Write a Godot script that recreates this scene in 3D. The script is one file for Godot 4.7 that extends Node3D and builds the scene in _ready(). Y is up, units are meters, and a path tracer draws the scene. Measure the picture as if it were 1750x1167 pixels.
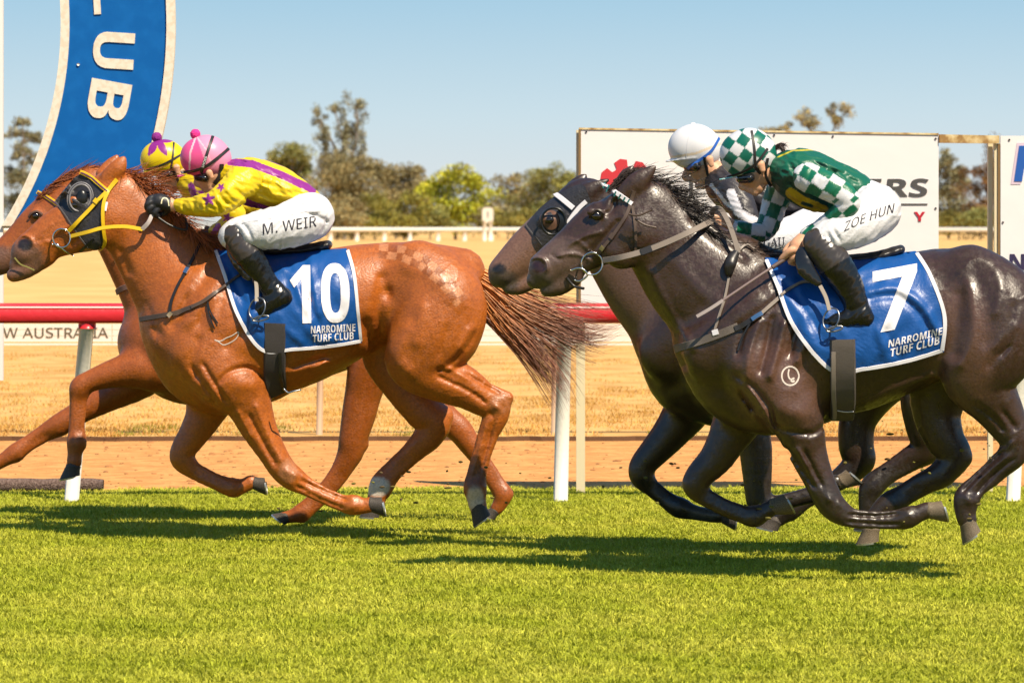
extends Node3D
# A finish-line moment on a country racecourse: four racehorses with jockeys on turf, running rail, hoardings, dry paddock and gums behind.
# Metres, y up. The camera stands on the near side of the turf and looks across it (-z) with a long lens.

const FOCAL := 7000.0        # focal length in photo pixels (the photo is 1750 wide)
const EYE := 1.45            # camera height
const HORIZON := 385.0       # photo row of the horizon
var tilt := atan((583.5 - HORIZON) / FOCAL)
var noise_a := FastNoiseLite.new()
var noise_b := FastNoiseLite.new()
var mats := {}

# ---------- places: a photo pixel at a given distance is a point in the world ----------
func P(px: float, py: float, z: float) -> Vector3:
	var dx := (px - 875.0) / FOCAL
	var u := (583.5 - py) / FOCAL
	var dy := -sin(tilt) + u * cos(tilt)
	var dz := -cos(tilt) - u * sin(tilt)
	var t := z / dz
	return Vector3(dx * t, EYE + dy * t, z)

func proj(v: Vector3) -> Vector2:
	var y := v.y - EYE
	var depth := -y * sin(tilt) - v.z * cos(tilt)
	return Vector2(875.0 + FOCAL * v.x / depth, 583.5 - FOCAL * (y * cos(tilt) - v.z * sin(tilt)) / depth)

func G(px: float, py: float) -> Vector3:      # the ground point seen at a pixel
	return P(px, py, -EYE * FOCAL / (py - HORIZON))

# ---------- scene bookkeeping ----------
func put(node: Node, called: String, parent: Node = self) -> Node:
	node.name = called
	parent.add_child(node, true)
	return node

func tag(o: Node, label: String, category := "", group := "", kind := "") -> Node:
	if label: o.set_meta("label", label)
	if category: o.set_meta("category", category)
	if group: o.set_meta("group", group)
	if kind: o.set_meta("kind", kind)
	return o

func thing(called: String, label: String, category: String, group := "", at := Vector3.ZERO) -> Node3D:
	var o := Node3D.new()
	put(o, called)
	o.position = at
	tag(o, label, category, group)
	return o

func mi(called: String, mesh: Mesh, mat: Material, parent: Node = self) -> MeshInstance3D:
	var o := MeshInstance3D.new()
	o.mesh = mesh
	o.material_override = mat
	put(o, called, parent)
	if parent is Node3D and parent != self:
		o.position -= world_at(parent)
	return o

func world_at(n: Node) -> Vector3:
	var at := Vector3.ZERO
	while n is Node3D and n != self:
		at += n.position
		n = n.get_parent()
	return at

func mat(called: String, color: Color, rough := 0.7, spec := 0.5, metal := 0.0) -> StandardMaterial3D:
	# color is given as the real-world (linear) base colour
	if mats.has(called):
		return mats[called]
	var m := StandardMaterial3D.new()
	m.resource_name = called
	m.albedo_color = color.linear_to_srgb()
	m.roughness = rough
	m.metallic_specular = spec
	m.metallic = metal
	mats[called] = m
	return m

func vmat(called: String, rough := 0.7, spec := 0.5) -> StandardMaterial3D:
	var m := mat(called, Color(1, 1, 1), rough, spec)
	m.vertex_color_use_as_albedo = true
	return m

func noise_tex(seed_: int, freq: float, octaves := 4, size := 256, bump := 0.0, ramp: Gradient = null) -> NoiseTexture2D:
	var n := FastNoiseLite.new()
	n.seed = seed_
	n.frequency = freq
	n.fractal_octaves = octaves
	var t := NoiseTexture2D.new()
	t.noise = n
	t.width = size
	t.height = size
	t.seamless = true
	if bump > 0.0:
		t.as_normal_map = true
		t.bump_strength = bump
	if ramp:
		t.color_ramp = ramp
	return t

func relief(m: StandardMaterial3D, seed_: int, freq: float, bump: float, per_metre: float, scale := 1.0) -> StandardMaterial3D:
	m.normal_enabled = true
	m.normal_texture = noise_tex(seed_, freq, 4, 256, bump)
	m.normal_scale = scale
	m.uv1_triplanar = true
	m.uv1_world_triplanar = true
	m.uv1_scale = Vector3.ONE * per_metre
	return m

# ---------- solid bodies: tapered capsules joined by a smooth minimum, meshed as surface nets ----------
# a chain: {p: points, r: radii, w: width ratio in z, k: blend, op}
func chain(z: float, rows: Array, k := 0.03, wide := 1.0, op := 1, sub := 3) -> Dictionary:
	var p := PackedVector3Array()
	var r := PackedFloat32Array()
	var w := PackedFloat32Array()
	var n := rows.size()
	var q := []
	for row in rows:
		var zz: float = z + row[2]
		q.append([P(row[0], row[1], zz), float(row[3]) * -zz / FOCAL, float(row[4]) if row.size() > 4 else wide])
	if n == 1:
		q.append([q[0][0] + Vector3(0.0005, 0, 0), q[0][1], q[0][2]])
		n = 2
	for i in n - 1:
		var a = q[maxi(i - 1, 0)]
		var b = q[i]
		var c = q[i + 1]
		var d = q[mini(i + 2, n - 1)]
		var steps := sub if n > 2 else 1
		for s in steps:
			var t := float(s) / steps
			p.append((b[0] as Vector3).cubic_interpolate(c[0], a[0], d[0], t))
			r.append(lerpf(cubic_interpolate(b[1], c[1], a[1], d[1], t), lerpf(b[1], c[1], t), 0.3))
			w.append(lerpf(b[2], c[2], t))
	p.append(q[n - 1][0])
	r.append(q[n - 1][1])
	w.append(q[n - 1][2])
	return {"p": p, "r": r, "w": w, "k": k, "op": op}

# Returns {v, n, c, i}: one continuous surface. warp(p) adds to the distance, colour(p, n) gives the vertex colour.
func solid(chains: Array, cell: float, warp = null, colour = null, soften := 1) -> Dictionary:
	var seg := PackedFloat32Array()
	var segc := PackedInt32Array()
	var lo := Vector3.ONE * 1e9
	var hi := -lo
	var kk := PackedFloat32Array()
	var ops := PackedInt32Array()
	for ci in chains.size():
		var c: Dictionary = chains[ci]
		kk.append(c.k)
		ops.append(c.op)
		for i in c.p.size() - 1:
			var a: Vector3 = c.p[i]
			var b: Vector3 = c.p[i + 1]
			var w: float = (c.w[i] + c.w[i + 1]) * 0.5
			var d := b - a
			d.z /= w
			seg.append_array([a.x, a.y, a.z / w, d.x, d.y, d.z, 1.0 / maxf(d.length_squared(), 1e-9), c.r[i], c.r[i + 1] - c.r[i], 1.0 / w])
			segc.append(ci)
			var rr := maxf(c.r[i], c.r[i + 1]) * maxf(1.0, w) + 3.0 * cell
			if c.op > 0:
				lo = lo.min(a - Vector3.ONE * rr).min(b - Vector3.ONE * rr)
				hi = hi.max(a + Vector3.ONE * rr).max(b + Vector3.ONE * rr)
	var B := 4
	var bx := int(ceil((hi.x - lo.x) / (cell * B)))
	var by := int(ceil((hi.y - lo.y) / (cell * B)))
	var bz := int(ceil((hi.z - lo.z) / (cell * B)))
	var nx := bx * B + 1
	var ny := by * B + 1
	var nz := bz * B + 1
	var nxy := nx * ny
	var head := PackedInt32Array()
	head.resize(bx * by * bz)
	head.fill(-1)
	var deep := PackedByteArray()
	deep.resize(bx * by * bz)
	var nxt := PackedInt32Array()
	var lseg := PackedInt32Array()
	var bs := cell * B
	var hd := bs * 0.87
	for s in segc.size():
		var o := s * 10
		var ci := segc[s]
		var k := kk[ci]
		var sub := ops[ci] < 0
		var wi := seg[o + 9]
		var lip := minf(1.0, 1.0 / wi)
		var rmax := maxf(seg[o + 7], seg[o + 7] + seg[o + 8])
		var m := rmax / lip * maxf(1.0, 1.0 / wi) + hd + k
		var ax := seg[o]
		var ay := seg[o + 1]
		var az := seg[o + 2]
		var dx := seg[o + 3]
		var dy := seg[o + 4]
		var dz := seg[o + 5]
		var mxy := rmax + hd / lip + k
		var mz := (rmax + (hd + k) / lip) / wi
		var i0 := maxi(0, int((minf(ax, ax + dx) - mxy - lo.x) / bs))
		var i1 := mini(bx - 1, int((maxf(ax, ax + dx) + mxy - lo.x) / bs))
		var j0 := maxi(0, int((minf(ay, ay + dy) - mxy - lo.y) / bs))
		var j1 := mini(by - 1, int((maxf(ay, ay + dy) + mxy - lo.y) / bs))
		var za := az / wi
		var zb := (az + dz) / wi
		var k0 := maxi(0, int((minf(za, zb) - mz - lo.z) / bs))
		var k1 := mini(bz - 1, int((maxf(za, zb) + mz - lo.z) / bs))
		for kz in range(k0, k1 + 1):
			var pz := (lo.z + (kz + 0.5) * bs) * wi - az
			for j in range(j0, j1 + 1):
				var py := lo.y + (j + 0.5) * bs - ay
				for i in range(i0, i1 + 1):
					var px := lo.x + (i + 0.5) * bs - ax
					var t := clampf((px * dx + py * dy + pz * dz) * seg[o + 6], 0.0, 1.0)
					var ex := px - t * dx
					var ey := py - t * dy
					var ez := pz - t * dz
					var d := sqrt(ex * ex + ey * ey + ez * ez) - seg[o + 7] - t * seg[o + 8]
					if d * lip < hd + k:
						var bi := (kz * by + j) * bx + i
						if sub:
							deep[bi] = 2
						elif d * lip < -(hd + k + 0.012) and deep[bi] == 0:
							deep[bi] = 1
						nxt.append(head[bi])
						lseg.append(s)
						head[bi] = lseg.size() - 1
	var val := PackedFloat32Array()
	val.resize(nxy * nz)
	val.fill(1e3)
	var vid := PackedInt32Array()
	vid.resize(nxy * nz)
	vid.fill(-1)
	var warped: bool = warp != null
	var active := PackedInt32Array()
	for b in head.size():
		if head[b] < 0 or deep[b] == 1:
			continue
		active.append(b)
		var L := PackedInt32Array()
		var h := head[b]
		while h >= 0:
			L.append(lseg[h])
			h = nxt[h]
		var nl := L.size()
		var bi := b % bx
		var bj := (b / bx) % by
		var bk := b / (bx * by)
		for kz in range(bk * B, bk * B + B + 1):
			var wz := lo.z + kz * cell
			for j in range(bj * B, bj * B + B + 1):
				var wy := lo.y + j * cell
				var row := kz * nxy + j * nx
				for i in range(bi * B, bi * B + B + 1):
					if val[row + i] < 500.0:
						continue
					var wx := lo.x + i * cell
					var acc := 100.0
					var cur := 100.0
					var last := -1
					var li := 0
					while li <= nl:
						var s := L[li] if li < nl else -1
						var ci := segc[s] if s >= 0 else -2
						if ci != last:
							if last >= 0:
								var k := kk[last]
								if ops[last] > 0:
									var g := k - absf(acc - cur)
									acc = minf(acc, cur)
									if g > 0.0:
										acc -= g * g / (4.0 * k)
								else:
									var g := k - absf(acc + cur)
									acc = maxf(acc, -cur)
									if g > 0.0:
										acc += g * g / (4.0 * k)
							cur = 100.0
							last = ci
						if s < 0:
							break
						var o := s * 10
						var px := wx - seg[o]
						var py := wy - seg[o + 1]
						var pz := wz * seg[o + 9] - seg[o + 2]
						var t := (px * seg[o + 3] + py * seg[o + 4] + pz * seg[o + 5]) * seg[o + 6]
						t = clampf(t, 0.0, 1.0)
						px -= t * seg[o + 3]
						py -= t * seg[o + 4]
						pz -= t * seg[o + 5]
						var d := sqrt(px * px + py * py + pz * pz) - seg[o + 7] - t * seg[o + 8]
						var hh := 0.006 - absf(d - cur)
						if d < cur:
							cur = d
						if hh > 0.0:
							cur -= hh * hh * 41.0
						li += 1
					if warped and absf(acc) < 0.05:
						acc += warp.call(Vector3(wx, wy, wz))
					val[row + i] = acc
	# vertices
	var v := PackedVector3Array()
	var nn := PackedVector3Array()
	var cols := PackedColorArray()
	var where := PackedInt32Array()
	var tinted: bool = colour != null
	for b in active:
		var bi := b % bx
		var bj := (b / bx) % by
		var bk := b / (bx * by)
		for kz in range(bk * B, bk * B + B):
			for j in range(bj * B, bj * B + B):
				var row := kz * nxy + j * nx
				for i in range(bi * B, bi * B + B):
					var at := row + i
					var a0 := val[at]
					var a1 := val[at + 1]
					var a2 := val[at + nx]
					var a3 := val[at + nx + 1]
					var a4 := val[at + nxy]
					var a5 := val[at + nxy + 1]
					var a6 := val[at + nxy + nx]
					var a7 := val[at + nxy + nx + 1]
					var neg := int(a0 < 0.0) + int(a1 < 0.0) + int(a2 < 0.0) + int(a3 < 0.0) + int(a4 < 0.0) + int(a5 < 0.0) + int(a6 < 0.0) + int(a7 < 0.0)
					if neg == 0 or neg == 8:
						continue
					var sx := 0.0
					var sy := 0.0
					var sz := 0.0
					var ns := 0
					var t := 0.0
					if (a0 < 0.0) != (a1 < 0.0): t = a0 / (a0 - a1); sx += t; ns += 1
					if (a2 < 0.0) != (a3 < 0.0): t = a2 / (a2 - a3); sx += t; sy += 1.0; ns += 1
					if (a4 < 0.0) != (a5 < 0.0): t = a4 / (a4 - a5); sx += t; sz += 1.0; ns += 1
					if (a6 < 0.0) != (a7 < 0.0): t = a6 / (a6 - a7); sx += t; sy += 1.0; sz += 1.0; ns += 1
					if (a0 < 0.0) != (a2 < 0.0): t = a0 / (a0 - a2); sy += t; ns += 1
					if (a1 < 0.0) != (a3 < 0.0): t = a1 / (a1 - a3); sy += t; sx += 1.0; ns += 1
					if (a4 < 0.0) != (a6 < 0.0): t = a4 / (a4 - a6); sy += t; sz += 1.0; ns += 1
					if (a5 < 0.0) != (a7 < 0.0): t = a5 / (a5 - a7); sy += t; sx += 1.0; sz += 1.0; ns += 1
					if (a0 < 0.0) != (a4 < 0.0): t = a0 / (a0 - a4); sz += t; ns += 1
					if (a1 < 0.0) != (a5 < 0.0): t = a1 / (a1 - a5); sz += t; sx += 1.0; ns += 1
					if (a2 < 0.0) != (a6 < 0.0): t = a2 / (a2 - a6); sz += t; sy += 1.0; ns += 1
					if (a3 < 0.0) != (a7 < 0.0): t = a3 / (a3 - a7); sz += t; sx += 1.0; sy += 1.0; ns += 1
					var f := 1.0 / ns
					var q := Vector3(lo.x + (i + sx * f) * cell, lo.y + (j + sy * f) * cell, lo.z + (kz + sz * f) * cell)
					var g := Vector3(a1 + a3 + a5 + a7 - a0 - a2 - a4 - a6, a2 + a3 + a6 + a7 - a0 - a1 - a4 - a5, a4 + a5 + a6 + a7 - a0 - a1 - a2 - a3).normalized()
					vid[at] = v.size()
					v.append(q)
					nn.append(g)
					where.append(at)
					if tinted:
						cols.append(colour.call(q, g))
	var idx := PackedInt32Array()
	for n in where.size():
		var at := where[n]
		var s0 := val[at] < 0.0
		if s0 != (val[at + 1] < 0.0):
			var p1 := vid[at - nx]
			var p2 := vid[at - nxy]
			var p3 := vid[at - nx - nxy]
			if p1 >= 0 and p2 >= 0 and p3 >= 0:
				if s0: idx.append_array([n, p2, p3, n, p3, p1])
				else: idx.append_array([n, p3, p2, n, p1, p3])
		if s0 != (val[at + nx] < 0.0):
			var p1 := vid[at - 1]
			var p2 := vid[at - nxy]
			var p3 := vid[at - 1 - nxy]
			if p1 >= 0 and p2 >= 0 and p3 >= 0:
				if s0: idx.append_array([n, p3, p2, n, p1, p3])
				else: idx.append_array([n, p2, p3, n, p3, p1])
		if s0 != (val[at + nxy] < 0.0):
			var p1 := vid[at - 1]
			var p2 := vid[at - nx]
			var p3 := vid[at - 1 - nx]
			if p1 >= 0 and p2 >= 0 and p3 >= 0:
				if s0: idx.append_array([n, p2, p3, n, p3, p1])
				else: idx.append_array([n, p3, p2, n, p1, p3])
	# relax: even out the grid's steps, in the shape (lightly) and in the shading normals
	for turn in soften + 1:
		var sum := PackedVector3Array()
		sum.resize(v.size())
		var src := v if turn < soften else nn
		var cnt := PackedInt32Array()
		cnt.resize(v.size())
		for t in range(0, idx.size(), 3):
			var ia := idx[t]
			var ib := idx[t + 1]
			var ic := idx[t + 2]
			var tot := src[ia] + src[ib] + src[ic]
			sum[ia] += tot
			sum[ib] += tot
			sum[ic] += tot
			cnt[ia] += 3
			cnt[ib] += 3
			cnt[ic] += 3
		for i in v.size():
			if cnt[i] == 0:
				continue
			if turn < soften:
				v[i] = v[i].lerp(sum[i] / cnt[i], 0.6)
			else:
				nn[i] = sum[i].normalized()
	return {"v": v, "n": nn, "c": cols, "i": idx}

func solid_mesh(s: Dictionary) -> ArrayMesh:
	var a := []
	a.resize(Mesh.ARRAY_MAX)
	a[Mesh.ARRAY_VERTEX] = s.v
	a[Mesh.ARRAY_NORMAL] = s.n
	if s.c.size():
		a[Mesh.ARRAY_COLOR] = s.c
	a[Mesh.ARRAY_INDEX] = s.i
	var m := ArrayMesh.new()
	m.add_surface_from_arrays(Mesh.PRIMITIVE_TRIANGLES, a)
	return m

func merge(parts: Array) -> Dictionary:
	var out := {"v": PackedVector3Array(), "n": PackedVector3Array(), "c": PackedColorArray(), "i": PackedInt32Array()}
	for s in parts:
		var base: int = out.v.size()
		out.v.append_array(s.v)
		out.n.append_array(s.n)
		out.c.append_array(s.c)
		for k in s.i:
			out.i.append(base + k)
	return out

# ---------- depth of a body as the photo's rays meet it, to lay straps, cloths and marks on it ----------
func depth_map(solids: Array, x0: int, y0: int, w: int, h: int) -> Dictionary:
	var d := PackedFloat32Array()
	d.resize(w * h)
	d.fill(-1e3)
	for s in solids:
		var v: PackedVector3Array = s.v
		var n: PackedVector3Array = s.n
		var idx: PackedInt32Array = s.i
		var q := PackedVector2Array()
		q.resize(v.size())
		for i in v.size():
			q[i] = proj(v[i]) - Vector2(x0, y0)
		for t in range(0, idx.size(), 3):
			var ia := idx[t]
			var ib := idx[t + 1]
			var ic := idx[t + 2]
			if n[ia].z + n[ib].z + n[ic].z < 0.0:
				continue
			var a := q[ia]
			var b := q[ib]
			var c := q[ic]
			var xa := maxi(0, int(floor(minf(a.x, minf(b.x, c.x)))))
			var xb := mini(w - 1, int(ceil(maxf(a.x, maxf(b.x, c.x)))))
			var ya := maxi(0, int(floor(minf(a.y, minf(b.y, c.y)))))
			var yb := mini(h - 1, int(ceil(maxf(a.y, maxf(b.y, c.y)))))
			var area := (b - a).cross(c - a)
			if absf(area) < 1e-6:
				continue
			var inv := 1.0 / area
			for y in range(ya, yb + 1):
				for x in range(xa, xb + 1):
					var p := Vector2(x, y)
					var u := (b - p).cross(c - p) * inv
					var vv := (c - p).cross(a - p) * inv
					var ww := 1.0 - u - vv
					if u < -0.02 or vv < -0.02 or ww < -0.02:
						continue
					var z := u * v[ia].z + vv * v[ib].z + ww * v[ic].z
					var at := y * w + x
					if z > d[at]:
						d[at] = z
	return {"d": d, "x": x0, "y": y0, "w": w, "h": h}

func z_at(m: Dictionary, px: float, py: float, reach := 24) -> float:
	var d: PackedFloat32Array = m.d
	var w: int = m.w
	var h: int = m.h
	var x := clampi(int(round(px)) - int(m.x), 1, w - 2)
	var y := clampi(int(round(py)) - int(m.y), 1, h - 2)
	var best := -1e3
	if d[y * w + x] > -900.0:
		var sum := 0.0
		var cnt := 0
		var c0 := d[y * w + x]
		for j in range(-1, 2):
			for i in range(-1, 2):
				var z := d[(y + j) * w + x + i]
				if z > -900.0 and absf(z - c0) < 0.04:
					sum += z
					cnt += 1
		return sum / cnt
	var ring := range(1, reach) + range(reach, 260, 6)
	for r in ring:
		for a in 16:
			var xx := clampi(x + int(round(r * cos(a * TAU / 16))), 0, w - 1)
			var yy := clampi(y + int(round(r * sin(a * TAU / 16))), 0, h - 1)
			best = maxf(best, d[yy * w + xx])
		if best > -900.0:
			return best
	return best

func on(m: Dictionary, px: float, py: float, lift := 0.0) -> Vector3:
	var z := z_at(m, px, py)
	return P(px, py, z + lift)

func normal_on(m: Dictionary, px: float, py: float, s := 4.0) -> Vector3:
	var a := on(m, px - s, py)
	var b := on(m, px + s, py)
	var c := on(m, px, py - s)
	var d := on(m, px, py + s)
	if minf(minf(a.z, b.z), minf(c.z, d.z)) < -500.0:
		return Vector3(0, 0, 1)
	var n := (b - a).cross(c - d).normalized()
	if n.z < 0.0: n = -n
	return n.lerp(Vector3(0, 0, 1), 0.25).normalized()

# ---------- small builders ----------
func st_new() -> SurfaceTool:
	var st := SurfaceTool.new()
	st.begin(Mesh.PRIMITIVE_TRIANGLES)
	st.set_smooth_group(-1)
	return st

func quad(st: SurfaceTool, a: Vector3, b: Vector3, c: Vector3, d: Vector3) -> void:   # a b c d counter-clockwise seen from outside
	for q in [a, c, b, a, d, c]:
		st.add_vertex(q)

func done(st: SurfaceTool, smooth := false) -> ArrayMesh:
	if smooth:
		st.index()
	st.generate_normals()
	return st.commit()

func box(st: SurfaceTool, c: Vector3, s: Vector3, bas := Basis()) -> void:
	var h := s * 0.5
	var p := []
	for i in 8:
		p.append(c + bas * Vector3(h.x if i & 1 else -h.x, h.y if i & 2 else -h.y, h.z if i & 4 else -h.z))
	st.set_smooth_group(-1)
	quad(st, p[4], p[5], p[7], p[6])
	quad(st, p[1], p[0], p[2], p[3])
	quad(st, p[5], p[1], p[3], p[7])
	quad(st, p[0], p[4], p[6], p[2])
	quad(st, p[6], p[7], p[3], p[2])
	quad(st, p[0], p[1], p[5], p[4])

func smooth_path(pts: Array, step: float) -> Array:      # Catmull-Rom through Vector2 or Vector3 points
	var out := []
	for i in pts.size() - 1:
		var a = pts[maxi(i - 1, 0)]
		var b = pts[i]
		var c = pts[i + 1]
		var d = pts[mini(i + 2, pts.size() - 1)]
		var n := maxi(1, int(ceil((c - b).length() / step)))
		for s in n:
			out.append(b.cubic_interpolate(c, a, d, float(s) / n))
	out.append(pts[-1])
	return out

# a flat strap along points with normals: width and thickness in metres
func strap(st: SurfaceTool, pts: Array, nrm: Array, width: float, thick: float, taper := 1.0) -> void:
	var rings := []
	for i in pts.size():
		var t: Vector3 = (pts[mini(i + 1, pts.size() - 1)] - pts[maxi(i - 1, 0)]).normalized()
		var n: Vector3 = nrm[i]
		var s := n.cross(t).normalized()
		var w := width * 0.5 * lerpf(1.0, taper, float(i) / maxi(1, pts.size() - 1))
		var p: Vector3 = pts[i]
		rings.append([p - s * w - n * thick * 0.5, p - s * w * 0.85 + n * thick * 0.5, p + s * w * 0.85 + n * thick * 0.5, p + s * w - n * thick * 0.5])
	for i in rings.size() - 1:
		var a: Array = rings[i]
		var b: Array = rings[i + 1]
		for k in 4:
			var l := (k + 1) % 4
			st.set_smooth_group(k + 1)
			quad(st, a[k], a[l], b[l], b[k])
	st.set_smooth_group(-1)
	quad(st, rings[0][3], rings[0][2], rings[0][1], rings[0][0])
	quad(st, rings[-1][0], rings[-1][1], rings[-1][2], rings[-1][3])

func strap_on(m: Dictionary, px: Array, width_px: float, thick := 0.004, lift := 0.003, taper := 1.0) -> ArrayMesh:
	var st := st_new()
	strap_on_st(st, m, px, width_px, thick, lift, taper)
	return done(st)

func strap_on_st(st: SurfaceTool, m: Dictionary, px: Array, width_px: float, thick := 0.004, lift := 0.003, taper := 1.0) -> void:
	var path := smooth_path(px, 4.0)
	var pts := []
	var nrm := []
	for q in path:
		if z_at(m, q.x, q.y) < -500.0:
			continue
		var n := normal_on(m, q.x, q.y)
		nrm.append(n)
		pts.append(on(m, q.x, q.y) + n * (lift + thick * 0.5))
	if pts.size() < 2:
		return
	for pass_ in 2:
		for i in range(1, pts.size() - 1):
			pts[i] = pts[i] * 0.5 + (pts[i - 1] + pts[i + 1]) * 0.25
			nrm[i] = (nrm[i] * 0.5 + (nrm[i - 1] + nrm[i + 1]) * 0.25).normalized()
	strap(st, pts, nrm, width_px * -pts[0].z / FOCAL, thick, taper)

func tube(st: SurfaceTool, pts: Array, rad, sides := 6, closed := false) -> void:
	var n := pts.size()
	var rings := []
	var up := Vector3(0.13, 0.2, 1).normalized()
	for i in n:
		var a: Vector3 = pts[(i - 1 + n) % n] if closed else pts[maxi(i - 1, 0)]
		var b: Vector3 = pts[(i + 1) % n] if closed else pts[mini(i + 1, n - 1)]
		var t := (b - a).normalized()
		var s := t.cross(up)
		if s.length() < 0.05: s = t.cross(Vector3.RIGHT)
		s = s.normalized()
		up = s.cross(t).normalized()
		var r: float = rad if rad is float else rad[i]
		var ring := []
		for k in sides:
			var an := k * TAU / sides
			ring.append(pts[i] + (s * cos(an) + up * sin(an)) * r)
		rings.append(ring)
	st.set_smooth_group(1)
	for i in (n if closed else n - 1):
		var a: Array = rings[i]
		var b: Array = rings[(i + 1) % n]
		for k in sides:
			var l := (k + 1) % sides
			quad(st, a[l], a[k], b[k], b[l])
	if not closed:
		for k in range(1, sides - 1):
			for q in [rings[0][0], rings[0][k], rings[0][k + 1], rings[n - 1][0], rings[n - 1][k + 1], rings[n - 1][k]]:
				st.add_vertex(q)

func ring_px(z: float, c: Vector2, rx: float, ry: float, n := 28, turn := 0.0, z_amp := 0.0) -> Array:
	var out := []
	for i in n:
		var a := i * TAU / n
		var q := c + Vector2(cos(a) * rx, sin(a) * ry).rotated(turn)
		out.append(P(q.x, q.y, z + z_amp * cos(a)))
	return out

func V(a: Array) -> Array:       # flat [x, y, x, y] to Vector2s
	var out := []
	for i in range(0, a.size(), 2):
		out.append(Vector2(a[i], a[i + 1]))
	return out
func _ready() -> void:
	# --- camera, sky, sun, exposure ---
	var cam := Camera3D.new()
	var attr := CameraAttributesPhysical.new()
	attr.frustum_focal_length = 144.0
	attr.frustum_focus_distance = 17.4
	attr.exposure_aperture = 8.5
	attr.frustum_far = 3000.0
	cam.attributes = attr
	put(cam, "camera")
	cam.position = Vector3(0, EYE, 0)
	cam.rotation = Vector3(-tilt, 0, 0)
	cam.fov = rad_to_deg(2.0 * atan(1167.0 * 0.5 / FOCAL))
	cam.near = 0.5
	cam.far = 3000.0
	cam.current = true
	var env := Environment.new()
	env.background_mode = Environment.BG_SKY
	var sky := Sky.new()
	sky.sky_material = sky_material()
	env.sky = sky
	env.tonemap_mode = Environment.TONE_MAPPER_LINEAR
	env.tonemap_exposure = EXPOSURE
	env.sdfgi_enabled = true
	env.ssao_enabled = true
	env.ssil_enabled = true
	env.fog_enabled = FOG > 0.0
	env.fog_density = FOG
	env.fog_light_color = Color(0.80, 0.86, 0.90)
	var we := WorldEnvironment.new()
	we.environment = env
	put(we, "environment")
	var sun := DirectionalLight3D.new()
	sun.light_energy = 1.6
	sun.light_color = Color(1.0, 0.94, 0.84)
	sun.light_angular_distance = 0.5
	sun.shadow_enabled = true
	put(sun, "sun")
	sun.look_at_from_position(SUN, Vector3.ZERO)
	noise_a.seed = 11
	noise_a.frequency = 1.0
	noise_a.fractal_octaves = 3
	noise_b.seed = 47
	noise_b.frequency = 1.0
	noise_b.fractal_octaves = 2
	var t0 := Time.get_ticks_msec()
	build_ground()
	build_rails()
	build_hoardings()
	build_winning_post()
	build_trees()
	build_race()
	print("built in ", Time.get_ticks_msec() - t0, " ms")

const EXPOSURE := 1.45
const FOG := 0.0
const SUN := Vector3(0.46, 1.0, 0.64)

func sky_material() -> PanoramaSkyMaterial:
	var w := 64
	var h := 1024
	var im := Image.create(w, h, false, Image.FORMAT_RGBF)
	var rows := [[0.0, Color(0.49, 0.53, 0.53)], [0.012, Color(0.475, 0.525, 0.545)], [0.0264, Color(0.415, 0.515, 0.565)], [0.055, Color(0.275, 0.43, 0.54)], [0.12, Color(0.165, 0.325, 0.48)], [0.5, Color(0.075, 0.19, 0.37)], [1.571, Color(0.042, 0.125, 0.30)]]
	for y in h:
		var el := PI * (0.5 - (y + 0.5) / h)
		var c := Color(0.42, 0.32, 0.2)
		if el > -0.004:
			c = rows[-1][1]
			for i in rows.size() - 1:
				if el < rows[i + 1][0]:
					c = (rows[i][1] as Color).lerp(rows[i + 1][1], clampf((el - rows[i][0]) / (rows[i + 1][0] - rows[i][0]), 0.0, 1.0))
					break
		for x in w:
			im.set_pixel(x, y, c)
	var m := PanoramaSkyMaterial.new()
	m.panorama = ImageTexture.create_from_image(im)
	return m
# ---------- the setting ----------
func scatter(called: String, label: String, mesh: Mesh, m: Material, xf: Array, cols: PackedColorArray) -> void:
	var buf := PackedFloat32Array()
	buf.resize(xf.size() * 16)
	for i in xf.size():
		var t: Transform3D = xf[i]
		var o := i * 16
		for r in 3:
			buf[o + r * 4] = t.basis.x[r]
			buf[o + r * 4 + 1] = t.basis.y[r]
			buf[o + r * 4 + 2] = t.basis.z[r]
			buf[o + r * 4 + 3] = t.origin[r]
		buf[o + 12] = cols[i].r
		buf[o + 13] = cols[i].g
		buf[o + 14] = cols[i].b
		buf[o + 15] = 1.0
	var mm := MultiMesh.new()
	mm.transform_format = MultiMesh.TRANSFORM_3D
	mm.use_colors = true
	mm.mesh = mesh
	mm.instance_count = xf.size()
	mm.buffer = buf
	var o := MultiMeshInstance3D.new()
	o.multimesh = mm
	o.material_override = m
	put(o, called)
	tag(o, label, "grass", "", "stuff")

func tuft(seed_: int, blades: int, spread: float, height: float, width: float, lean: float) -> ArrayMesh:
	var rng := RandomNumberGenerator.new()
	rng.seed = seed_
	var st := st_new()
	st.set_smooth_group(-1)
	for b in blades:
		var a := rng.randf() * TAU
		var p := Vector3(cos(a), 0, sin(a)) * spread * sqrt(rng.randf())
		var d := Vector3(cos(a + rng.randf_range(-0.9, 0.9)), 0, sin(a + rng.randf_range(-0.9, 0.9)))
		var f := rng.randf() * TAU
		var s := Vector3(cos(f), 0, sin(f)) * width * rng.randf_range(0.7, 1.2)
		var h := height * rng.randf_range(0.55, 1.15)
		var l := lean * rng.randf_range(0.2, 1.3)
		var mid := p + Vector3(0, h * 0.55, 0) + d * h * l * 0.3
		var tip := p + Vector3(0, h * (1.0 - 0.25 * l), 0) + d * h * l
		var v := rng.randf_range(0.55, 1.2)
		st.set_color(Color(v, v, v * rng.randf_range(0.7, 1.1)))
		quad(st, p - s, p + s, mid + s * 0.8, mid - s * 0.8)
		for q in [mid - s * 0.8, tip, mid + s * 0.8]:
			st.add_vertex(q)
	return done(st)

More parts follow.
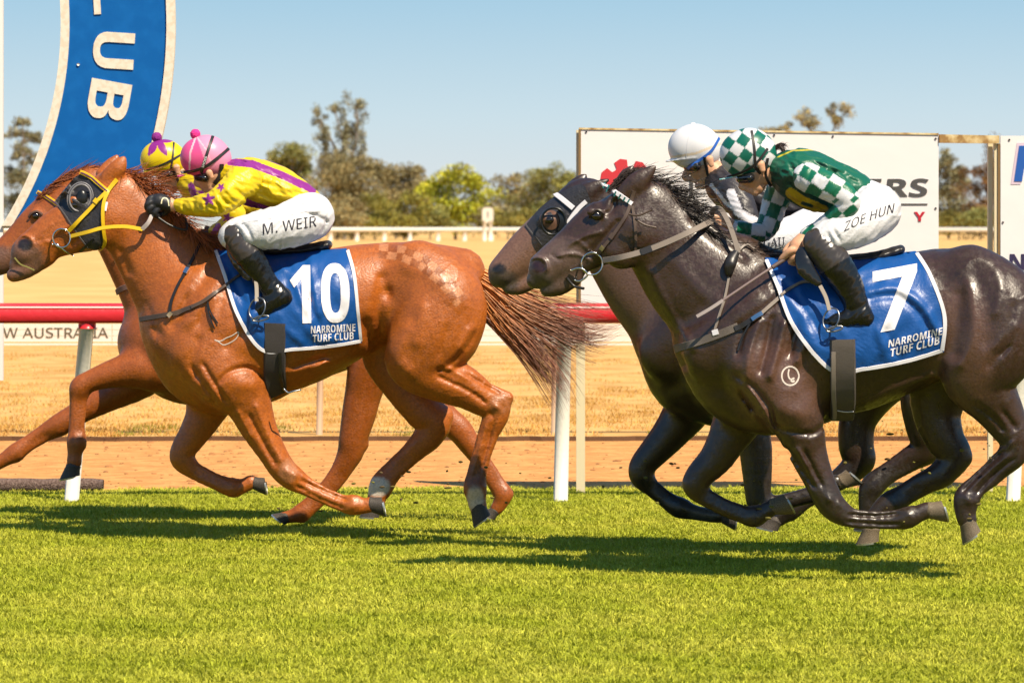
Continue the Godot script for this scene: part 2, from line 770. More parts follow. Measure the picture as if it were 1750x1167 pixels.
func leafy(called: String, c: Color, back: Color, rough := 0.6) -> StandardMaterial3D:
	var m := mat(called, c, rough, 0.35)
	m.vertex_color_use_as_albedo = true
	m.backlight_enabled = true
	m.backlight = back.linear_to_srgb()
	m.cull_mode = BaseMaterial3D.CULL_DISABLED
	return m

func ramp_mat(called: String, seed_: int, freq: float, stops: Array, per_metre: float, rough: float, bump := 0.0) -> StandardMaterial3D:
	var m := mat(called, Color(1, 1, 1), rough, 0.3)
	var g := Gradient.new()
	g.offsets = PackedFloat32Array(stops.map(func(s): return s[0]))
	g.colors = PackedColorArray(stops.map(func(s): return (s[1] as Color).linear_to_srgb()))
	m.albedo_texture = noise_tex(seed_, freq, 5, 512, 0.0, g)
	m.uv1_triplanar = true
	m.uv1_world_triplanar = true
	m.uv1_scale = Vector3.ONE * per_metre
	if bump > 0.0:
		m.normal_enabled = true
		m.normal_texture = noise_tex(seed_ + 1, freq * 2.0, 5, 512, bump)
	return m

func edge_z(x: float) -> float:        # ragged far edge of the turf
	return -22.55 + 0.10 * noise_a.get_noise_2d(x * 0.9, 3.0) + 0.05 * noise_a.get_noise_2d(x * 4.0, 9.0) - (0.0 if x > -1.7 else -0.25 * minf(1.0, (-1.7 - x)))

func lip_z(x: float) -> float:         # ragged near edge of the dry paddock
	return -27.75 + 0.12 * noise_a.get_noise_2d(x * 0.7, 33.0) + 0.08 * noise_a.get_noise_2d(x * 3.0, 49.0)

func sheet(z0, z1, y0: float, y1: float, x0: float, x1: float, step: float) -> ArrayMesh:
	var st := st_new()
	var n := int((x1 - x0) / step)
	for i in n:
		var a := x0 + i * step
		var b := a + step
		var za: float = z0.call(a) if z0 is Callable else z0
		var zb: float = z0.call(b) if z0 is Callable else z0
		var ya: float = z1.call(a) if z1 is Callable else z1
		var yb: float = z1.call(b) if z1 is Callable else z1
		quad(st, Vector3(a, y0, za), Vector3(b, y0, zb), Vector3(b, y1, yb), Vector3(a, y1, ya))
	return done(st)

func build_ground() -> void:
	var soil := ramp_mat("turf soil", 5, 0.02, [[0.3, Color(0.05, 0.05, 0.008)], [0.6, Color(0.08, 0.075, 0.010)], [0.8, Color(0.13, 0.11, 0.02)]], 0.5, 0.95)
	tag(mi("lawn", sheet(3.0, edge_z, 0.0, 0.0, -9.0, 9.0, 0.06), soil), "", "", "", "structure")
	var dirt := ramp_mat("track dirt", 8, 0.012, [[0.25, Color(0.54, 0.245, 0.075)], [0.5, Color(0.61, 0.285, 0.090)], [0.72, Color(0.66, 0.325, 0.108)]], 0.6, 0.95, 6.0)
	tag(mi("track", sheet(-20.0, -30.0, -0.012, -0.012, -40.0, 40.0, 4.0), dirt), "", "", "", "structure")
	var straw := ramp_mat("dry paddock", 21, 0.014, [[0.22, Color(0.52, 0.275, 0.080)], [0.45, Color(0.62, 0.35, 0.115)], [0.65, Color(0.68, 0.41, 0.145)], [0.85, Color(0.58, 0.34, 0.10)]], 0.12, 0.95)
	tag(mi("paddock", sheet(lip_z, -60.0, 0.02, 0.03, -15.0, 15.0, 0.08), straw), "", "", "", "structure")
	var bank := st_new()
	for i in 375:
		var a := -15.0 + i * 0.08
		var b := a + 0.08
		quad(bank, Vector3(a, -0.012, lip_z(a) + 0.01), Vector3(b, -0.012, lip_z(b) + 0.01), Vector3(b, 0.02, lip_z(b)), Vector3(a, 0.02, lip_z(a)))
	tag(mi("bank", done(bank), mat("bank earth", Color(0.10, 0.045, 0.018), 0.95)), "", "", "", "structure")
	var far := ramp_mat("far paddock", 23, 0.02, [[0.25, Color(0.60, 0.345, 0.115)], [0.5, Color(0.66, 0.40, 0.14)], [0.75, Color(0.70, 0.45, 0.17)]], 0.02, 0.95)
	var st := st_new()
	quad(st, Vector3(-1500, 0.026, -59.5), Vector3(1500, 0.026, -59.5), Vector3(1500, 0.026, -2600), Vector3(-1500, 0.026, -2600))
	quad(st, Vector3(-1500, -0.03, 60), Vector3(1500, -0.03, 60), Vector3(1500, -0.03, -60), Vector3(-1500, -0.03, -60))
	tag(mi("ground", done(st), far), "", "", "", "structure")
	# green turf, blade by blade
	var rng := RandomNumberGenerator.new()
	rng.seed = 3
	var green := leafy("grass blades", Color(1, 1, 1), Color(0.16, 0.17, 0.006), 0.6)
	for kind in 3:
		var xf := []
		var cols := PackedColorArray()
		var mesh := tuft(40 + kind, 14, 0.05, 0.019 + 0.005 * kind, 0.0022, 0.9)
		for i in 42000:
			var z := -12.2 - 10.6 * pow(rng.randf(), 0.88)
			var half := -z * 0.1275 + 0.6
			var x := rng.randf_range(-half, half)
			var edge := edge_z(x)
			var fade := clampf((z - edge + 0.16) / 0.5, 0.0, 1.0)
			if rng.randf() > fade * fade * 1.4:
				continue
			var s := rng.randf_range(0.75, 1.2) * lerpf(0.8, 1.0, fade)
			var b := Basis(Vector3.UP, rng.randf() * TAU).scaled(Vector3(s, s * rng.randf_range(0.8, 1.25), s))
			xf.append(Transform3D(b, Vector3(x, -0.004, z)))
			var dry := clampf(0.30 + 0.55 * noise_a.get_noise_2d(x * 1.1, z * 1.1) + 0.3 * noise_b.get_noise_2d(x * 6.0, z * 6.0) + (0.45 if fade < 1.0 else 0.0) * (1.0 if x < -1.4 else 0.3), 0.0, 1.0)
			cols.append(Color(0.43, 0.47, 0.026).lerp(Color(0.74, 0.69, 0.09), dry) * rng.randf_range(0.8, 1.15))
		scatter("turf_grass", "short green and yellow turf grass of the home straight", mesh, green, xf, cols)
	# straw tufts of the paddock
	var straw_leaf := leafy("straw blades", Color(1, 1, 1), Color(0.22, 0.13, 0.035), 0.7)
	var mesh := tuft(60, 9, 0.07, 0.042, 0.004, 0.9)
	var xf := []
	var cols := PackedColorArray()
	for i in 15000:
		var u := rng.randf()
		var z := -27.7 - 30.0 * u * u
		var half := -z * 0.1275 + 0.3
		var x := rng.randf_range(-half, half)
		if z > lip_z(x) - 0.02:
			continue
		var patch := noise_a.get_noise_2d(x * 0.5, z * 0.25)
		if rng.randf() > 0.55 + patch:
			continue
		var s := rng.randf_range(0.5, 1.1)
		xf.append(Transform3D(Basis(Vector3.UP, rng.randf() * TAU).scaled(Vector3(s, s * rng.randf_range(0.5, 1.2), s)), Vector3(x, 0.02, z)))
		var c := Color(0.80, 0.48, 0.155).lerp(Color(0.60, 0.36, 0.10), clampf(0.4 + patch * 1.2, 0.0, 1.0))
		if z > -29.0 and noise_b.get_noise_2d(x * 1.3, 7.0) > 0.28 and rng.randf() < 0.7:
			c = Color(0.26, 0.25, 0.03)
		cols.append(c * rng.randf_range(0.8, 1.2))
	scatter("dry_grass", "short straw coloured dry grass of the paddock beyond the dirt track", mesh, straw_leaf, xf, cols)
	# clods and straws lying on the dirt
	var clod := SphereMesh.new()
	clod.radius = 0.012
	clod.height = 0.014
	clod.radial_segments = 6
	clod.rings = 3
	xf = []
	cols = PackedColorArray()
	for i in 900:
		var z := rng.randf_range(-27.7, -22.4)
		var x := rng.randf_range(-3.8, 3.8)
		var s := rng.randf_range(0.25, 1.3) * (1.0 if rng.randf() < 0.2 else 0.5)
		xf.append(Transform3D(Basis(Vector3.UP, rng.randf() * TAU).scaled(Vector3(s * rng.randf_range(1, 2.5), s, s)), Vector3(x, -0.01, z)))
		cols.append(Color(0.42, 0.19, 0.07).lerp(Color(0.14, 0.07, 0.03), rng.randf() * rng.randf()))
	scatter("track_litter", "small clods and straws lying on the dirt track", clod, vmat("clods", 0.95), xf, cols)
	get_node("track_litter").set_meta("category", "dirt")

# ---------- lettering ----------
func letters(text: String, family: String, bold: bool, depth := 0.01) -> Dictionary:
	var f := SystemFont.new()
	f.font_names = PackedStringArray([family])
	f.font_weight = 700 if bold else 400
	var t := TextMesh.new()
	t.font = f
	t.text = text
	t.font_size = 64
	t.pixel_size = 0.01
	t.depth = depth
	t.curve_step = 1.0
	var a := t.get_mesh_arrays()
	var v: PackedVector3Array = a[Mesh.ARRAY_VERTEX]
	var lo := Vector3.ONE * 1e9
	var hi := -lo
	for p in v:
		lo = lo.min(p)
		hi = hi.max(p)
	return {"v": v, "i": a[Mesh.ARRAY_INDEX], "lo": lo, "hi": hi}

# lettering fitted into a frame: origin at its lower left, ex along the line, ey up the letters, lying on the plane with its own thickness
func lettering(called: String, text: String, family: String, bold: bool, m: Material, o: Vector3, ex: Vector3, ey: Vector3, parent: Node, thick := 0.004, slant := 0.0) -> MeshInstance3D:
	var l := letters(text, family, bold, 0.1)
	var n := ex.cross(ey).normalized()
	var st := st_new()
	st.set_smooth_group(-1)
	for k in l.i:
		var p: Vector3 = (l.v[k] - l.lo) / (l.hi - l.lo)
		st.add_vertex(o + ex * (p.x + slant * p.y) + ey * p.y + n * p.z * thick)
	return mi(called, done(st), m, parent)

func bar(st: SurfaceTool, a: Vector3, b: Vector3, w: float, d: float) -> void:
	var t := (b - a).normalized()
	var up := Vector3(0, 0, 1) if absf(t.z) < 0.9 else Vector3.UP
	var s := t.cross(up).normalized()
	up = s.cross(t)
	box(st, (a + b) * 0.5, Vector3(w, (b - a).length(), d), Basis(s, t, up))

func one(fn: Callable, smooth := false) -> ArrayMesh:
	var st := st_new()
	fn.call(st)
	return done(st, smooth)

func build_rails() -> void:
	var red := relief(mat("red rail", Color(0.62, 0.022, 0.030), 0.35), 71, 0.03, 2.0, 2.0, 0.4)
	var white := relief(mat("rail white", Color(0.74, 0.70, 0.62), 0.45), 72, 0.05, 2.0, 3.0, 0.4)
	# red running rail in front of the hoardings
	var z := -21.37
	var rail := thing("running_rail", "red plastic running rail with a pale pinstripe on leaning white posts", "rail")
	var prof := [Vector2(-0.055, -0.040), Vector2(-0.058, 0.0), Vector2(-0.045, 0.038), Vector2(0.0, 0.052), Vector2(0.045, 0.038), Vector2(0.058, 0.0), Vector2(0.055, -0.040), Vector2(0.035, -0.052), Vector2(-0.035, -0.052)]
	var y := P(0, 535, z).y
	for piece in [[-2.75, 2.95, 0.0]]:
		var st := st_new()
		st.set_smooth_group(1)
		for i in prof.size():
			var a: Vector2 = prof[i]
			var b: Vector2 = prof[(i + 1) % prof.size()]
			quad(st, Vector3(piece[0], y + a.y, z - a.x), Vector3(piece[0], y + b.y, z - b.x), Vector3(piece[1], y + b.y, z - b.x), Vector3(piece[1], y + a.y, z - a.x))
		mi("rail_tube", done(st), red, rail)
	mi("pinstripe", one(func(st): box(st, Vector3(0.1, y + 0.030, z + 0.0485), Vector3(5.7, 0.010, 0.006), Basis(Vector3.RIGHT, -0.6))), mat("pinstripe", Color(0.72, 0.45, 0.42), 0.5), rail)
	for p in [[148, 120, 860], [965, 958, 850], [1746, 1732, 832]]:
		var foot := G(p[1], p[2])
		foot.z = z - 0.02
		foot.y = -0.03
		foot.x = P(p[1], p[2], foot.z).x
		var top := P(p[0], 550, z)
		var post := mi("post", one(func(st): tube(st, [foot, foot.lerp(top, 0.5), top], 0.038, 14)), white, rail)
		mi("collar", one(func(st): tube(st, [top - Vector3(0.0, 0.035, 0), top + Vector3(0.0, 0.012, 0)], 0.046, 14)), red, post)
	# low white rail with boards along the far edge of the dirt
	z = -27.9
	var fence := thing("board_fence", "low white fence board with thin lettering along the far edge of the dirt track", "fence")
	for seg in [[-0.6, 190.5], [191.5, 548.0], [549.0, 950.0], [951.0, 1350.0], [1351.0, 1800.0]]:
		for k in 3:
			mi("board", one(func(st):
				var a := P(seg[0], 553.5 + k * 10.3, z)
				var b := P(seg[1], 563.2 + k * 10.3, z)
				box(st, (a + b) * 0.5, Vector3(b.x - a.x, absf(a.y - b.y), 0.02))), white, fence)
		mi("lower_rail", one(func(st):
			var a := P(seg[0], 586.5, z + 0.01)
			var b := P(seg[1], 590.0, z + 0.01)
			box(st, (a + b) * 0.5, Vector3(b.x - a.x, absf(a.y - b.y), 0.03))), white, fence)
	var grey_post := mat("fence post", Color(0.45, 0.31, 0.20), 0.7)
	for px in [-30, 548, 950, 1350, 1800]:
		var a := P(px, 553, z - 0.035)
		mi("post", one(func(st): tube(st, [Vector3(a.x - 0.012, 0.0, a.z), Vector3(a.x, a.y, a.z)], 0.022, 8)), grey_post, fence)
	var o := P(4, 577.5, z + 0.0105)
	var e := P(184, 577.5, z + 0.0105)
	var u := P(4, 560, z + 0.0105)
	lettering("lettering", "W AUSTRALIA", "Droid Sans", false, mat("thin lettering", Color(0.10, 0.085, 0.05), 0.7), o, e - o, u - o, fence)
	# far running rail across the course, with a distance marker
	z = -378.0
	var far := thing("far_rail", "white running rail on short posts across the far side of the course", "rail")
	var ry := P(0, 392.5, z).y
	mi("rail_tube", one(func(st): tube(st, [Vector3(-75, ry, z), Vector3(0, ry, z), Vector3(75, ry, z)], 0.21, 8)), white, far)
	for i in 32:
		var px := 14.0 + i * 45.8 + 3.0 * noise_a.get_noise_1d(i * 9.1)
		var a := P(px, 393, z)
		mi("post", one(func(st): tube(st, [Vector3(a.x, 0, z - 0.1), Vector3(a.x + 0.05, a.y, z - 0.1)], 0.19, 6)), white, far)
	var mk := thing("distance_marker", "white rounded distance marker on twin posts at the far rail", "marker")
	z = -376.0
	var face := st_new()
	var mc := P(833.5, 367.5, z)
	var hw := 9.5 * 376.0 / FOCAL
	var hh := 13.0 * 376.0 / FOCAL
	var rim := []
	for i in 20:
		var a := i * TAU / 20
		rim.append(mc + Vector3(signf(cos(a)) * pow(absf(cos(a)), 0.45) * hw, signf(sin(a)) * pow(absf(sin(a)), 0.45) * hh, 0))
	for i in 20:
		var a: Vector3 = rim[i]
		var b: Vector3 = rim[(i + 1) % 20]
		for q in [mc, b, a]: face.add_vertex(q)
		quad(face, a + Vector3(0, 0, -0.15), b + Vector3(0, 0, -0.15), b, a)
	mi("panel", done(face), white, mk)
	mi("numeral", one(func(st): bar(st, P(833.5, 361, z + 0.03), P(833.5, 372, z + 0.03), 0.10, 0.03)), mat("marker numeral", Color(0.1, 0.1, 0.12), 0.7), mk)
	for px in [828.0, 838.0]:
		var a := P(px, 381, z - 0.07)
		mi("post", one(func(st): tube(st, [Vector3(a.x, 0, a.z), Vector3(a.x, a.y + 0.2, a.z)], 0.17, 8)), white, mk)
	# the log by the rail post
	var log_ := st_new()
	var pts := []
	var rad := []
	for i in 19:
		var t := i / 18.0
		var q := G(lerpf(-140, 176, t), 849 - 1.2 * t)
		q.y = 0.036 + 0.004 * noise_a.get_noise_1d(i * 3.3)
		q.z = -22.25
		q.x = P(lerpf(-140, 176, t), 849, q.z).x
		pts.append(q)
		rad.append(0.039 + 0.003 * noise_a.get_noise_1d(i * 2.1 + 50) - (0.006 if i == 18 else 0.0))
	tube(log_, pts, rad, 12)
	var bark := ramp_mat("grey bark", 31, 0.05, [[0.2, Color(0.09, 0.055, 0.045)], [0.5, Color(0.17, 0.115, 0.095)], [0.8, Color(0.25, 0.18, 0.15)]], 2.0, 0.9, 10.0)
	tag(mi("log", done(log_), bark), "grey brown log lying on the ground beside the rail post", "log")

func build_hoardings() -> void:
	var z := -22.05
	var panel := mat("hoarding white", Color(0.79, 0.755, 0.745), 0.5)
	relief(panel, 81, 0.01, 1.5, 1.0, 0.25)
	var timber := ramp_mat("weathered timber", 83, 0.012, [[0.25, Color(0.33, 0.19, 0.07)], [0.5, Color(0.58, 0.42, 0.20)], [0.75, Color(0.72, 0.60, 0.36)]], 1.6, 0.8)
	var cream := mat("cream post", Color(0.72, 0.62, 0.40), 0.6)
	var brown := mat("stained timber", Color(0.22, 0.13, 0.05), 0.8)
	var dot := mat("screw", Color(0.03, 0.025, 0.03), 0.5)
	var slab := func(st: SurfaceTool, c: Array, zz: float, d: float) -> void:    # c: pixel corners, counter-clockwise from lower left
		var f := []
		var b := []
		for i in range(0, 8, 2):
			var p := P(c[i], c[i + 1], zz)
			f.append(p)
			b.append(p - Vector3(0, 0, d))
		quad(st, f[0], f[1], f[2], f[3])
		quad(st, b[1], b[0], b[3], b[2])
		for i in 4:
			var j := (i + 1) % 4
			quad(st, b[i], b[j], f[j], f[i])
	var screws := func(list: Array, parent: Node) -> void:
		for s in list:
			mi("screw", one(func(st): tube(st, [P(s[0], s[1], z + 0.001), P(s[0], s[1], z + 0.005)], 0.006, 8)), dot, parent)
	var h := thing("advertising_hoarding", "large white sponsor hoarding with red gear emblem and grey lettering behind the dark horses", "hoarding")
	mi("panel", one(func(st): slab.call(st, [993, 548, 1605, 540, 1605, 230.5, 993, 221], z, 0.012)), panel, h)
	mi("top_trim", one(func(st): slab.call(st, [989.5, 221, 1605, 230.5, 1605, 227.5, 989.5, 218], z + 0.006, 0.06)), timber, h)
	mi("side_trim", one(func(st): slab.call(st, [989, 548, 993, 548, 993, 221, 989, 221], z + 0.004, 0.05)), brown, h)
	for p in [[985, 1000, 846], [1690, 1698, 846]]:
		mi("post", one(func(st): slab.call(st, [p[0], p[2] + 3, p[1], p[2] + 3, p[1], 222 if p[0] < 1000 else 232, p[0], 222 if p[0] < 1000 else 232], z - 0.07, 0.05)), cream, h)
	screws.call([[1002, 225.5], [1323.5, 231], [1424, 233], [1600, 237], [1600, 356]], h)
	var red := mat("emblem red", Color(0.60, 0.035, 0.045), 0.5)
	mi("gear_emblem", one(func(st):
		var zz := z + 0.001
		var c := P(1072, 321, zz)
		var k := -zz / FOCAL
		var rim := []
		var n := 8
		for i in n:
			for s in [[-0.34, 37.0], [-0.30, 48.0], [0.0, 51.0], [0.30, 48.0], [0.34, 37.0], [0.5, 36.0]]:
				var a: float = (i + 0.5 + s[0]) * TAU / n - 0.15
				rim.append(c + Vector3(cos(a), sin(a), 0) * float(s[1]) * k)
		for i in rim.size():
			var p: Vector3 = rim[i]
			var q: Vector3 = rim[(i + 1) % rim.size()]
			var pi: Vector3 = c + (p - c).normalized() * 22.0 * k
			var qi: Vector3 = c + (q - c).normalized() * 22.0 * k
			var lift := Vector3(0, 0, 0.003)
			quad(st, pi + lift, p + lift, q + lift, qi + lift)
			quad(st, p, q, q + lift, p + lift)), red, h)
	var grey := mat("letter grey", Color(0.075, 0.07, 0.068), 0.5)
	var o := P(1474, 336, z + 0.001)
	lettering("lettering", "ERS", "Droid Sans", true, grey, o, P(1584, 336, z) - P(1474, 336, z), P(1474, 305, z) - P(1474, 336, z), h, 0.004, 0.04)
	mi("lettering", one(func(st): slab.call(st, [1179, 336, 1185, 336, 1185, 305, 1179, 305], z + 0.005, 0.004)), grey, h)
	mi("rule", one(func(st): slab.call(st, [1360, 349.8, 1586, 349.8, 1586, 347.8, 1360, 347.8], z + 0.005, 0.004)), grey, h)
	o = P(1563, 378, z + 0.001)
	lettering("lettering", "Y", "Droid Sans", true, mat("letter red", Color(0.48, 0.012, 0.03), 0.5), o, P(1582, 378, z) - P(1563, 378, z), P(1563, 362, z) - P(1563, 378, z), h)
	var b := thing("timber_beam", "short sunlit timber beam bridging the gap between the two hoardings", "beam")
	mi("plank", one(func(st): slab.call(st, [1606.5, 244, 1709, 245, 1709, 231.5, 1606.5, 229.5], z + 0.012, 0.045)), timber, b)
	var h2 := thing("advertising_hoarding", "white sponsor hoarding with blue italic initial cut off beside the timber beam", "hoarding")
	mi("panel", one(func(st): slab.call(st, [1711, 548, 1960, 548, 1960, 232, 1711, 232], z, 0.012)), panel, h2)
	mi("side_trim", one(func(st): slab.call(st, [1706.5, 548, 1710.6, 548, 1710.6, 245.5, 1706.5, 245.5], z - 0.004, 0.05)), brown, h2)
	mi("side_trim", one(func(st): slab.call(st, [1700.5, 548, 1706, 548, 1706, 245.5, 1700.5, 245.5], z - 0.012, 0.04)), cream, h2)
	screws.call([[1726, 239], [1715, 380]], h2)
	var blue := mat("letter blue", Color(0.012, 0.095, 0.40), 0.5)
	o = P(1733, 312, z + 0.001)
	lettering("lettering", "R", "Droid Sans", true, mat("letter outline", Color(0.66, 0.52, 0.62), 0.5), P(1728.5, 315, z + 0.001), P(1788, 315, z) - P(1728.5, 315, z), P(1728, 244, z) - P(1728, 315, z), h2, 0.002, 0.18)
	lettering("lettering", "R", "Droid Sans", true, blue, P(1734, 310, z + 0.002), P(1783, 310, z) - P(1734, 310, z), P(1733, 249, z) - P(1733, 310, z), h2, 0.004, 0.18)
	o = P(1727, 461, z + 0.001)
	lettering("lettering", "N", "Droid Sans", true, mat("letter navy", Color(0.03, 0.02, 0.07), 0.5), o, P(1752, 461, z) - o, P(1727, 434, z + 0.001) - o, h2)

func build_winning_post() -> void:
	var z := -21.9
	var k := -z / FOCAL
	var blue := ramp_mat("sign blue", 91, 0.02, [[0.3, Color(0.004, 0.105, 0.37)], [0.6, Color(0.005, 0.115, 0.39)], [0.8, Color(0.006, 0.122, 0.41)]], 0.8, 0.42)
	var cream := ramp_mat("sign cream", 92, 0.03, [[0.3, Color(0.70, 0.60, 0.47)], [0.6, Color(0.78, 0.70, 0.58)]], 1.5, 0.5)
	var white := mat("sign frame white", Color(0.78, 0.75, 0.72), 0.5)
	var s := thing("winning_post_sign", "tall curved blue sign with cream border and downward cream lettering at the winning post", "sign")
	var arc := func(st: SurfaceTool, r0: float, r1: float, a0: float, a1: float, front: float, d: float) -> void:
		var n := 48
		var row := []
		for i in n + 1:
			var a := lerpf(a0, a1, float(i) / n)
			var p := []
			for r in [r0, r1]:
				var px: float = -538.0 + r * cos(a)
				var py: float = 40.0 + r * sin(a)
				if py > 386.0:           # the band is cut off level along its foot
					px = -538.0 + sqrt(r * r - 346.0 * 346.0)
					py = 386.0
				p.append(P(px, py, z) + Vector3(0, 0, front))
			row.append(p)
		for i in n:
			var a: Array = row[i]
			var b: Array = row[i + 1]
			var back := Vector3(0, 0, -d)
			quad(st, b[0], b[1], a[1], a[0])
			quad(st, b[1] + back, b[0] + back, a[0] + back, a[1] + back)
			quad(st, b[1], b[1] + back, a[1] + back, a[1])
			quad(st, b[0] + back, b[0], a[0], a[0] + back)
		quad(st, row[-1][0] + Vector3(0, 0, -d), row[-1][1] + Vector3(0, 0, -d), row[-1][1], row[-1][0])
	mi("panel", one(func(st): arc.call(st, 655.0, 823.0, -0.62, 0.60, 0.0, 0.03)), blue, s)
	mi("inner_border", one(func(st): arc.call(st, 641.0, 656.0, -0.62, 0.60, 0.012, 0.055)), cream, s)
	mi("outer_border", one(func(st): arc.call(st, 822.0, 837.0, -0.62, 0.60, 0.012, 0.055)), cream, s)
	mi("foot_bar", one(func(st): bar(st, P(-4, 384.5, z - 0.05), P(225, 384.5, z - 0.05), 11.0 * k, 0.05)), white, s)
	mi("side_frame", one(func(st): bar(st, P(-0.5, -60, z - 0.03), P(-0.5, 650, z - 0.03), 10.0 * k, 0.04)), white, s)
	mi("post", one(func(st): tube(st, [Vector3(P(-16, 400, z).x, -0.05, z - 0.03), Vector3(P(-16, 400, z).x, 3.0, z - 0.03)], 0.03, 10)), white, s)
	for l in [["C", -0.145, 66.0], ["L", -0.055, 46.0], ["U", 0.063, 62.0], ["B", 0.180, 66.0]]:
		var a: float = l[1]
		var r := 698.0 if l[0] != "B" else 700.0
		var er := Vector3(cos(a), -sin(a), 0)
		var et := Vector3(-sin(a), -cos(a), 0)
		var c := P(-538.0 + r * cos(a), 40.0 + r * sin(a), z + 0.001)
		lettering("lettering", l[0], "Droid Sans", true, cream, c - et * float(l[2]) * 0.5 * k, et * float(l[2]) * k, er * 70.0 * k, s, 0.006)
	mi("bolt", one(func(st): tube(st, [P(133, 110, z), P(133, 110, z + 0.008)], 0.008, 8)), white, s)

# ---------- trees across the course ----------
func tree(called: String, label: String, category: String, group: String, z: float, clumps: Array, limbs: Array, tint: Color, seed_: int, leaf := 0.34, dense := 1.5) -> void:
	var rng := RandomNumberGenerator.new()
	rng.seed = seed_
	var base := P(clumps[0][0], 400, z)
	var t := thing(called, label, category, group, Vector3(base.x, 0, z))
	var k := -z / FOCAL
	var st := st_new()
	st.set_smooth_group(-1)
	for c in clumps:
		var o := P(c[0], c[1], z + rng.randf_range(-1.5, 1.5))
		var r := Vector3(c[2] * k, c[3] * k, c[2] * k * 0.8) * 1.08
		var n := int(dense * 60.0 * pow(r.x * r.y, 0.8) / (leaf * leaf)) + 30
		var sub := []
		for i in 7:
			sub.append([o + Vector3(rng.randfn(), rng.randfn(), rng.randfn()) * 0.5 * r, rng.randf_range(0.5, 0.8), rng.randf_range(0.6, 1.4)])
		for i in n:
			var s = sub[rng.randi() % 7]
			var d := Vector3(rng.randfn(), rng.randfn(), rng.randfn())
			d = d.normalized() * pow(rng.randf(), 0.4)
			var p: Vector3 = s[0] + d * r * float(s[1])
			if p.y < 0.1:
				continue
			var v := float(s[2]) * rng.randf_range(0.6, 1.4)
			var warm := rng.randf_range(0.9, 1.15)
			st.set_color(Color(tint.r * v * warm, tint.g * v, tint.b * v / warm))
			var a := Vector3(rng.randfn(), rng.randfn() * 0.7, rng.randfn()).normalized() * leaf * rng.randf_range(0.5, 1.2)
			var b := a.cross(Vector3(rng.randfn(), rng.randfn(), rng.randfn())).normalized() * leaf * rng.randf_range(0.3, 0.6)
			quad(st, p - a * 0.5, p + b * 0.5, p + a * 0.5, p - b * 0.5)
	mi("crown", done(st), leafy("tree leaves", Color(1, 1, 1), Color(0.10, 0.10, 0.03), 0.6), t)
	var ts := st_new()
	for l in limbs:
		var pts := []
		var rad := []
		for i in range(0, l.size() - 1, 2):
			pts.append(P(l[i], l[i + 1], z))
		pts[0].y = -0.2 if l[1] > 395 else pts[0].y
		pts = smooth_path(pts, 1.2)
		for i in pts.size():
			rad.append(float(l[-1]) * 0.62 * k * lerpf(1.0, 0.35, float(i) / pts.size()))
		tube(ts, pts, rad, 7)
	mi("trunk", done(ts), mat("gum bark", Color(0.20, 0.165, 0.13), 0.9), t)

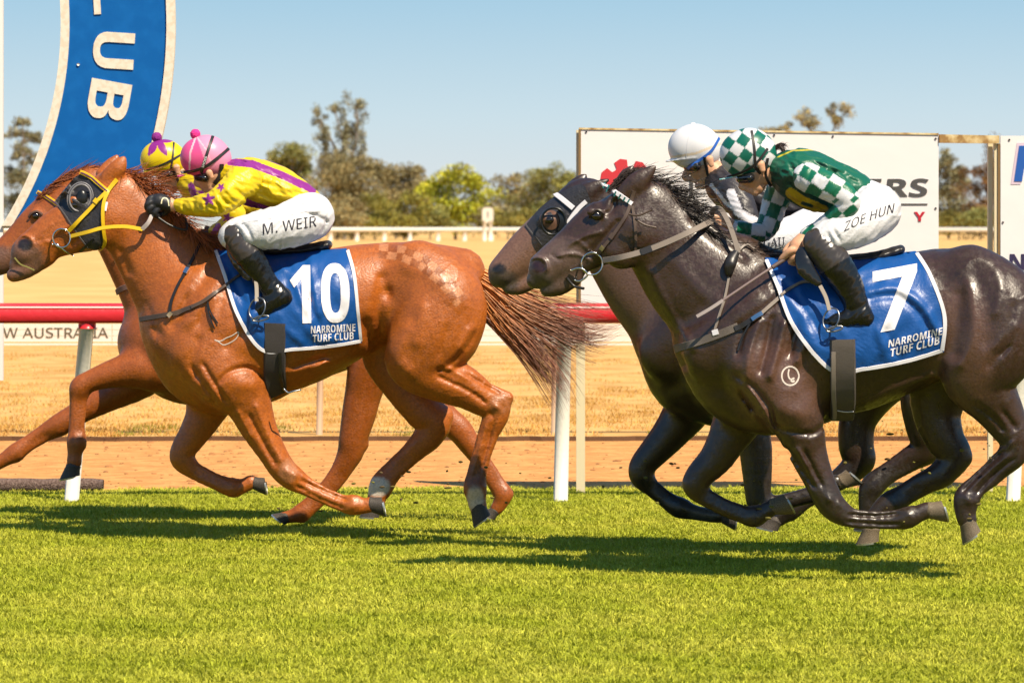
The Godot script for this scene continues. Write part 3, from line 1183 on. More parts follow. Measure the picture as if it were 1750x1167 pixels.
func build_trees() -> void:
	var g := "trees along the far side of the course"
	var olive := Color(0.25, 0.25, 0.075)
	var dull := Color(0.29, 0.245, 0.115)
	var grey := Color(0.235, 0.22, 0.12)
	var bright := Color(0.42, 0.42, 0.035)
	tree("pine_tree", "dark tiered pine standing left of the curved blue sign", "tree", g, -430, [[40, 208, 14, 8], [34, 228, 17, 9], [52, 240, 20, 9], [34, 262, 18, 12], [60, 268, 16, 10], [28, 300, 22, 18], [54, 318, 26, 22], [24, 350, 24, 24], [60, 358, 24, 24], [40, 384, 34, 14]], [[40, 402, 40, 330, 39, 260, 38, 206, 4.5], [39, 262, 58, 266, 2], [39, 240, 54, 238, 2]], grey, 1, 0.4)
	tree("gum_tree", "rounded olive gum rising just behind the yellow jacketed rider", "tree", g, -440, [[502, 262, 26, 24], [470, 272, 20, 18], [520, 290, 18, 20], [490, 298, 34, 24], [500, 340, 26, 30], [480, 372, 34, 24]], [[496, 402, 497, 340, 500, 270, 4.5], [497, 320, 472, 280, 2.5], [498, 310, 520, 280, 2.5]], olive, 2)
	tree("gum_tree", "tallest gum with three bare forked limbs and tufted heads", "tree", g, -420, [[543, 202, 11, 14], [552, 226, 13, 14], [572, 184, 11, 9], [556, 258, 10, 20], [583, 215, 12, 24], [590, 250, 12, 22], [578, 280, 14, 18], [606, 184, 15, 16], [612, 212, 14, 22], [614, 246, 13, 22], [560, 285, 12, 24], [606, 282, 16, 20]], [[588, 404, 590, 340, 584, 290, 566, 240, 544, 204, 6.5], [586, 300, 586, 250, 576, 205, 570, 184, 4], [588, 300, 606, 250, 610, 210, 607, 180, 5]], grey, 3, 0.36, 0.9)
	tree("gum_tree", "broad grey brown gum filling in below the three bare limbs", "tree", g, -412, [[598, 282, 38, 22], [570, 305, 34, 26], [622, 300, 34, 26], [600, 325, 44, 30], [582, 352, 34, 30], [626, 345, 36, 28], [600, 380, 38, 26]], [[600, 404, 600, 340, 590, 290, 7], [600, 345, 628, 300, 3]], dull, 4)
	tree("gum_tree", "low domed olive brown gum right of the tallest gum", "tree", g, -440, [[655, 298, 26, 18], [678, 308, 28, 18], [700, 304, 18, 18], [668, 330, 40, 22], [700, 335, 30, 26], [664, 364, 40, 26], [708, 370, 30, 24]], [[676, 403, 678, 350, 690, 310, 4], [678, 350, 656, 305, 3]], dull, 5)
	tree("bushy_tree", "bright yellow green bushy tree left of the distance marker", "tree", g, -405, [[765, 302, 26, 16], [790, 304, 28, 18], [740, 318, 24, 18], [815, 322, 26, 20], [776, 330, 46, 24], [745, 350, 38, 26], [808, 352, 38, 26], [776, 374, 60, 26]], [[778, 403, 778, 350, 768, 305, 5], [778, 350, 812, 318, 3.5], [778, 352, 742, 320, 3.5]], bright, 6, 0.44, 1.15)
	tree("shrub", "low lime green shrubs spreading right of the grey brown gum", "shrub", g, -396, [[690, 345, 34, 16], [655, 362, 30, 20], [700, 374, 40, 22], [650, 386, 34, 16]], [[690, 402, 692, 370, 690, 350, 3]], Color(0.26, 0.235, 0.045), 7)
	tree("gum_tree", "pale brownish gum thinning out behind the distance marker", "tree", g, -450, [[850, 320, 18, 16], [880, 314, 22, 16], [905, 322, 20, 18], [870, 345, 36, 22], [905, 352, 30, 24], [880, 378, 44, 22], [840, 376, 26, 22]], [[878, 403, 880, 350, 884, 314, 4], [880, 350, 906, 322, 2.5]], dull, 8, 0.42, 0.9)
	tree("gum_tree", "olive gum tree against the side edge of the large hoarding", "tree", g, -428, [[945, 302, 26, 16], [968, 306, 22, 18], [924, 318, 22, 20], [952, 332, 40, 24], [930, 358, 34, 26], [968, 364, 30, 26], [945, 382, 44, 20], [985, 330, 20, 24]], [[950, 403, 952, 350, 948, 304, 4.5], [951, 350, 972, 312, 3], [951, 350, 926, 322, 3]], olive, 9)
	tree("gum_tree", "spindly gum with two tufted tops above the checked helmet", "tree", g, -415, [[1374, 200, 16, 11], [1386, 208, 15, 11], [1422, 188, 10, 10], [1446, 190, 13, 9], [1432, 208, 12, 13], [1348, 218, 10, 8], [1318, 222, 13, 6], [1400, 250, 40, 30], [1390, 320, 60, 40], [1400, 380, 60, 30]], [[1402, 404, 1402, 320, 1400, 260, 1378, 205, 6], [1401, 270, 1428, 215, 1422, 186, 4], [1428, 215, 1448, 190, 2.5]], dull, 10, 0.36, 0.85)
	tree("gum_tree", "thin grey green gum left in the gap between the hoardings", "tree", g, -430, [[1618, 275, 14, 12], [1606, 290, 18, 16], [1630, 300, 16, 14], [1648, 310, 12, 18], [1620, 330, 34, 26], [1640, 356, 34, 30], [1614, 376, 36, 24]], [[1622, 403, 1624, 350, 1618, 278, 4], [1623, 330, 1646, 305, 2.5]], grey, 11, 0.38)
	tree("gum_tree", "rust tinged gum right in the gap between the hoardings", "tree", g, -418, [[1700, 282, 16, 16], [1682, 304, 20, 18], [1706, 320, 24, 24], [1676, 334, 28, 22], [1690, 362, 36, 28], [1668, 380, 30, 20], [1730, 330, 30, 60]], [[1696, 403, 1697, 340, 1700, 285, 4.5], [1697, 345, 1676, 310, 3]], Color(0.24, 0.145, 0.06), 12)
	var rng := RandomNumberGenerator.new()
	rng.seed = 77
	var spots := [545, 575, 640, 735, 842, 868, 925, 985, 1640, 1676]
	var named := ["low olive shrub at the foot of the tallest gum, next to the white breeches", "small dusty shrub under the broad grey brown gum", "yellowish shrub at the foot of the low domed gum", "olive shrub in the dip left of the bright green bushy tree", "dusty shrub directly behind the distance marker", "yellowish shrub just right of the distance marker", "olive shrub in front of the pale brownish gum's right edge", "dusty shrub beside the far dark horse's hooded poll", "yellowish shrub in the gap between hoardings, beside the larger hoarding", "olive shrub in the gap between hoardings, under the rust tinged gum"]
	for i in spots.size():
		var x: float = spots[i]
		var h := rng.randf_range(16, 30)
		var c := [olive, dull, Color(0.24, 0.21, 0.05)][i % 3] as Color
		tree("shrub", named[i], "shrub", "low shrubs behind the far rail", -392 - rng.randf() * 12, [[x, 396 - h, 26, h * 0.6], [x + 14, 392 - h * 0.6, 28, h * 0.6], [x - 16, 392 - h * 0.5, 26, h * 0.55]], [[x, 402, x, 385, 2.5]], c, 100 + i)
# ---------- horses ----------
const ZA := -18.6     # near chestnut
const ZB := -19.7    # far chestnut
const ZC := -16.65    # near dark bay
const ZD := -17.65    # far dark bay

# a leg: its main chain thins to the cannon bone between rows i0 and i1, and a tendon runs behind it (side: +1 or -1 across the path), with the ergot bulge at its end
func leg(z: float, rows: Array, i0: int, i1: int, side: float, k := 0.025, wide := 0.85, sub := 3) -> Array:
	var main := rows.duplicate(true)
	var tendon := []
	for i in range(maxi(i0 - 1, 0), mini(i1 + 2, rows.size())):
		var a: Array = rows[maxi(i - 1, 0)]
		var b: Array = rows[mini(i + 1, rows.size() - 1)]
		var t := Vector2(b[0] - a[0], b[1] - a[1]).normalized()
		var n := Vector2(-t.y, t.x) * side
		var r: float = rows[i][3]
		var inside := i >= i0 and i <= i1
		if inside:
			main[i][0] -= n.x * r * 0.30
			main[i][1] -= n.y * r * 0.30
			main[i][3] = r * 0.70
		tendon.append([rows[i][0] + n.x * r * (0.60 if inside else 0.30), rows[i][1] + n.y * r * (0.60 if inside else 0.30), rows[i][2], r * (0.44 if inside else 0.6)])
	var e: Array = rows[mini(i1 + 1, rows.size() - 1)]
	var p: Array = rows[i1]
	var te := Vector2(e[0] - p[0], e[1] - p[1]).normalized()
	var ne := Vector2(-te.y, te.x) * side
	return [chain(z, main, k, wide, 1, sub), chain(z, tendon, 0.004, 0.85, 1, sub),
		chain(z, [[e[0] + ne.x * e[3] * 0.55, e[1] + ne.y * e[3] * 0.55, e[2], e[3] * 0.62], [e[0] + ne.x * e[3] * 0.75 + te.x * 5, e[1] + ne.y * e[3] * 0.75 + te.y * 5, e[2], e[3] * 0.36]], 0.006, 0.9)]

func horse_a() -> Array:
	var z := ZA
	return [
		chain(z, [[792, 462, 0, 36], [745, 480, 0, 62], [690, 486, 0, 72], [620, 505, 0, 87], [560, 528, 0, 101], [500, 546, 0, 115], [440, 560, 0, 118], [390, 562, 0, 114], [345, 555, 0, 96]], 0.06, 0.86, 1, 6),
		chain(z, [[320, 420, 0, 26], [350, 437, 0, 24], [392, 440, 0, 24], [450, 452, 0, 20]], 0.06, 0.7),
		chain(z, [[345, 525, 0, 100, 0.72], [310, 490, 0, 86, 0.6], [270, 440, 0, 70, 0.52], [232, 388, 0, 60, 0.5], [196, 345, 0, 50, 0.55]], 0.05, 0.55, 1, 6),
		chain(z, [[196, 340, 0, 47, 0.62], [152, 376, 0, 50, 0.66], [120, 389, 0, 44, 0.6], [92, 402, 0, 38, 0.6], [62, 421, 0, 31, 0.72], [43, 430, 0, 24, 0.85]], 0.03, 0.6, 1, 5),
		chain(z, [[185, 372, 0.05, 40], [160, 398, 0.052, 30]], 0.02, 0.5),
		chain(z, [[185, 372, -0.05, 40], [160, 398, -0.052, 30]], 0.02, 0.5),
		chain(z, [[40, 436, 0, 19], [26, 452, 0, 11]], 0.015, 0.95),
		chain(z, [[78, 440, 0, 15], [45, 460, 0, 15], [22, 470, 0, 12]], 0.012, 0.9),
		chain(z, [[124, 342, 0.078, 7], [138, 348, 0.08, 7]], 0.02, 0.6),
		chain(z, [[186, 302, 0.05, 15], [201, 286, 0.06, 14], [211, 270, 0.06, 4]], 0.012, 0.6),
		chain(z, [[176, 298, -0.05, 13], [190, 282, -0.06, 12], [199, 268, -0.06, 4]], 0.012, 0.7),
		chain(z, [[190, 297, 0.085, 5], [203, 282, 0.088, 4]], 0.008, 0.8, -1),
		chain(z, [[398, 462, 0.09, 34], [350, 520, 0.13, 58], [306, 575, 0.12, 46]], 0.05, 0.62, 1, 5),
		chain(z, [[398, 462, -0.09, 34], [350, 520, -0.13, 58], [306, 575, -0.12, 46]], 0.05, 0.62, 1, 5),
		chain(z, [[300, 560, 0, 58], [330, 625, 0, 60], [385, 655, 0, 54], [450, 640, 0, 46]], 0.05, 1.0, 1, 5),
		] + leg(z, [[335, 600, 0.14, 54], [385, 645, 0.15, 55], [418, 678, 0.14, 42], [440, 728, 0.13, 31], [464, 772, 0.13, 24], [484, 803, 0.13, 22], [500, 818, 0.13, 20], [522, 831, 0.13, 15.5], [555, 848, 0.13, 13.5], [582, 859, 0.13, 14], [602, 864, 0.13, 16], [618, 865, 0.13, 13], [634, 862, 0.13, 13]], 7, 9, -1, 0.025, 0.85, 3) + [
		] + leg(z, [[330, 610, -0.14, 54], [360, 655, -0.15, 50], [350, 705, -0.14, 33], [330, 742, -0.14, 25], [312, 770, -0.14, 21], [312, 788, -0.14, 19], [334, 806, -0.14, 14], [368, 823, -0.14, 13.5], [396, 834, -0.14, 15], [412, 832, -0.14, 12], [428, 824, -0.14, 12]], 6, 7, -1, 0.025, 0.85, 3) + [
		] + leg(z, [[715, 462, 0.10, 50], [752, 515, 0.12, 76], [745, 565, 0.14, 76], [715, 610, 0.15, 58], [745, 640, 0.14, 44], [790, 660, 0.13, 36], [826, 683, 0.12, 28], [848, 695, 0.12, 24], [844, 715, 0.12, 20], [834, 742, 0.12, 17], [822, 780, 0.12, 15.5], [813, 815, 0.12, 16], [810, 834, 0.12, 18], [813, 850, 0.12, 15], [817, 866, 0.12, 15]], 9, 11, -1, 0.035, 0.75, 4) + [
		chain(z, [[846, 676, 0.12, 13], [868, 679, 0.12, 9]], 0.02, 0.8),
		] + leg(z, [[700, 480, -0.10, 50], [715, 540, -0.13, 70], [680, 585, -0.14, 52], [660, 610, -0.14, 40], [690, 655, -0.14, 38], [722, 700, -0.13, 33], [742, 722, -0.13, 29], [728, 748, -0.13, 23], [700, 777, -0.13, 18], [672, 803, -0.13, 17], [652, 826, -0.13, 19], [646, 843, -0.13, 16], [642, 858, -0.13, 15]], 8, 9, -1, 0.035, 0.75, 4) + [
		chain(z, [[744, 708, -0.13, 16], [764, 708, -0.13, 10]], 0.02, 0.8),
		chain(z, [[34, 413, 0.056, 9], [46, 421, 0.064, 12]], 0.005, 0.75, -1),
		chain(z, [[36, 414, -0.055, 9], [46, 420, -0.062, 10]], 0.006, 0.7, -1),
		chain(z, [[14, 462, 0, 3.2, 12.0], [48, 449, 0, 3.6, 12.0], [80, 432, 0, 2.4, 12.0]], 0.008, 20.0, -1),
	]

func horse_b() -> Array:
	var z := ZB
	return [
		chain(z, [[765, 495, 0, 45], [720, 505, 0, 60], [640, 520, 0, 80], [560, 540, 0, 98], [480, 555, 0, 106], [400, 565, 0, 106], [340, 560, 0, 92]], 0.06, 0.86, 1, 4),
		chain(z, [[165, 335, 0, 46, 0.55], [208, 398, 0, 50, 0.5], [250, 468, 0, 58, 0.52], [300, 540, 0, 80, 0.65]], 0.05, 0.55, 1, 5),
		chain(z, [[160, 330, 0, 45, 0.62], [112, 360, 0, 48, 0.66], [72, 386, 0, 41, 0.6], [36, 416, 0, 33, 0.6], [8, 438, 0, 28, 0.72], [-10, 450, 0, 22, 0.85]], 0.03, 0.6, 1, 4),
		chain(z, [[58, 365, 0.066, 8], [70, 370, 0.07, 8]], 0.02, 0.6),
		chain(z, [[310, 520, 0.1, 55], [272, 575, 0.11, 46]], 0.05, 0.62, 1, 4),
		chain(z, [[310, 520, -0.1, 55], [272, 575, -0.11, 46]], 0.05, 0.62, 1, 4),
		chain(z, [[268, 585, 0, 68], [300, 630, 0, 55], [350, 640, 0, 55]], 0.05, 1.0, 1, 4),
		] + leg(z, [[290, 600, 0.13, 50], [275, 630, 0.13, 40], [244, 629, 0.13, 36], [212, 634, 0.13, 28], [180, 642, 0.13, 22], [152, 652, 0.13, 18], [136, 662, 0.13, 18], [133, 682, 0.13, 15], [131, 718, 0.13, 13.5], [130, 740, 0.13, 14], [129, 755, 0.13, 16], [127, 775, 0.13, 12], [126, 790, 0.13, 13]], 7, 9, -1, 0.025, 0.85, 3) + [
		] + leg(z, [[280, 600, -0.13, 48], [240, 645, -0.13, 36], [185, 678, -0.13, 25], [140, 702, -0.13, 20], [100, 726, -0.13, 19], [75, 740, -0.13, 15], [50, 756, -0.13, 13.5], [26, 772, -0.13, 15], [5, 786, -0.13, 12], [-15, 796, -0.13, 12]], 5, 6, -1, 0.025, 0.85, 3) + [
		] + leg(z, [[690, 520, 0.1, 60], [668, 580, 0.13, 50], [634, 628, 0.14, 38], [620, 675, 0.13, 31], [613, 708, 0.13, 29], [603, 750, 0.13, 24], [597, 775, 0.12, 21], [580, 808, 0.12, 17], [558, 836, 0.12, 15], [534, 860, 0.12, 15], [515, 875, 0.12, 15], [498, 882, 0.12, 11], [482, 885, 0.12, 10]], 7, 9, -1, 0.03, 0.75, 4) + [
		chain(z, [[610, 752, 0.12, 15], [620, 760, 0.12, 9]], 0.02, 0.8),
		] + leg(z, [[700, 520, -0.1, 55], [690, 590, -0.13, 50], [715, 660, -0.13, 34], [755, 708, -0.13, 24], [785, 735, -0.13, 22], [802, 760, -0.13, 18], [825, 792, -0.13, 15], [847, 825, -0.13, 14.5], [858, 845, -0.13, 16], [855, 860, -0.13, 12], [848, 870, -0.13, 11]], 6, 7, -1, 0.03, 0.75, 4) + [
	]

func horse_c() -> Array:
	var z := ZC
	return [
		chain(z, [[1800, 515, 0, 60], [1745, 545, 0, 78], [1690, 532, 0, 85], [1625, 523, 0, 98], [1560, 545, 0, 111], [1500, 562, 0, 123], [1440, 575, 0, 132], [1380, 580, 0, 130], [1320, 575, 0, 112]], 0.06, 0.86, 1, 6),
		chain(z, [[1270, 432, 0, 24], [1310, 457, 0, 26], [1370, 464, 0, 26], [1430, 468, 0, 20]], 0.06, 0.7),
		chain(z, [[1320, 550, 0, 112, 0.72], [1258, 520, 0, 108, 0.62], [1198, 476, 0, 95, 0.52], [1150, 424, 0, 77, 0.5], [1106, 368, 0, 58, 0.55]], 0.05, 0.55, 1, 6),
		chain(z, [[1103, 362, 0, 52, 0.62], [1058, 388, 0, 54, 0.66], [1022, 402, 0, 51, 0.6], [990, 424, 0, 43, 0.6], [957, 444, 0, 35, 0.72], [932, 458, 0, 28, 0.85]], 0.03, 0.6, 1, 5),
		chain(z, [[1088, 398, 0.055, 46], [1064, 426, 0.056, 34]], 0.02, 0.5),
		chain(z, [[1088, 398, -0.055, 46], [1064, 426, -0.056, 34]], 0.02, 0.5),
		chain(z, [[926, 470, 0, 22], [914, 480, 0, 14]], 0.015, 0.95),
		chain(z, [[980, 474, 0, 16], [954, 489, 0, 16], [934, 496, 0, 11]], 0.012, 0.9),
		chain(z, [[1010, 362, 0.076, 7], [1026, 364, 0.08, 7]], 0.02, 0.6),
		chain(z, [[1066, 334, 0.05, 16], [1088, 313, 0.06, 18], [1106, 297, 0.06, 11], [1120, 284, 0.06, 3]], 0.012, 0.6),
		chain(z, [[1074, 326, 0.088, 7], [1098, 303, 0.09, 4]], 0.008, 0.8, -1),
		chain(z, [[1062, 318, -0.05, 14], [1072, 300, -0.06, 12], [1081, 286, -0.06, 4]], 0.012, 0.7),
		chain(z, [[1375, 482, 0.09, 40], [1302, 545, 0.14, 66], [1218, 600, 0.12, 52]], 0.05, 0.62, 1, 5),
		chain(z, [[1375, 482, -0.09, 40], [1302, 545, -0.14, 66], [1218, 600, -0.12, 52]], 0.05, 0.62, 1, 5),
		chain(z, [[1208, 585, 0, 58], [1250, 655, 0, 62], [1312, 688, 0, 56], [1390, 680, 0, 46]], 0.05, 1.0, 1, 5),
		] + leg(z, [[1290, 620, 0.15, 60], [1335, 670, 0.16, 58], [1364, 720, 0.15, 44], [1380, 770, 0.14, 33], [1398, 815, 0.14, 26], [1414, 850, 0.14, 24], [1430, 872, 0.14, 21], [1458, 886, 0.14, 16], [1505, 889, 0.14, 14.5], [1535, 888, 0.14, 16], [1552, 886, 0.14, 17], [1570, 878, 0.14, 14], [1586, 872, 0.14, 14]], 7, 9, -1, 0.025, 0.85, 3) + [
		] + leg(z, [[1275, 640, -0.15, 58], [1268, 700, -0.15, 46], [1245, 748, -0.14, 34], [1222, 786, -0.14, 28], [1196, 812, -0.14, 23], [1188, 832, -0.14, 20], [1206, 850, -0.14, 15], [1240, 868, -0.14, 14.5], [1272, 880, -0.14, 15], [1290, 884, -0.14, 17], [1305, 876, -0.14, 14], [1318, 868, -0.14, 14]], 6, 8, -1, 0.025, 0.85, 3) + [
		] + leg(z, [[1660, 470, 0.10, 52], [1700, 535, 0.13, 86], [1692, 592, 0.15, 80], [1670, 640, 0.15, 60], [1697, 682, 0.14, 45], [1722, 722, 0.13, 34], [1738, 752, 0.13, 28], [1728, 778, 0.13, 23], [1700, 805, 0.12, 20], [1668, 832, 0.12, 18], [1652, 850, 0.12, 20], [1650, 870, 0.12, 17], [1654, 890, 0.12, 16]], 8, 9, -1, 0.035, 0.75, 4) + [
		chain(z, [[1742, 742, 0.13, 18], [1762, 740, 0.13, 12]], 0.02, 0.8),
		] + leg(z, [[1650, 500, -0.10, 60], [1640, 580, -0.13, 72], [1612, 650, -0.14, 56], [1602, 700, -0.14, 42], [1613, 745, -0.13, 34], [1632, 780, -0.13, 27], [1608, 810, -0.13, 22], [1575, 828, -0.13, 19], [1545, 846, -0.13, 18], [1524, 858, -0.13, 20], [1505, 874, -0.13, 16], [1494, 892, -0.13, 16]], 7, 8, -1, 0.035, 0.75, 4) + [
		chain(z, [[1638, 774, -0.13, 18], [1650, 782, -0.13, 10]], 0.02, 0.8),
		chain(z, [[913, 451, 0.06, 9], [926, 458, 0.070, 12.5]], 0.005, 0.75, -1),
		chain(z, [[915, 452, -0.06, 9], [926, 458, -0.068, 11]], 0.006, 0.7, -1),
		chain(z, [[903, 490, 0, 3.2, 12.0], [938, 481, 0, 3.6, 12.0], [970, 464, 0, 2.4, 12.0]], 0.008, 20.0, -1),
	]

func horse_d() -> Array:
	var z := ZD
	return [
		chain(z, [[1700, 525, 0, 70], [1620, 532, 0, 85], [1540, 545, 0, 98], [1440, 560, 0, 110], [1340, 568, 0, 112], [1240, 560, 0, 98], [1185, 560, 0, 88]], 0.06, 0.86, 1, 5),
		chain(z, [[1004, 360, 0, 50, 0.55], [1055, 424, 0, 60, 0.5], [1112, 486, 0, 80, 0.52], [1175, 545, 0, 98, 0.65]], 0.05, 0.55, 1, 5),
		chain(z, [[1000, 352, 0, 45, 0.62], [965, 385, 0, 48, 0.66], [932, 408, 0, 43, 0.6], [901, 431, 0, 37, 0.6], [873, 453, 0, 29, 0.72], [857, 464, 0, 23, 0.85]], 0.03, 0.6, 1, 5),
		chain(z, [[856, 472, 0, 18], [850, 479, 0, 12]], 0.015, 0.95),
		chain(z, [[905, 482, 0, 14], [886, 491, 0, 13], [868, 494, 0, 9]], 0.012, 0.9),
		chain(z, [[930, 373, 0.075, 10], [946, 376, 0.078, 9]], 0.02, 0.6),
		chain(z, [[984, 340, 0.05, 13], [1005, 328, 0.06, 15], [1024, 316, 0.06, 9], [1040, 307, 0.06, 3]], 0.012, 0.6),
		chain(z, [[990, 337, 0.088, 7], [1015, 322, 0.09, 4]], 0.008, 0.8, -1),
		chain(z, [[978, 325, -0.05, 14], [990, 313, -0.06, 13], [1000, 301, -0.06, 5]], 0.012, 0.6),
		chain(z, [[1230, 500, 0.09, 40], [1192, 560, 0.13, 62], [1142, 600, 0.12, 50]], 0.05, 0.62, 1, 5),
		chain(z, [[1230, 500, -0.09, 40], [1192, 560, -0.13, 62], [1142, 600, -0.12, 50]], 0.05, 0.62, 1, 5),
		chain(z, [[1142, 590, 0, 54], [1172, 650, 0, 59], [1240, 680, 0, 52]], 0.05, 1.0, 1, 5),
		] + leg(z, [[1168, 640, -0.14, 50], [1178, 690, -0.14, 42], [1150, 735, -0.14, 32], [1120, 770, -0.14, 26], [1098, 796, -0.14, 22], [1097, 815, -0.14, 20], [1112, 832, -0.14, 15], [1138, 853, -0.14, 14.5], [1160, 868, -0.14, 17], [1185, 875, -0.14, 13], [1210, 880, -0.14, 12], [1232, 882, -0.14, 12]], 6, 7, -1, 0.025, 0.85, 3) + [
		chain(z, [[1218, 640, 0.14, 50], [1260, 700, 0.14, 40], [1288, 750, 0.14, 30], [1294, 800, 0.14, 26], [1296, 845, 0.14, 22], [1302, 862, 0.14, 20], [1330, 860, 0.14, 14], [1370, 850, 0.14, 14], [1398, 842, 0.14, 15], [1412, 830, 0.14, 12], [1430, 824, 0.14, 13]], 0.025, 0.85),
		] + leg(z, [[1620, 540, -0.1, 60], [1560, 600, -0.13, 60], [1502, 655, -0.13, 46], [1468, 715, -0.13, 32], [1464, 762, -0.13, 30], [1470, 788, -0.13, 26], [1448, 808, -0.13, 20], [1415, 832, -0.13, 16], [1380, 852, -0.13, 15], [1352, 868, -0.13, 17], [1338, 880, -0.13, 14], [1330, 888, -0.13, 13]], 7, 8, -1, 0.035, 0.75, 4) + [
		] + leg(z, [[1660, 540, 0.1, 60], [1625, 610, 0.13, 60], [1590, 670, 0.14, 50], [1582, 722, 0.14, 35], [1586, 764, 0.13, 27], [1555, 785, 0.13, 21], [1522, 806, 0.13, 18], [1492, 828, 0.13, 19], [1484, 848, 0.13, 16], [1483, 880, 0.13, 14]], 5, 6, -1, 0.035, 0.75, 4) + [
		chain(z, [[846, 455, 0.055, 8], [857, 461, 0.062, 11]], 0.005, 0.75, -1),
	]

# raised and hollow lines of muscle, tendon and vein on the near side: photo points, width in pixels, height in millimetres
func relief_map(x0: int, y0: int, w: int, h: int, lines: Array) -> Dictionary:
	var d := PackedFloat32Array()
	d.resize(w * h)
	for l in lines:
		var path := smooth_path(V(l[0]), 2.0)
		var wd: float = l[1]
		var best := {}
		for qi in path.size():
			var q: Vector2 = path[qi]
			var fade := minf(1.0, minf(qi + 1.0, path.size() - qi) / 6.0)
			var rr := int(wd * 2.0) + 1
			for j in range(-rr, rr + 1):
				for i in range(-rr, rr + 1):
					var x := int(q.x) + i - x0
					var y := int(q.y) + j - y0
					if x < 0 or y < 0 or x >= w or y >= h:
						continue
					var g: float = exp(-(i * i + j * j) / (wd * wd)) * fade
					var k := y * w + x
					if g > best.get(k, 0.0):
						best[k] = g
		for k in best:
			d[k] += best[k] * l[2] * 0.001
	return {"d": d, "x": x0, "y": y0, "w": w, "h": h}

func relief_warp(m: Dictionary, zmid: float) -> Variant:
	var d: PackedFloat32Array = m.d
	var w: int = m.w
	var h: int = m.h
	var x0: int = m.x
	var y0: int = m.y
	var nb := noise_b
	var na := noise_a
	return func(p: Vector3) -> float:
		var lump := 0.0012 * nb.get_noise_3d(p.x * 14.0, p.y * 11.0, p.z * 14.0)
		var vein := 1.0 - absf(nb.get_noise_3d(p.x * 6.0 + 31.0, p.y * 6.0, p.z * 6.0)) * 9.0
		if vein > 0.0:
			lump -= 0.0034 * vein * vein * smoothstep(-0.1, 0.35, na.get_noise_3d(p.x * 2.4, p.y * 2.4, p.z * 2.4 + 9.0))
		var f := clampf((p.z - zmid + 0.02) * 14.0, 0.0, 1.0)
		if f <= 0.0:
			return lump
		var q := proj(p)
		var x := int(q.x) - x0
		var y := int(q.y) - y0
		if x < 0 or y < 0 or x >= w - 1 or y >= h - 1:
			return lump
		var fx := q.x - floorf(q.x)
		var fy := q.y - floorf(q.y)
		var k := y * w + x
		return lump - f * lerpf(lerpf(d[k], d[k + 1], fx), lerpf(d[k + w], d[k + w + 1], fx), fy)

const RELIEF_A := [
	[[205, 425, 232, 495, 272, 575], 8, -4], [[222, 470, 262, 560], 6, 3], [[378, 440, 332, 500, 292, 560], 9, -4], [[388, 462, 345, 520, 318, 556], 12, 4],
	[[320, 505, 306, 545], 6, -3], [[352, 515, 338, 560], 6, -3], [[368, 505, 362, 560], 7, 3], [[340, 575, 330, 612, 336, 650], 8, -3],
	[[372, 657, 392, 636, 425, 630, 454, 648], 5, -4], [[405, 655, 440, 660], 14, 3.5], [[345, 620, 388, 690], 4, -4], [[325, 625, 370, 690], 4, -3], [[385, 600, 400, 580, 430, 560], 10, -3],
	[[424, 706, 442, 742, 472, 796], 4, -4], [[436, 690, 458, 742, 484, 792], 5, 3], [[404, 700, 430, 752], 5, 3], [[486, 800, 497, 812], 6, 4], [[500, 806, 508, 818], 4, 3],
	[[512, 820, 560, 842, 596, 856], 3, -3], [[505, 830, 550, 854, 590, 870], 3, -3], [[600, 868, 612, 862], 5, 3],
	[[622, 548, 634, 580, 648, 600], 12, -8], [[655, 470, 646, 530, 652, 590], 10, -6], [[663, 490, 662, 512], 9, -7], [[690, 452, 740, 470, 790, 520], 16, 4], [[700, 560, 680, 610, 700, 640], 12, 4],
	[[812, 566, 798, 592, 770, 622, 745, 636], 5, -3.2], [[806, 560, 786, 604], 8, 4], [[765, 560, 752, 610], 9, -3], [[725, 520, 712, 590], 12, 4],
	[[745, 642, 800, 668, 832, 690], 4, -4], [[796, 640, 830, 660, 858, 676], 4, -4], [[756, 626, 806, 650], 5, 3], [[842, 690, 856, 702], 5, 4], [[836, 704, 846, 716], 4, -3], [[858, 690, 862, 704], 3, -3],
	[[846, 716, 834, 760, 822, 806], 3, -3], [[832, 722, 818, 776, 806, 815], 3, 2],
	[[96, 398, 118, 386, 142, 374], 4, 4], [[70, 406, 92, 418, 112, 424], 3, 2], [[60, 412, 84, 408], 3, -2], [[28, 408, 40, 402, 52, 408, 56, 420], 3, 4], [[120, 420, 140, 400, 168, 352], 6, -4], [[92, 380, 70, 398], 4, 2],
	[[460, 640, 470, 600, 460, 560], 14, -2], [[480, 640, 560, 622, 600, 606], 8, 3], [[500, 630, 530, 618, 560, 610], 5, -3], [[535, 632, 560, 616], 4, 3],
]
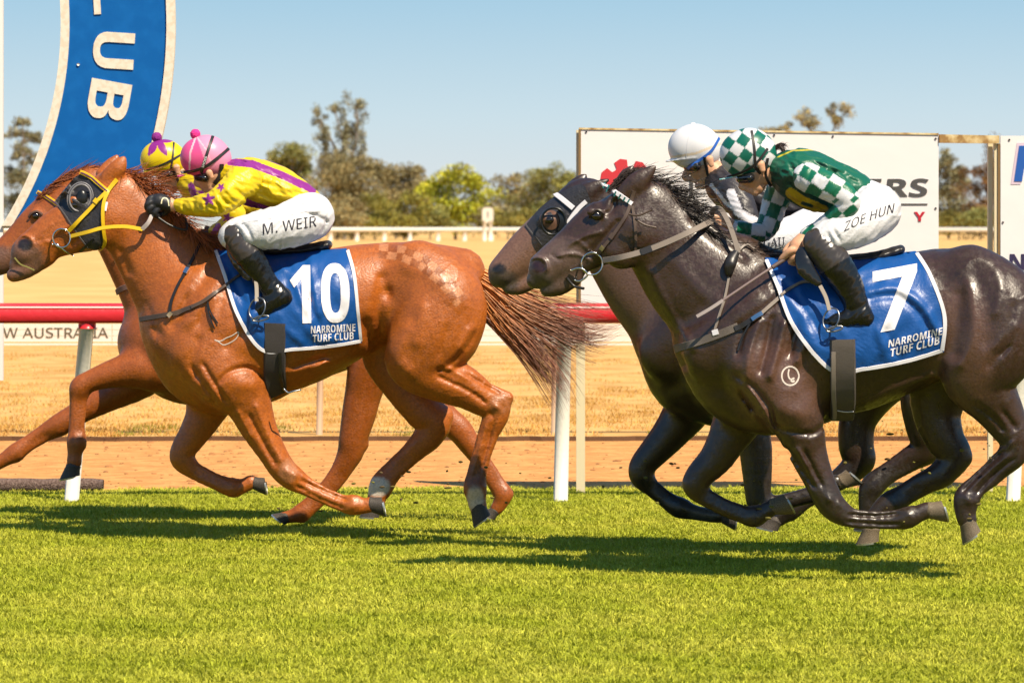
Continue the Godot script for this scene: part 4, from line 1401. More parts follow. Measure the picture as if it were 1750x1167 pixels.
const RELIEF_C := [
	[[1180, 372, 1225, 410, 1275, 445], 8, -4], [[1096, 470, 1126, 540, 1170, 630], 8, -5], [[1112, 460, 1150, 540, 1190, 600], 7, 3], [[1150, 440, 1200, 500, 1235, 520], 12, 3],
	[[1372, 478, 1318, 520, 1262, 560], 9, -4], [[1300, 545, 1282, 600, 1276, 650], 7, 5], [[1322, 540, 1312, 590, 1300, 640], 6, -5], [[1342, 548, 1330, 600, 1316, 650], 7, 6], [[1362, 560, 1350, 610], 6, -5], [[1380, 580, 1362, 625], 6, 4], [[1270, 560, 1262, 610], 6, -4],
	[[1256, 640, 1292, 668, 1318, 700, 1330, 730, 1385, 742, 1408, 728], 5, -3.5], [[1330, 700, 1375, 712], 16, 4], [[1272, 650, 1300, 690, 1325, 740], 4, 4], [[1262, 665, 1290, 705], 4, -4],
	[[1344, 765, 1366, 795, 1396, 836], 4, -4], [[1374, 768, 1390, 800, 1408, 834], 4, -4], [[1362, 765, 1382, 800], 5, 4], [[1414, 846, 1424, 862], 6, 4], [[1432, 856, 1438, 868], 4, 3],
	[[1450, 880, 1500, 882, 1540, 878], 3, -3], [[1446, 892, 1500, 896, 1540, 896], 3, -3], [[1552, 878, 1560, 884], 5, 3],
	[[1640, 470, 1664, 442, 1700, 456, 1712, 500, 1700, 540], 10, 2.6], [[1655, 480, 1664, 540, 1660, 590, 1640, 630], 9, 3.2], [[1640, 500, 1640, 560, 1632, 610], 12, -3.2], [[1700, 600, 1720, 575, 1738, 552], 8, 2.6], [[1710, 610, 1728, 590], 4, -4], [[1670, 470, 1690, 520, 1686, 590], 12, -2.6], [[1735, 520, 1722, 580, 1690, 630], 8, -2.6],
	[[1664, 690, 1700, 716, 1720, 740], 5, -4], [[1712, 700, 1738, 735], 5, -4], [[1734, 752, 1722, 770], 4, 4],
	[[1716, 772, 1680, 806, 1646, 842], 3, -4], [[1738, 782, 1700, 812, 1668, 846], 3, -3], [[1726, 778, 1690, 808, 1660, 836], 3, 3], [[1652, 848, 1658, 862], 5, 3],
	[[972, 420, 1000, 404, 1030, 396], 4, 4], [[950, 440, 975, 434, 1000, 440, 1014, 450], 3, 3], [[968, 408, 990, 414, 1010, 430], 3, 2.5], [[940, 434, 960, 446], 3, -2.5], [[1000, 440, 1030, 410, 1062, 376], 6, -4], [[905, 446, 918, 440, 930, 444, 936, 458, 930, 468], 3, 4.5],
	[[1012, 374, 1000, 382], 4, -3], [[1044, 330, 1036, 356], 6, 3], [[1056, 340, 1046, 362, 1034, 366], 5, -4], [[1000, 352, 1012, 346, 1024, 350], 4, 3], [[1476, 690, 1540, 662, 1600, 640], 8, 3],
]

# soft patches of colour: [x, y, rx, ry, from z, to z, colour, strength]
func coat(base: Color, zmid: float, spots: Array, marks = null) -> Variant:
	var na := noise_a
	var nb := noise_b
	return func(p: Vector3, n: Vector3) -> Color:
		var v := 1.0 + 0.16 * na.get_noise_3d(p.x * 4.0, p.y * 4.0, p.z * 4.0) + 0.16 * nb.get_noise_3d(p.x * 22.0, p.y * 34.0, p.z * 22.0)
		var c := Color(base.r * v, base.g * v, base.b * v)
		var q := proj(p)
		var dz := p.z - zmid
		for s in spots:
			if dz < s[4] or dz > s[5]:
				continue
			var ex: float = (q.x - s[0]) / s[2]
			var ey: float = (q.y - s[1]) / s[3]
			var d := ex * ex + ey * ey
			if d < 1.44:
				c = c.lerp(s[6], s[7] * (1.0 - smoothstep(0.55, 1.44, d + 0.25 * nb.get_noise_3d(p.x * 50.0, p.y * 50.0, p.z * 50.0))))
		if marks and n.z > 0.0:
			c = marks.call(c, q)
		return c
# ---------- hair, hooves, tack ----------
func strand(st: SurfaceTool, pts: Array, r: float, c0: Color, c1: Color) -> void:
	var n := pts.size()
	var prev := []
	st.set_smooth_group(0)
	for i in n:
		var t: Vector3 = (pts[mini(i + 1, n - 1)] - pts[maxi(i - 1, 0)]).normalized()
		var s := t.cross(Vector3(0.2, 0.3, 1)).normalized()
		var u := s.cross(t)
		var f := float(i) / (n - 1)
		var rr := r * (1.0 - 0.85 * f * f)
		var ring := []
		for k in 3:
			ring.append(pts[i] + (s * cos(k * TAU / 3) + u * sin(k * TAU / 3)) * rr)
		if i:
			st.set_color(c0.lerp(c1, f))
			for k in 3:
				var l := (k + 1) % 3
				quad(st, prev[l], prev[k], ring[k], ring[l])
		prev = ring

# hair flowing along guide lines: guides are lists of [px, py, dz]; strands run between neighbouring guides
func flow(z: float, guides: Array, count: int, seed_: int, r: float, spread: float, c0: Color, c1: Color, wave := 1.0, short := 0.5) -> ArrayMesh:
	var rng := RandomNumberGenerator.new()
	rng.seed = seed_
	var lines := []
	for g in guides:
		var p := []
		for q in g:
			p.append(P(q[0], q[1], z + q[2]))
		lines.append(p)
	var st := st_new()
	var n := 11
	var lock := Vector3.ZERO
	var lf := 0.0
	var lph := 0.0
	var lreach := 1.0
	for i in count:
		if i % 13 == 0:      # hair hangs together in locks
			lf = rng.randf()
			lph = rng.randf() * TAU
			lreach = rng.randf_range(short, 1.0)
			lock = Vector3(rng.randfn(), rng.randfn(), rng.randfn()) * spread * 0.8
		var f := clampf(lf + rng.randfn() * 0.035, 0.0, 0.999) * (lines.size() - 1)
		var a: Array = lines[int(f)]
		var b: Array = lines[mini(int(f) + 1, lines.size() - 1)]
		var w := f - int(f)
		var reach := lreach * rng.randf_range(0.82, 1.0)
		var off := lock + Vector3(rng.randfn(), rng.randfn(), rng.randfn()) * spread * (0.35 if i % 9 else 1.2)
		var root := Vector3(rng.randfn(), rng.randfn(), rng.randfn()) * spread * 0.25
		var ph := lph + rng.randfn() * 0.35
		var amp := rng.randf_range(0.6, 1.0) * wave * 0.012
		var pts := []
		for k in n:
			var t := float(k) / (n - 1) * reach
			var x := t * (a.size() - 1)
			var ia := mini(int(x), a.size() - 2)
			var y := t * (b.size() - 1)
			var ib := mini(int(y), b.size() - 2)
			var pa: Vector3 = a[ia].cubic_interpolate(a[ia + 1], a[maxi(ia - 1, 0)], a[mini(ia + 2, a.size() - 1)], x - ia)
			var pb: Vector3 = b[ib].cubic_interpolate(b[ib + 1], b[maxi(ib - 1, 0)], b[mini(ib + 2, b.size() - 1)], y - ib)
			var p := pa.lerp(pb, w) + root + off * t * t + Vector3(sin(ph + t * 7.0), cos(ph * 1.3 + t * 6.0), sin(ph * 2.1 + t * 5.0)) * amp * t
			pts.append(p)
		var v := rng.randf_range(0.55, 1.5)
		strand(st, pts, r * rng.randf_range(0.6, 1.2), c0 * v, c1 * v)
	return done(st)

# hair along a crest: rows of [px, py, dz, dir x, dir y, length] in pixels
func fringe(z: float, rows: Array, count: int, seed_: int, r: float, c0: Color, c1: Color, wild := 0.35, drop := 0.15) -> ArrayMesh:
	var rng := RandomNumberGenerator.new()
	rng.seed = seed_
	var st := st_new()
	for i in count:
		var f := rng.randf() * (rows.size() - 1)
		var a: Array = rows[int(f)]
		var b: Array = rows[mini(int(f) + 1, rows.size() - 1)]
		var w := f - int(f)
		var row := []
		for k in 6:
			row.append(lerpf(a[k], b[k], w))
		var zz: float = z + row[2] + rng.randf_range(-0.03, 0.03)
		var p := P(row[0] + rng.randfn() * 2.0, row[1] + rng.randfn() * 2.0, zz)
		var k := -zz / FOCAL
		var d := Vector3(row[3], -row[4], 0).normalized()
		d = (d + Vector3(rng.randfn(), rng.randfn(), rng.randfn() * 0.8) * wild * 0.5).normalized()
		var l := float(row[5]) * k * rng.randf_range(0.45, 1.1)
		var curl := Vector3(rng.randfn(), rng.randfn(), rng.randfn()) * wild * 0.5
		var pts := []
		for s in 7:
			var t := s / 6.0
			pts.append(p + d * l * t + (curl * t * t + Vector3(0, -drop * t * t, 0)) * l)
		var v := rng.randf_range(0.5, 1.6)
		strand(st, pts, r * rng.randf_range(0.6, 1.2), c0 * v, c1 * v)
	return done(st)

# a hoof: from the coronet centre to the sole centre, toe side given in pixels; with its shoe
func hoof(z: float, dz: float, top: Vector2, sole: Vector2, toe: Vector2, size_px: float, horn: Material, iron: Material, parent: Node) -> void:
	var zz := z + dz
	var a := P(top.x, top.y, zz)
	var b := P(sole.x, sole.y, zz)
	var ax := (b - a).normalized()
	var tp := P(toe.x, toe.y, zz) - b
	tp = (tp - ax * tp.dot(ax)).normalized()
	var side := ax.cross(tp).normalized()
	var k := -zz / FOCAL
	var st := st_new()
	st.set_smooth_group(1)
	var rings := []
	var levels := [[-0.30, 0.60, 0.0, 0.0], [-0.04, 0.72, 0.02, 0.05], [0.04, 0.80, 0.03, 0.08], [0.10, 0.78, 0.06, 0.08], [0.55, 0.88, 0.28, 0.14], [1.0, 0.97, 0.46, 0.20], [1.0, 0.80, 0.46, 0.20], [0.93, 0.30, 0.46, 0.1], [0.92, 0.01, 0.46, 0.0]]
	for l in levels:
		var ring := []
		var c: Vector3 = a.lerp(b, l[0]) + tp * float(l[2]) * size_px * k
		for i in 20:
			var an := i * TAU / 20
			var rx := cos(an) * (1.0 + float(l[3]) if cos(an) > 0.0 else 0.95)
			var heel := ax * (0.0 if cos(an) > 0.0 or l[0] > 0.5 else -cos(an) * 0.22 * size_px * k)
			ring.append(c + heel + (tp * rx + side * sin(an) * 0.92) * size_px * k * float(l[1]))
		rings.append(ring)
	for r in rings.size() - 1:
		st.set_smooth_group(1 if r < 5 else 2)
		for i in 20:
			var j := (i + 1) % 20
			quad(st, rings[r + 1][i], rings[r + 1][j], rings[r][j], rings[r][i])
	var h := mi("hoof", done(st), horn, parent)
	var pts := []
	for i in range(3, 18):
		var an := (i - 10) * TAU / 22.0 + PI * 0.0
		var rx := cos(an) * (1.18 if cos(an) > 0.0 else 0.95)
		pts.append(b + ax * 0.003 + tp * 0.46 * size_px * k + (tp * rx + side * sin(an) * 0.92) * size_px * k * 0.9)
	mi("shoe", one(func(s): strap(s, pts, pts.map(func(_p): return ax), size_px * k * 0.24, 0.007)), iron, h)

# a cloth or patch laid over a body: four boundary lines in photo pixels (top and bottom left to right, left and right top to bottom)
func patch(m: Dictionary, top: Array, bottom: Array, left: Array, right: Array, nu: int, nv: int, lift: float, folds = null, mirror := 1e9) -> Dictionary:
	var at := func(line: Array, t: float) -> Vector2:
		var x := t * (line.size() - 1)
		var i := mini(int(x), line.size() - 2)
		return (line[i] as Vector2).cubic_interpolate(line[i + 1], line[maxi(i - 1, 0)], line[mini(i + 2, line.size() - 1)], x - i)
	var v := PackedVector3Array()
	var q := PackedVector2Array()
	for j in nv + 1:
		var tv := float(j) / nv
		for i in nu + 1:
			var tu := float(i) / nu
			var a: Vector2 = at.call(top, tu).lerp(at.call(bottom, tu), tv)
			var b: Vector2 = at.call(left, tv).lerp(at.call(right, tv), tu)
			var c: Vector2 = top[0].lerp(top[-1], tu).lerp(bottom[0].lerp(bottom[-1], tu), tv)
			var p := a + b - c
			q.append(p)
			v.append(on(m, p.x, p.y, lift))
	for pass_ in 3:
		var w := v.duplicate()
		for j in range(1, nv):
			for i in range(1, nu):
				var k := j * (nu + 1) + i
				w[k].z = lerpf(v[k].z, maxf((v[k - 1].z + v[k + 1].z + v[k - nu - 1].z + v[k + nu + 1].z) * 0.25, v[k].z - 0.003), 0.7)
		v = w
	if folds:
		var d: PackedFloat32Array = folds.d
		for k in v.size():
			var x := int(q[k].x) - int(folds.x)
			var y := int(q[k].y) - int(folds.y)
			if x >= 0 and y >= 0 and x < folds.w and y < folds.h:
				v[k].z += d[y * int(folds.w) + x]
			var r1 := noise_b.get_noise_2d((q[k].x * 0.8 + q[k].y * 0.5) * 0.028, (q[k].y * 0.8 - q[k].x * 0.5) * 0.010 + 4.0)
			v[k].z += 0.016 * (0.35 - absf(r1)) * (0.35 + 0.65 * sin(PI * clampf(float(k % (nu + 1)) / nu, 0.0, 1.0)))
	var idx := PackedInt32Array()
	for j in nv:
		for i in nu:
			var k := j * (nu + 1) + i
			idx.append_array([k, k + 1, k + nu + 2, k, k + nu + 2, k + nu + 1])
	if mirror < 1e8:     # the other half of the cloth hangs on the far side
		var base := v.size()
		for k in base:
			v.append(Vector3(v[k].x, v[k].y, 2.0 * mirror - v[k].z))
		for j in nv:
			for i in nu:
				var k := base + j * (nu + 1) + i
				idx.append_array([k, k + nu + 2, k + 1, k, k + nu + 1, k + nu + 2])
		for i in nu:
			idx.append_array([i, base + i, base + i + 1, i, base + i + 1, i + 1])
	var nn := PackedVector3Array()
	nn.resize(v.size())
	for t in range(0, idx.size(), 3):
		var n := (v[idx[t + 2]] - v[idx[t]]).cross(v[idx[t + 1]] - v[idx[t]])
		for e in 3:
			nn[idx[t + e]] += n
	for k in nn.size():
		nn[k] = nn[k].normalized()
	return {"v": v, "n": nn, "c": PackedColorArray(), "i": idx}

# lettering laid on a curved surface: baseline from o along ex, letters up along ey, all in pixels; bend lifts the line's middle
func text_on(called: String, m: Dictionary, text: String, family: String, bold: bool, mm: Material, o: Vector2, ex: Vector2, ey: Vector2, parent: Node, lift := 0.002, bend := 0.0, finest := 5.0) -> void:
	var l := letters(text, family, bold, 0.1)
	var st := st_new()
	var size: Vector3 = l.hi - l.lo
	var todo := []
	for t in range(0, l.i.size(), 3):
		var tri := []
		for e in 3:
			var p: Vector3 = l.v[l.i[t + e]]
			if p.z < l.hi.z - 0.001:
				break
			var f: Vector3 = (p - l.lo) / size
			tri.append(o + ex * f.x + ey * f.y + Vector2(0, -bend * 4.0 * f.x * (1.0 - f.x)))
		if tri.size() == 3:
			todo.append(tri)
	while todo.size():
		var t: Array = todo.pop_back()
		var far := 0
		var best := 0.0
		for e in 3:
			var d: float = (t[e] - t[(e + 1) % 3]).length()
			if d > best:
				best = d
				far = e
		if best > finest:
			var a: Vector2 = t[far]
			var b: Vector2 = t[(far + 1) % 3]
			var c: Vector2 = t[(far + 2) % 3]
			var mid := (a + b) * 0.5
			todo.append([a, mid, c])
			todo.append([mid, b, c])
			continue
		st.set_smooth_group(0)
		for e in 3:
			st.add_vertex(on(m, t[e].x, t[e].y, lift))
	st.index()
	st.generate_normals()
	mi(called, st.commit(), mm, parent)

func seams(called: String, m: Dictionary, lines: Array, width: float, mm: Material, parent: Node, thick := 0.0015, lift := 0.0006) -> MeshInstance3D:
	var st := st_new()
	for l in lines:
		strap_on_st(st, m, V(l), width, thick, lift)
	return mi(called, done(st), mm, parent)

func ball(c: Vector3, r: Vector3, rings := 12) -> ArrayMesh:
	var st := st_new()
	st.set_smooth_group(0)
	for j in rings:
		for i in rings * 2:
			var f := func(a: int, b: int) -> Vector3:
				var th := PI * b / rings
				var ph := TAU * a / (rings * 2)
				return c + Vector3(sin(th) * cos(ph) * r.x, cos(th) * r.y, sin(th) * sin(ph) * r.z)
			quad(st, f.call(i + 1, j), f.call(i, j), f.call(i, j + 1), f.call(i + 1, j + 1))
	return done(st, true)

func free_strap(z: float, pts: Array, width: float, thick := 0.004, nrm := Vector3(0, 0, 1)) -> ArrayMesh:   # pts: [px, py, dz]
	var p := []
	for q in pts:
		p.append(P(q[0], q[1], z + q[2]))
	p = smooth_path(p, 0.012)
	return one(func(st): strap(st, p, p.map(func(_q): return nrm), width * -p[0].z / FOCAL, thick))

func wire(z: float, pts: Array, r: float, sides := 6) -> ArrayMesh:
	var p := []
	for q in pts:
		p.append(P(q[0], q[1], z + q[2]))
	p = smooth_path(p, 0.01)
	return one(func(st): tube(st, p, r, sides))
# ---------- jockeys ----------
func thin(rows: Array, f: float) -> Array:
	return rows.map(func(r): return [r[0], r[1], r[2], r[3] * f] + r.slice(4))

func far_side(rows: Array) -> Array:
	return rows.map(func(r): return [r[0], r[1], -r[2], r[3]] + r.slice(4))

func cloth_warp(amp: float, fx: float, fy: float, turn: float) -> Variant:
	var nb := noise_b
	var ca := cos(turn)
	var sa := sin(turn)
	return func(p: Vector3) -> float:
		var u := p.x * ca + p.y * sa
		var v := -p.x * sa + p.y * ca
		return amp * (absf(nb.get_noise_3d(u * fx, v * fy, p.z * fx)) - 0.25)

func both(a, b) -> Variant:
	if b == null:
		return a
	return func(p: Vector3) -> float: return a.call(p) + b.call(p)

# where the cloth creases: at knee and hip of the breeches, at elbow, armpit and waist of the jackets
func folds_of(n: int, jacket: bool) -> Dictionary:
	var lines := []
	if n == 1 and not jacket:
		lines = [[[388, 392, 398, 402, 402, 414], 3, -12], [[398, 384, 410, 398, 414, 412], 3, -12], [[412, 380, 424, 394, 430, 410], 3, -9], [[505, 350, 522, 352, 540, 345], 4, -14], [[520, 362, 545, 372, 560, 380], 4, -12], [[548, 400, 556, 385, 558, 372], 3, -12], [[470, 418, 520, 412], 4, -9], [[512, 356, 530, 362, 552, 358], 4, 8]]
	elif n == 1:
		lines = [[[372, 330, 385, 345, 398, 350], 4, -13], [[350, 342, 352, 362], 3, -9], [[330, 342, 332, 362], 3, -8], [[400, 320, 415, 335, 440, 345], 5, -13], [[440, 330, 480, 345, 510, 345], 5, -10], [[430, 350, 470, 352, 505, 352], 4, -10], [[480, 310, 505, 330], 5, 8], [[500, 325, 525, 340], 4, -10], [[312, 344, 313, 362], 2.5, -10], [[385, 318, 400, 340], 5, 8], [[360, 338, 372, 352, 376, 364], 3, -8]]
	elif n == 3 and not jacket:
		lines = [[[1478, 325, 1500, 330, 1518, 338], 4, -8], [[1415, 398, 1425, 418], 3, -11], [[1425, 392, 1438, 414], 3, -10], [[1476, 336, 1500, 342], 4, 8]]
	else:
		lines = [[[1440, 300, 1458, 310, 1466, 310], 4, -6], [[1430, 310, 1450, 322, 1462, 324], 4, -5], [[1400, 275, 1440, 292], 5, 9], [[1350, 280, 1365, 300], 4, -10], [[1345, 310, 1380, 345], 5, -10], [[1420, 290, 1450, 300], 4, -9]]
	return relief_map(280 if n == 1 else 1300, 240, 330, 220, lines)

func stripe(q: Vector2, line: Array) -> float:      # distance in pixels to a broken line
	var best := 1e9
	for i in line.size() - 1:
		var a: Vector2 = line[i]
		var b: Vector2 = line[i + 1]
		var t := clampf((q - a).dot(b - a) / (b - a).length_squared(), 0.0, 1.0)
		best = minf(best, q.distance_to(a.lerp(b, t)))
	return best

func star(q: Vector2, c: Vector2, r: float, turn := 0.0) -> bool:
	var d := q - c
	var a := fposmod(d.angle() + turn, TAU / 5.0) - TAU / 10.0
	return d.length() < r * lerpf(0.42, 1.0, pow(absf(a) / (TAU / 10.0), 1.3))

const SKIN := Color(0.62, 0.34, 0.205)

# everything a rider is made of, as chains of [px, py, dz, r (, width ratio)]
func rider(n: int) -> Dictionary:
	match n:
		1: return {"z": ZA,
			"torso": [[394, 300, 0, 24, 1.0], [424, 309, 0, 40, 1.35], [468, 321, 0, 39, 1.4], [506, 337, 0, 30, 1.45], [524, 346, 0, 25, 1.6]],
			"arm": [[416, 308, 0.17, 31], [392, 332, 0.24, 26], [368, 347, 0.25, 22], [340, 352, 0.2, 17.5], [306, 352, 0.13, 13]],
			"seat": [[502, 348, 0, 28, 1.5], [534, 364, 0, 34, 1.45]],
			"thigh": [[530, 370, 0.12, 41], [495, 384, 0.2, 39], [450, 393, 0.26, 33], [408, 398, 0.25, 26], [394, 404, 0.25, 21]],
			"shin": [[402, 402, 0.26, 24], [422, 434, 0.27, 25], [445, 468, 0.26, 21], [462, 494, 0.26, 17]],
			"foot": [[[466, 494, 0.26, 18], [483, 508, 0.26, 17]], [[474, 508, 0.26, 19], [450, 526, 0.26, 16], [432, 539, 0.26, 9]]],
			"head": [[[352, 274, 0, 30, 0.85], [356, 292, 0, 24, 0.85]], [[352, 298, 0, 20, 0.85], [362, 318, 0, 13, 0.95]], [[340, 300, 0, 6], [335, 313, 0, 4.5], [343, 316, 0, 5]], [[347, 321, 0, 5], [357, 328, 0, 7]], [[372, 300, 0, 20], [398, 300, 0, 23]], [[357, 295, 0.075, 6, 0.6], [361, 302, 0.075, 4, 0.6]]],
			"helmet": [[340, 269, 0, 33, 0.9], [353, 267, 0, 36, 0.9], [363, 272, 0, 32, 0.9]], "cut": [[312, 352, 0, 48, 4.0], [415, 316, 0, 48, 4.0]],
			"peak": [[346, 297, 0, 5, 6.0], [320, 303, 0, 5, 5.6], [305, 302, 0, 3.5, 4.6]], "pom": Vector2(333, 229),
			"goggle": [[[338, 302, 0, 8, 2.2], [350, 304, 0.04, 8, 1.6]]],
			"hand": [[[303, 352, 0.13, 9.5], [292, 351, 0.125, 10]], [[290, 350, 0.12, 12], [272, 344, 0.12, 13, 1.0], [264, 346, 0.12, 10]], [[266, 337, 0.12, 5.5], [255, 340, 0.13, 5], [253, 349, 0.12, 4.8], [262, 352, 0.1, 4.6]], [[264, 343, 0.13, 5.5], [252, 348, 0.14, 5], [252, 357, 0.125, 4.8], [262, 358, 0.1, 4.6]], [[266, 350, 0.13, 5.2], [255, 356, 0.14, 4.8], [256, 364, 0.125, 4.6], [265, 363, 0.1, 4.4]], [[272, 355, 0.13, 5], [264, 363, 0.135, 4.5], [268, 369, 0.12, 4.2], [274, 366, 0.1, 4]], [[286, 358, 0.11, 5.5], [276, 366, 0.09, 5], [266, 362, 0.075, 4.5]]]}
		2: return {"z": ZB,
			"torso": [[322, 312, 0, 22, 1.0], [350, 322, 0, 36, 1.35], [400, 338, 0, 36, 1.4], [450, 352, 0, 28, 1.45], [476, 360, 0, 24, 1.6]],
			"arm": [[350, 325, 0.17, 26], [385, 348, 0.23, 22], [402, 372, 0.23, 18], [384, 388, 0.19, 15], [366, 396, 0.14, 11.5]],
			"seat": [[460, 362, 0, 26, 1.5], [492, 375, 0, 30, 1.45]],
			"thigh": [[490, 380, 0.12, 36], [455, 390, 0.2, 34], [415, 400, 0.25, 28], [392, 408, 0.25, 22]],
			"shin": [[392, 408, 0.25, 20], [410, 440, 0.26, 20], [430, 475, 0.26, 16], [445, 495, 0.26, 13]],
			"foot": [[[448, 495, 0.26, 14], [470, 506, 0.26, 11]], [[456, 504, 0.26, 13], [434, 520, 0.26, 10], [418, 530, 0.26, 7]]],
			"head": [[[284, 274, 0, 27, 0.85], [292, 290, 0, 22, 0.85]], [[294, 298, 0, 18, 0.85], [300, 314, 0, 11, 0.95]], [[282, 300, 0, 5.5], [278, 312, 0, 4.5], [286, 315, 0, 5]], [[288, 319, 0, 4.5], [296, 324, 0, 6]], [[308, 302, 0, 18], [330, 308, 0, 21]], [[301, 286, 0.07, 6, 0.6], [303, 294, 0.07, 4, 0.6]]],
			"helmet": [[268, 272, 0, 29, 0.9], [280, 270, 0, 31.5, 0.9], [290, 274, 0, 29, 0.9]], "cut": [[250, 346, 0, 46, 4.0], [340, 314, 0, 46, 4.0]],
			"peak": [[280, 290, 0, 4, 6.0], [258, 296, 0, 4, 5.6], [247, 295, 0, 3, 4.6]], "pom": Vector2(267, 234.5),
			"goggle": [[[274, 299, 0, 9, 2.0], [288, 297, 0.04, 9, 1.5]]],
			"hand": [[[366, 396, 0.14, 8], [354, 400, 0.13, 10], [346, 402, 0.13, 8]], [[348, 396, 0.13, 4.5], [340, 398, 0.14, 4.2], [340, 405, 0.12, 4]], [[347, 402, 0.14, 4.5], [339, 404, 0.15, 4.2], [341, 411, 0.12, 4]], [[349, 408, 0.14, 4.2], [343, 411, 0.14, 4], [346, 416, 0.12, 3.8]], [[353, 411, 0.13, 4], [349, 416, 0.13, 3.6], [352, 420, 0.11, 3.4]], [[360, 393, 0.11, 4.5], [352, 390, 0.09, 4]]]}
		3: return {"z": ZC,
			"torso": [[1336, 290, 0, 26, 1.1], [1366, 299, 0, 45, 1.35], [1402, 314, 0, 48, 1.35], [1448, 322, 0, 34, 1.45], [1466, 327, 0, 28, 1.55]],
			"arm": [[1380, 303, 0.20, 25], [1416, 319, 0.25, 23], [1450, 341, 0.27, 20], [1440, 362, 0.26, 18], [1410, 384, 0.22, 15], [1380, 403, 0.19, 13.5]],
			"arm_far": [[1345, 302, -0.18, 26], [1326, 345, -0.24, 22], [1310, 390, -0.22, 18], [1288, 396, -0.17, 15], [1256, 388, -0.1, 12.5]],
			"seat": [[1470, 332, 0, 30, 1.5], [1500, 350, 0, 36, 1.45]],
			"thigh": [[1498, 360, 0.12, 43], [1468, 382, 0.2, 39], [1430, 400, 0.25, 31], [1404, 412, 0.25, 26]],
			"shin": [[1400, 416, 0.26, 28], [1426, 450, 0.27, 29], [1450, 487, 0.26, 25], [1462, 515, 0.26, 20]],
			"foot": [[[1464, 520, 0.26, 20], [1478, 543, 0.26, 17]], [[1470, 537, 0.26, 19], [1440, 547, 0.26, 15], [1413, 552, 0.26, 10]]],
			"head": [[[1284, 274, 0, 31, 0.85], [1290, 294, 0, 25, 0.85]], [[1290, 300, 0, 20, 0.85], [1297, 318, 0, 12, 0.95]], [[1274, 303, 0, 6], [1267, 318, 0, 4.5], [1275, 321, 0, 5]], [[1280, 325, 0, 4.5], [1292, 328, 0, 7]], [[1308, 296, 0, 20], [1342, 290, 0, 25]], [[1301, 281, 0.075, 7, 0.6], [1304, 290, 0.075, 5, 0.6]]],
			"helmet": [[1268, 264, 0, 38, 0.88], [1281, 260, 0, 41, 0.88], [1290, 264, 0, 38, 0.88]], "cut": [[1246, 362, 0, 54, 4.0], [1362, 306, 0, 54, 4.0]],
			"peak": [[1280, 296, 0, 5, 6.0], [1250, 306, 0, 5, 5.6], [1233, 309, 0, 3.5, 4.6]],
			"goggle": [[[1267, 305, 0, 9, 2.1], [1282, 304, 0.045, 9, 1.5]]],
			"hand": [[[1382, 402, 0.19, 9.5], [1374, 410, 0.19, 13], [1364, 421, 0.2, 14], [1360, 426, 0.2, 11]], [[1366, 427, 0.215, 6.5], [1352, 428, 0.225, 6], [1342, 437, 0.215, 5.4], [1335, 444, 0.205, 4.6]], [[1366, 432, 0.205, 6], [1358, 439, 0.215, 5.6], [1352, 446, 0.2, 5.2], [1358, 450, 0.18, 4.6]], [[1372, 432, 0.2, 5.8], [1366, 441, 0.205, 5.4], [1366, 448, 0.19, 4.8]], [[1379, 427, 0.19, 5.4], [1376, 437, 0.195, 5], [1373, 443, 0.18, 4.4]], [[1364, 412, 0.17, 6], [1350, 420, 0.165, 5.2], [1342, 430, 0.175, 4.6]]],
			"hand_far": [[[1256, 388, -0.1, 9], [1240, 380, -0.09, 11], [1228, 374, -0.085, 10]], [[1228, 366, -0.08, 5.4], [1216, 366, -0.07, 5], [1213, 374, -0.07, 4.6]], [[1228, 371, -0.07, 5.4], [1214, 372, -0.06, 5], [1214, 380, -0.07, 4.6]], [[1230, 378, -0.07, 5.2], [1217, 380, -0.06, 4.8], [1220, 387, -0.07, 4.4]], [[1234, 384, -0.07, 5], [1224, 387, -0.065, 4.4], [1227, 392, -0.075, 4]], [[1238, 370, -0.1, 5.4], [1228, 362, -0.105, 4.8]]]}
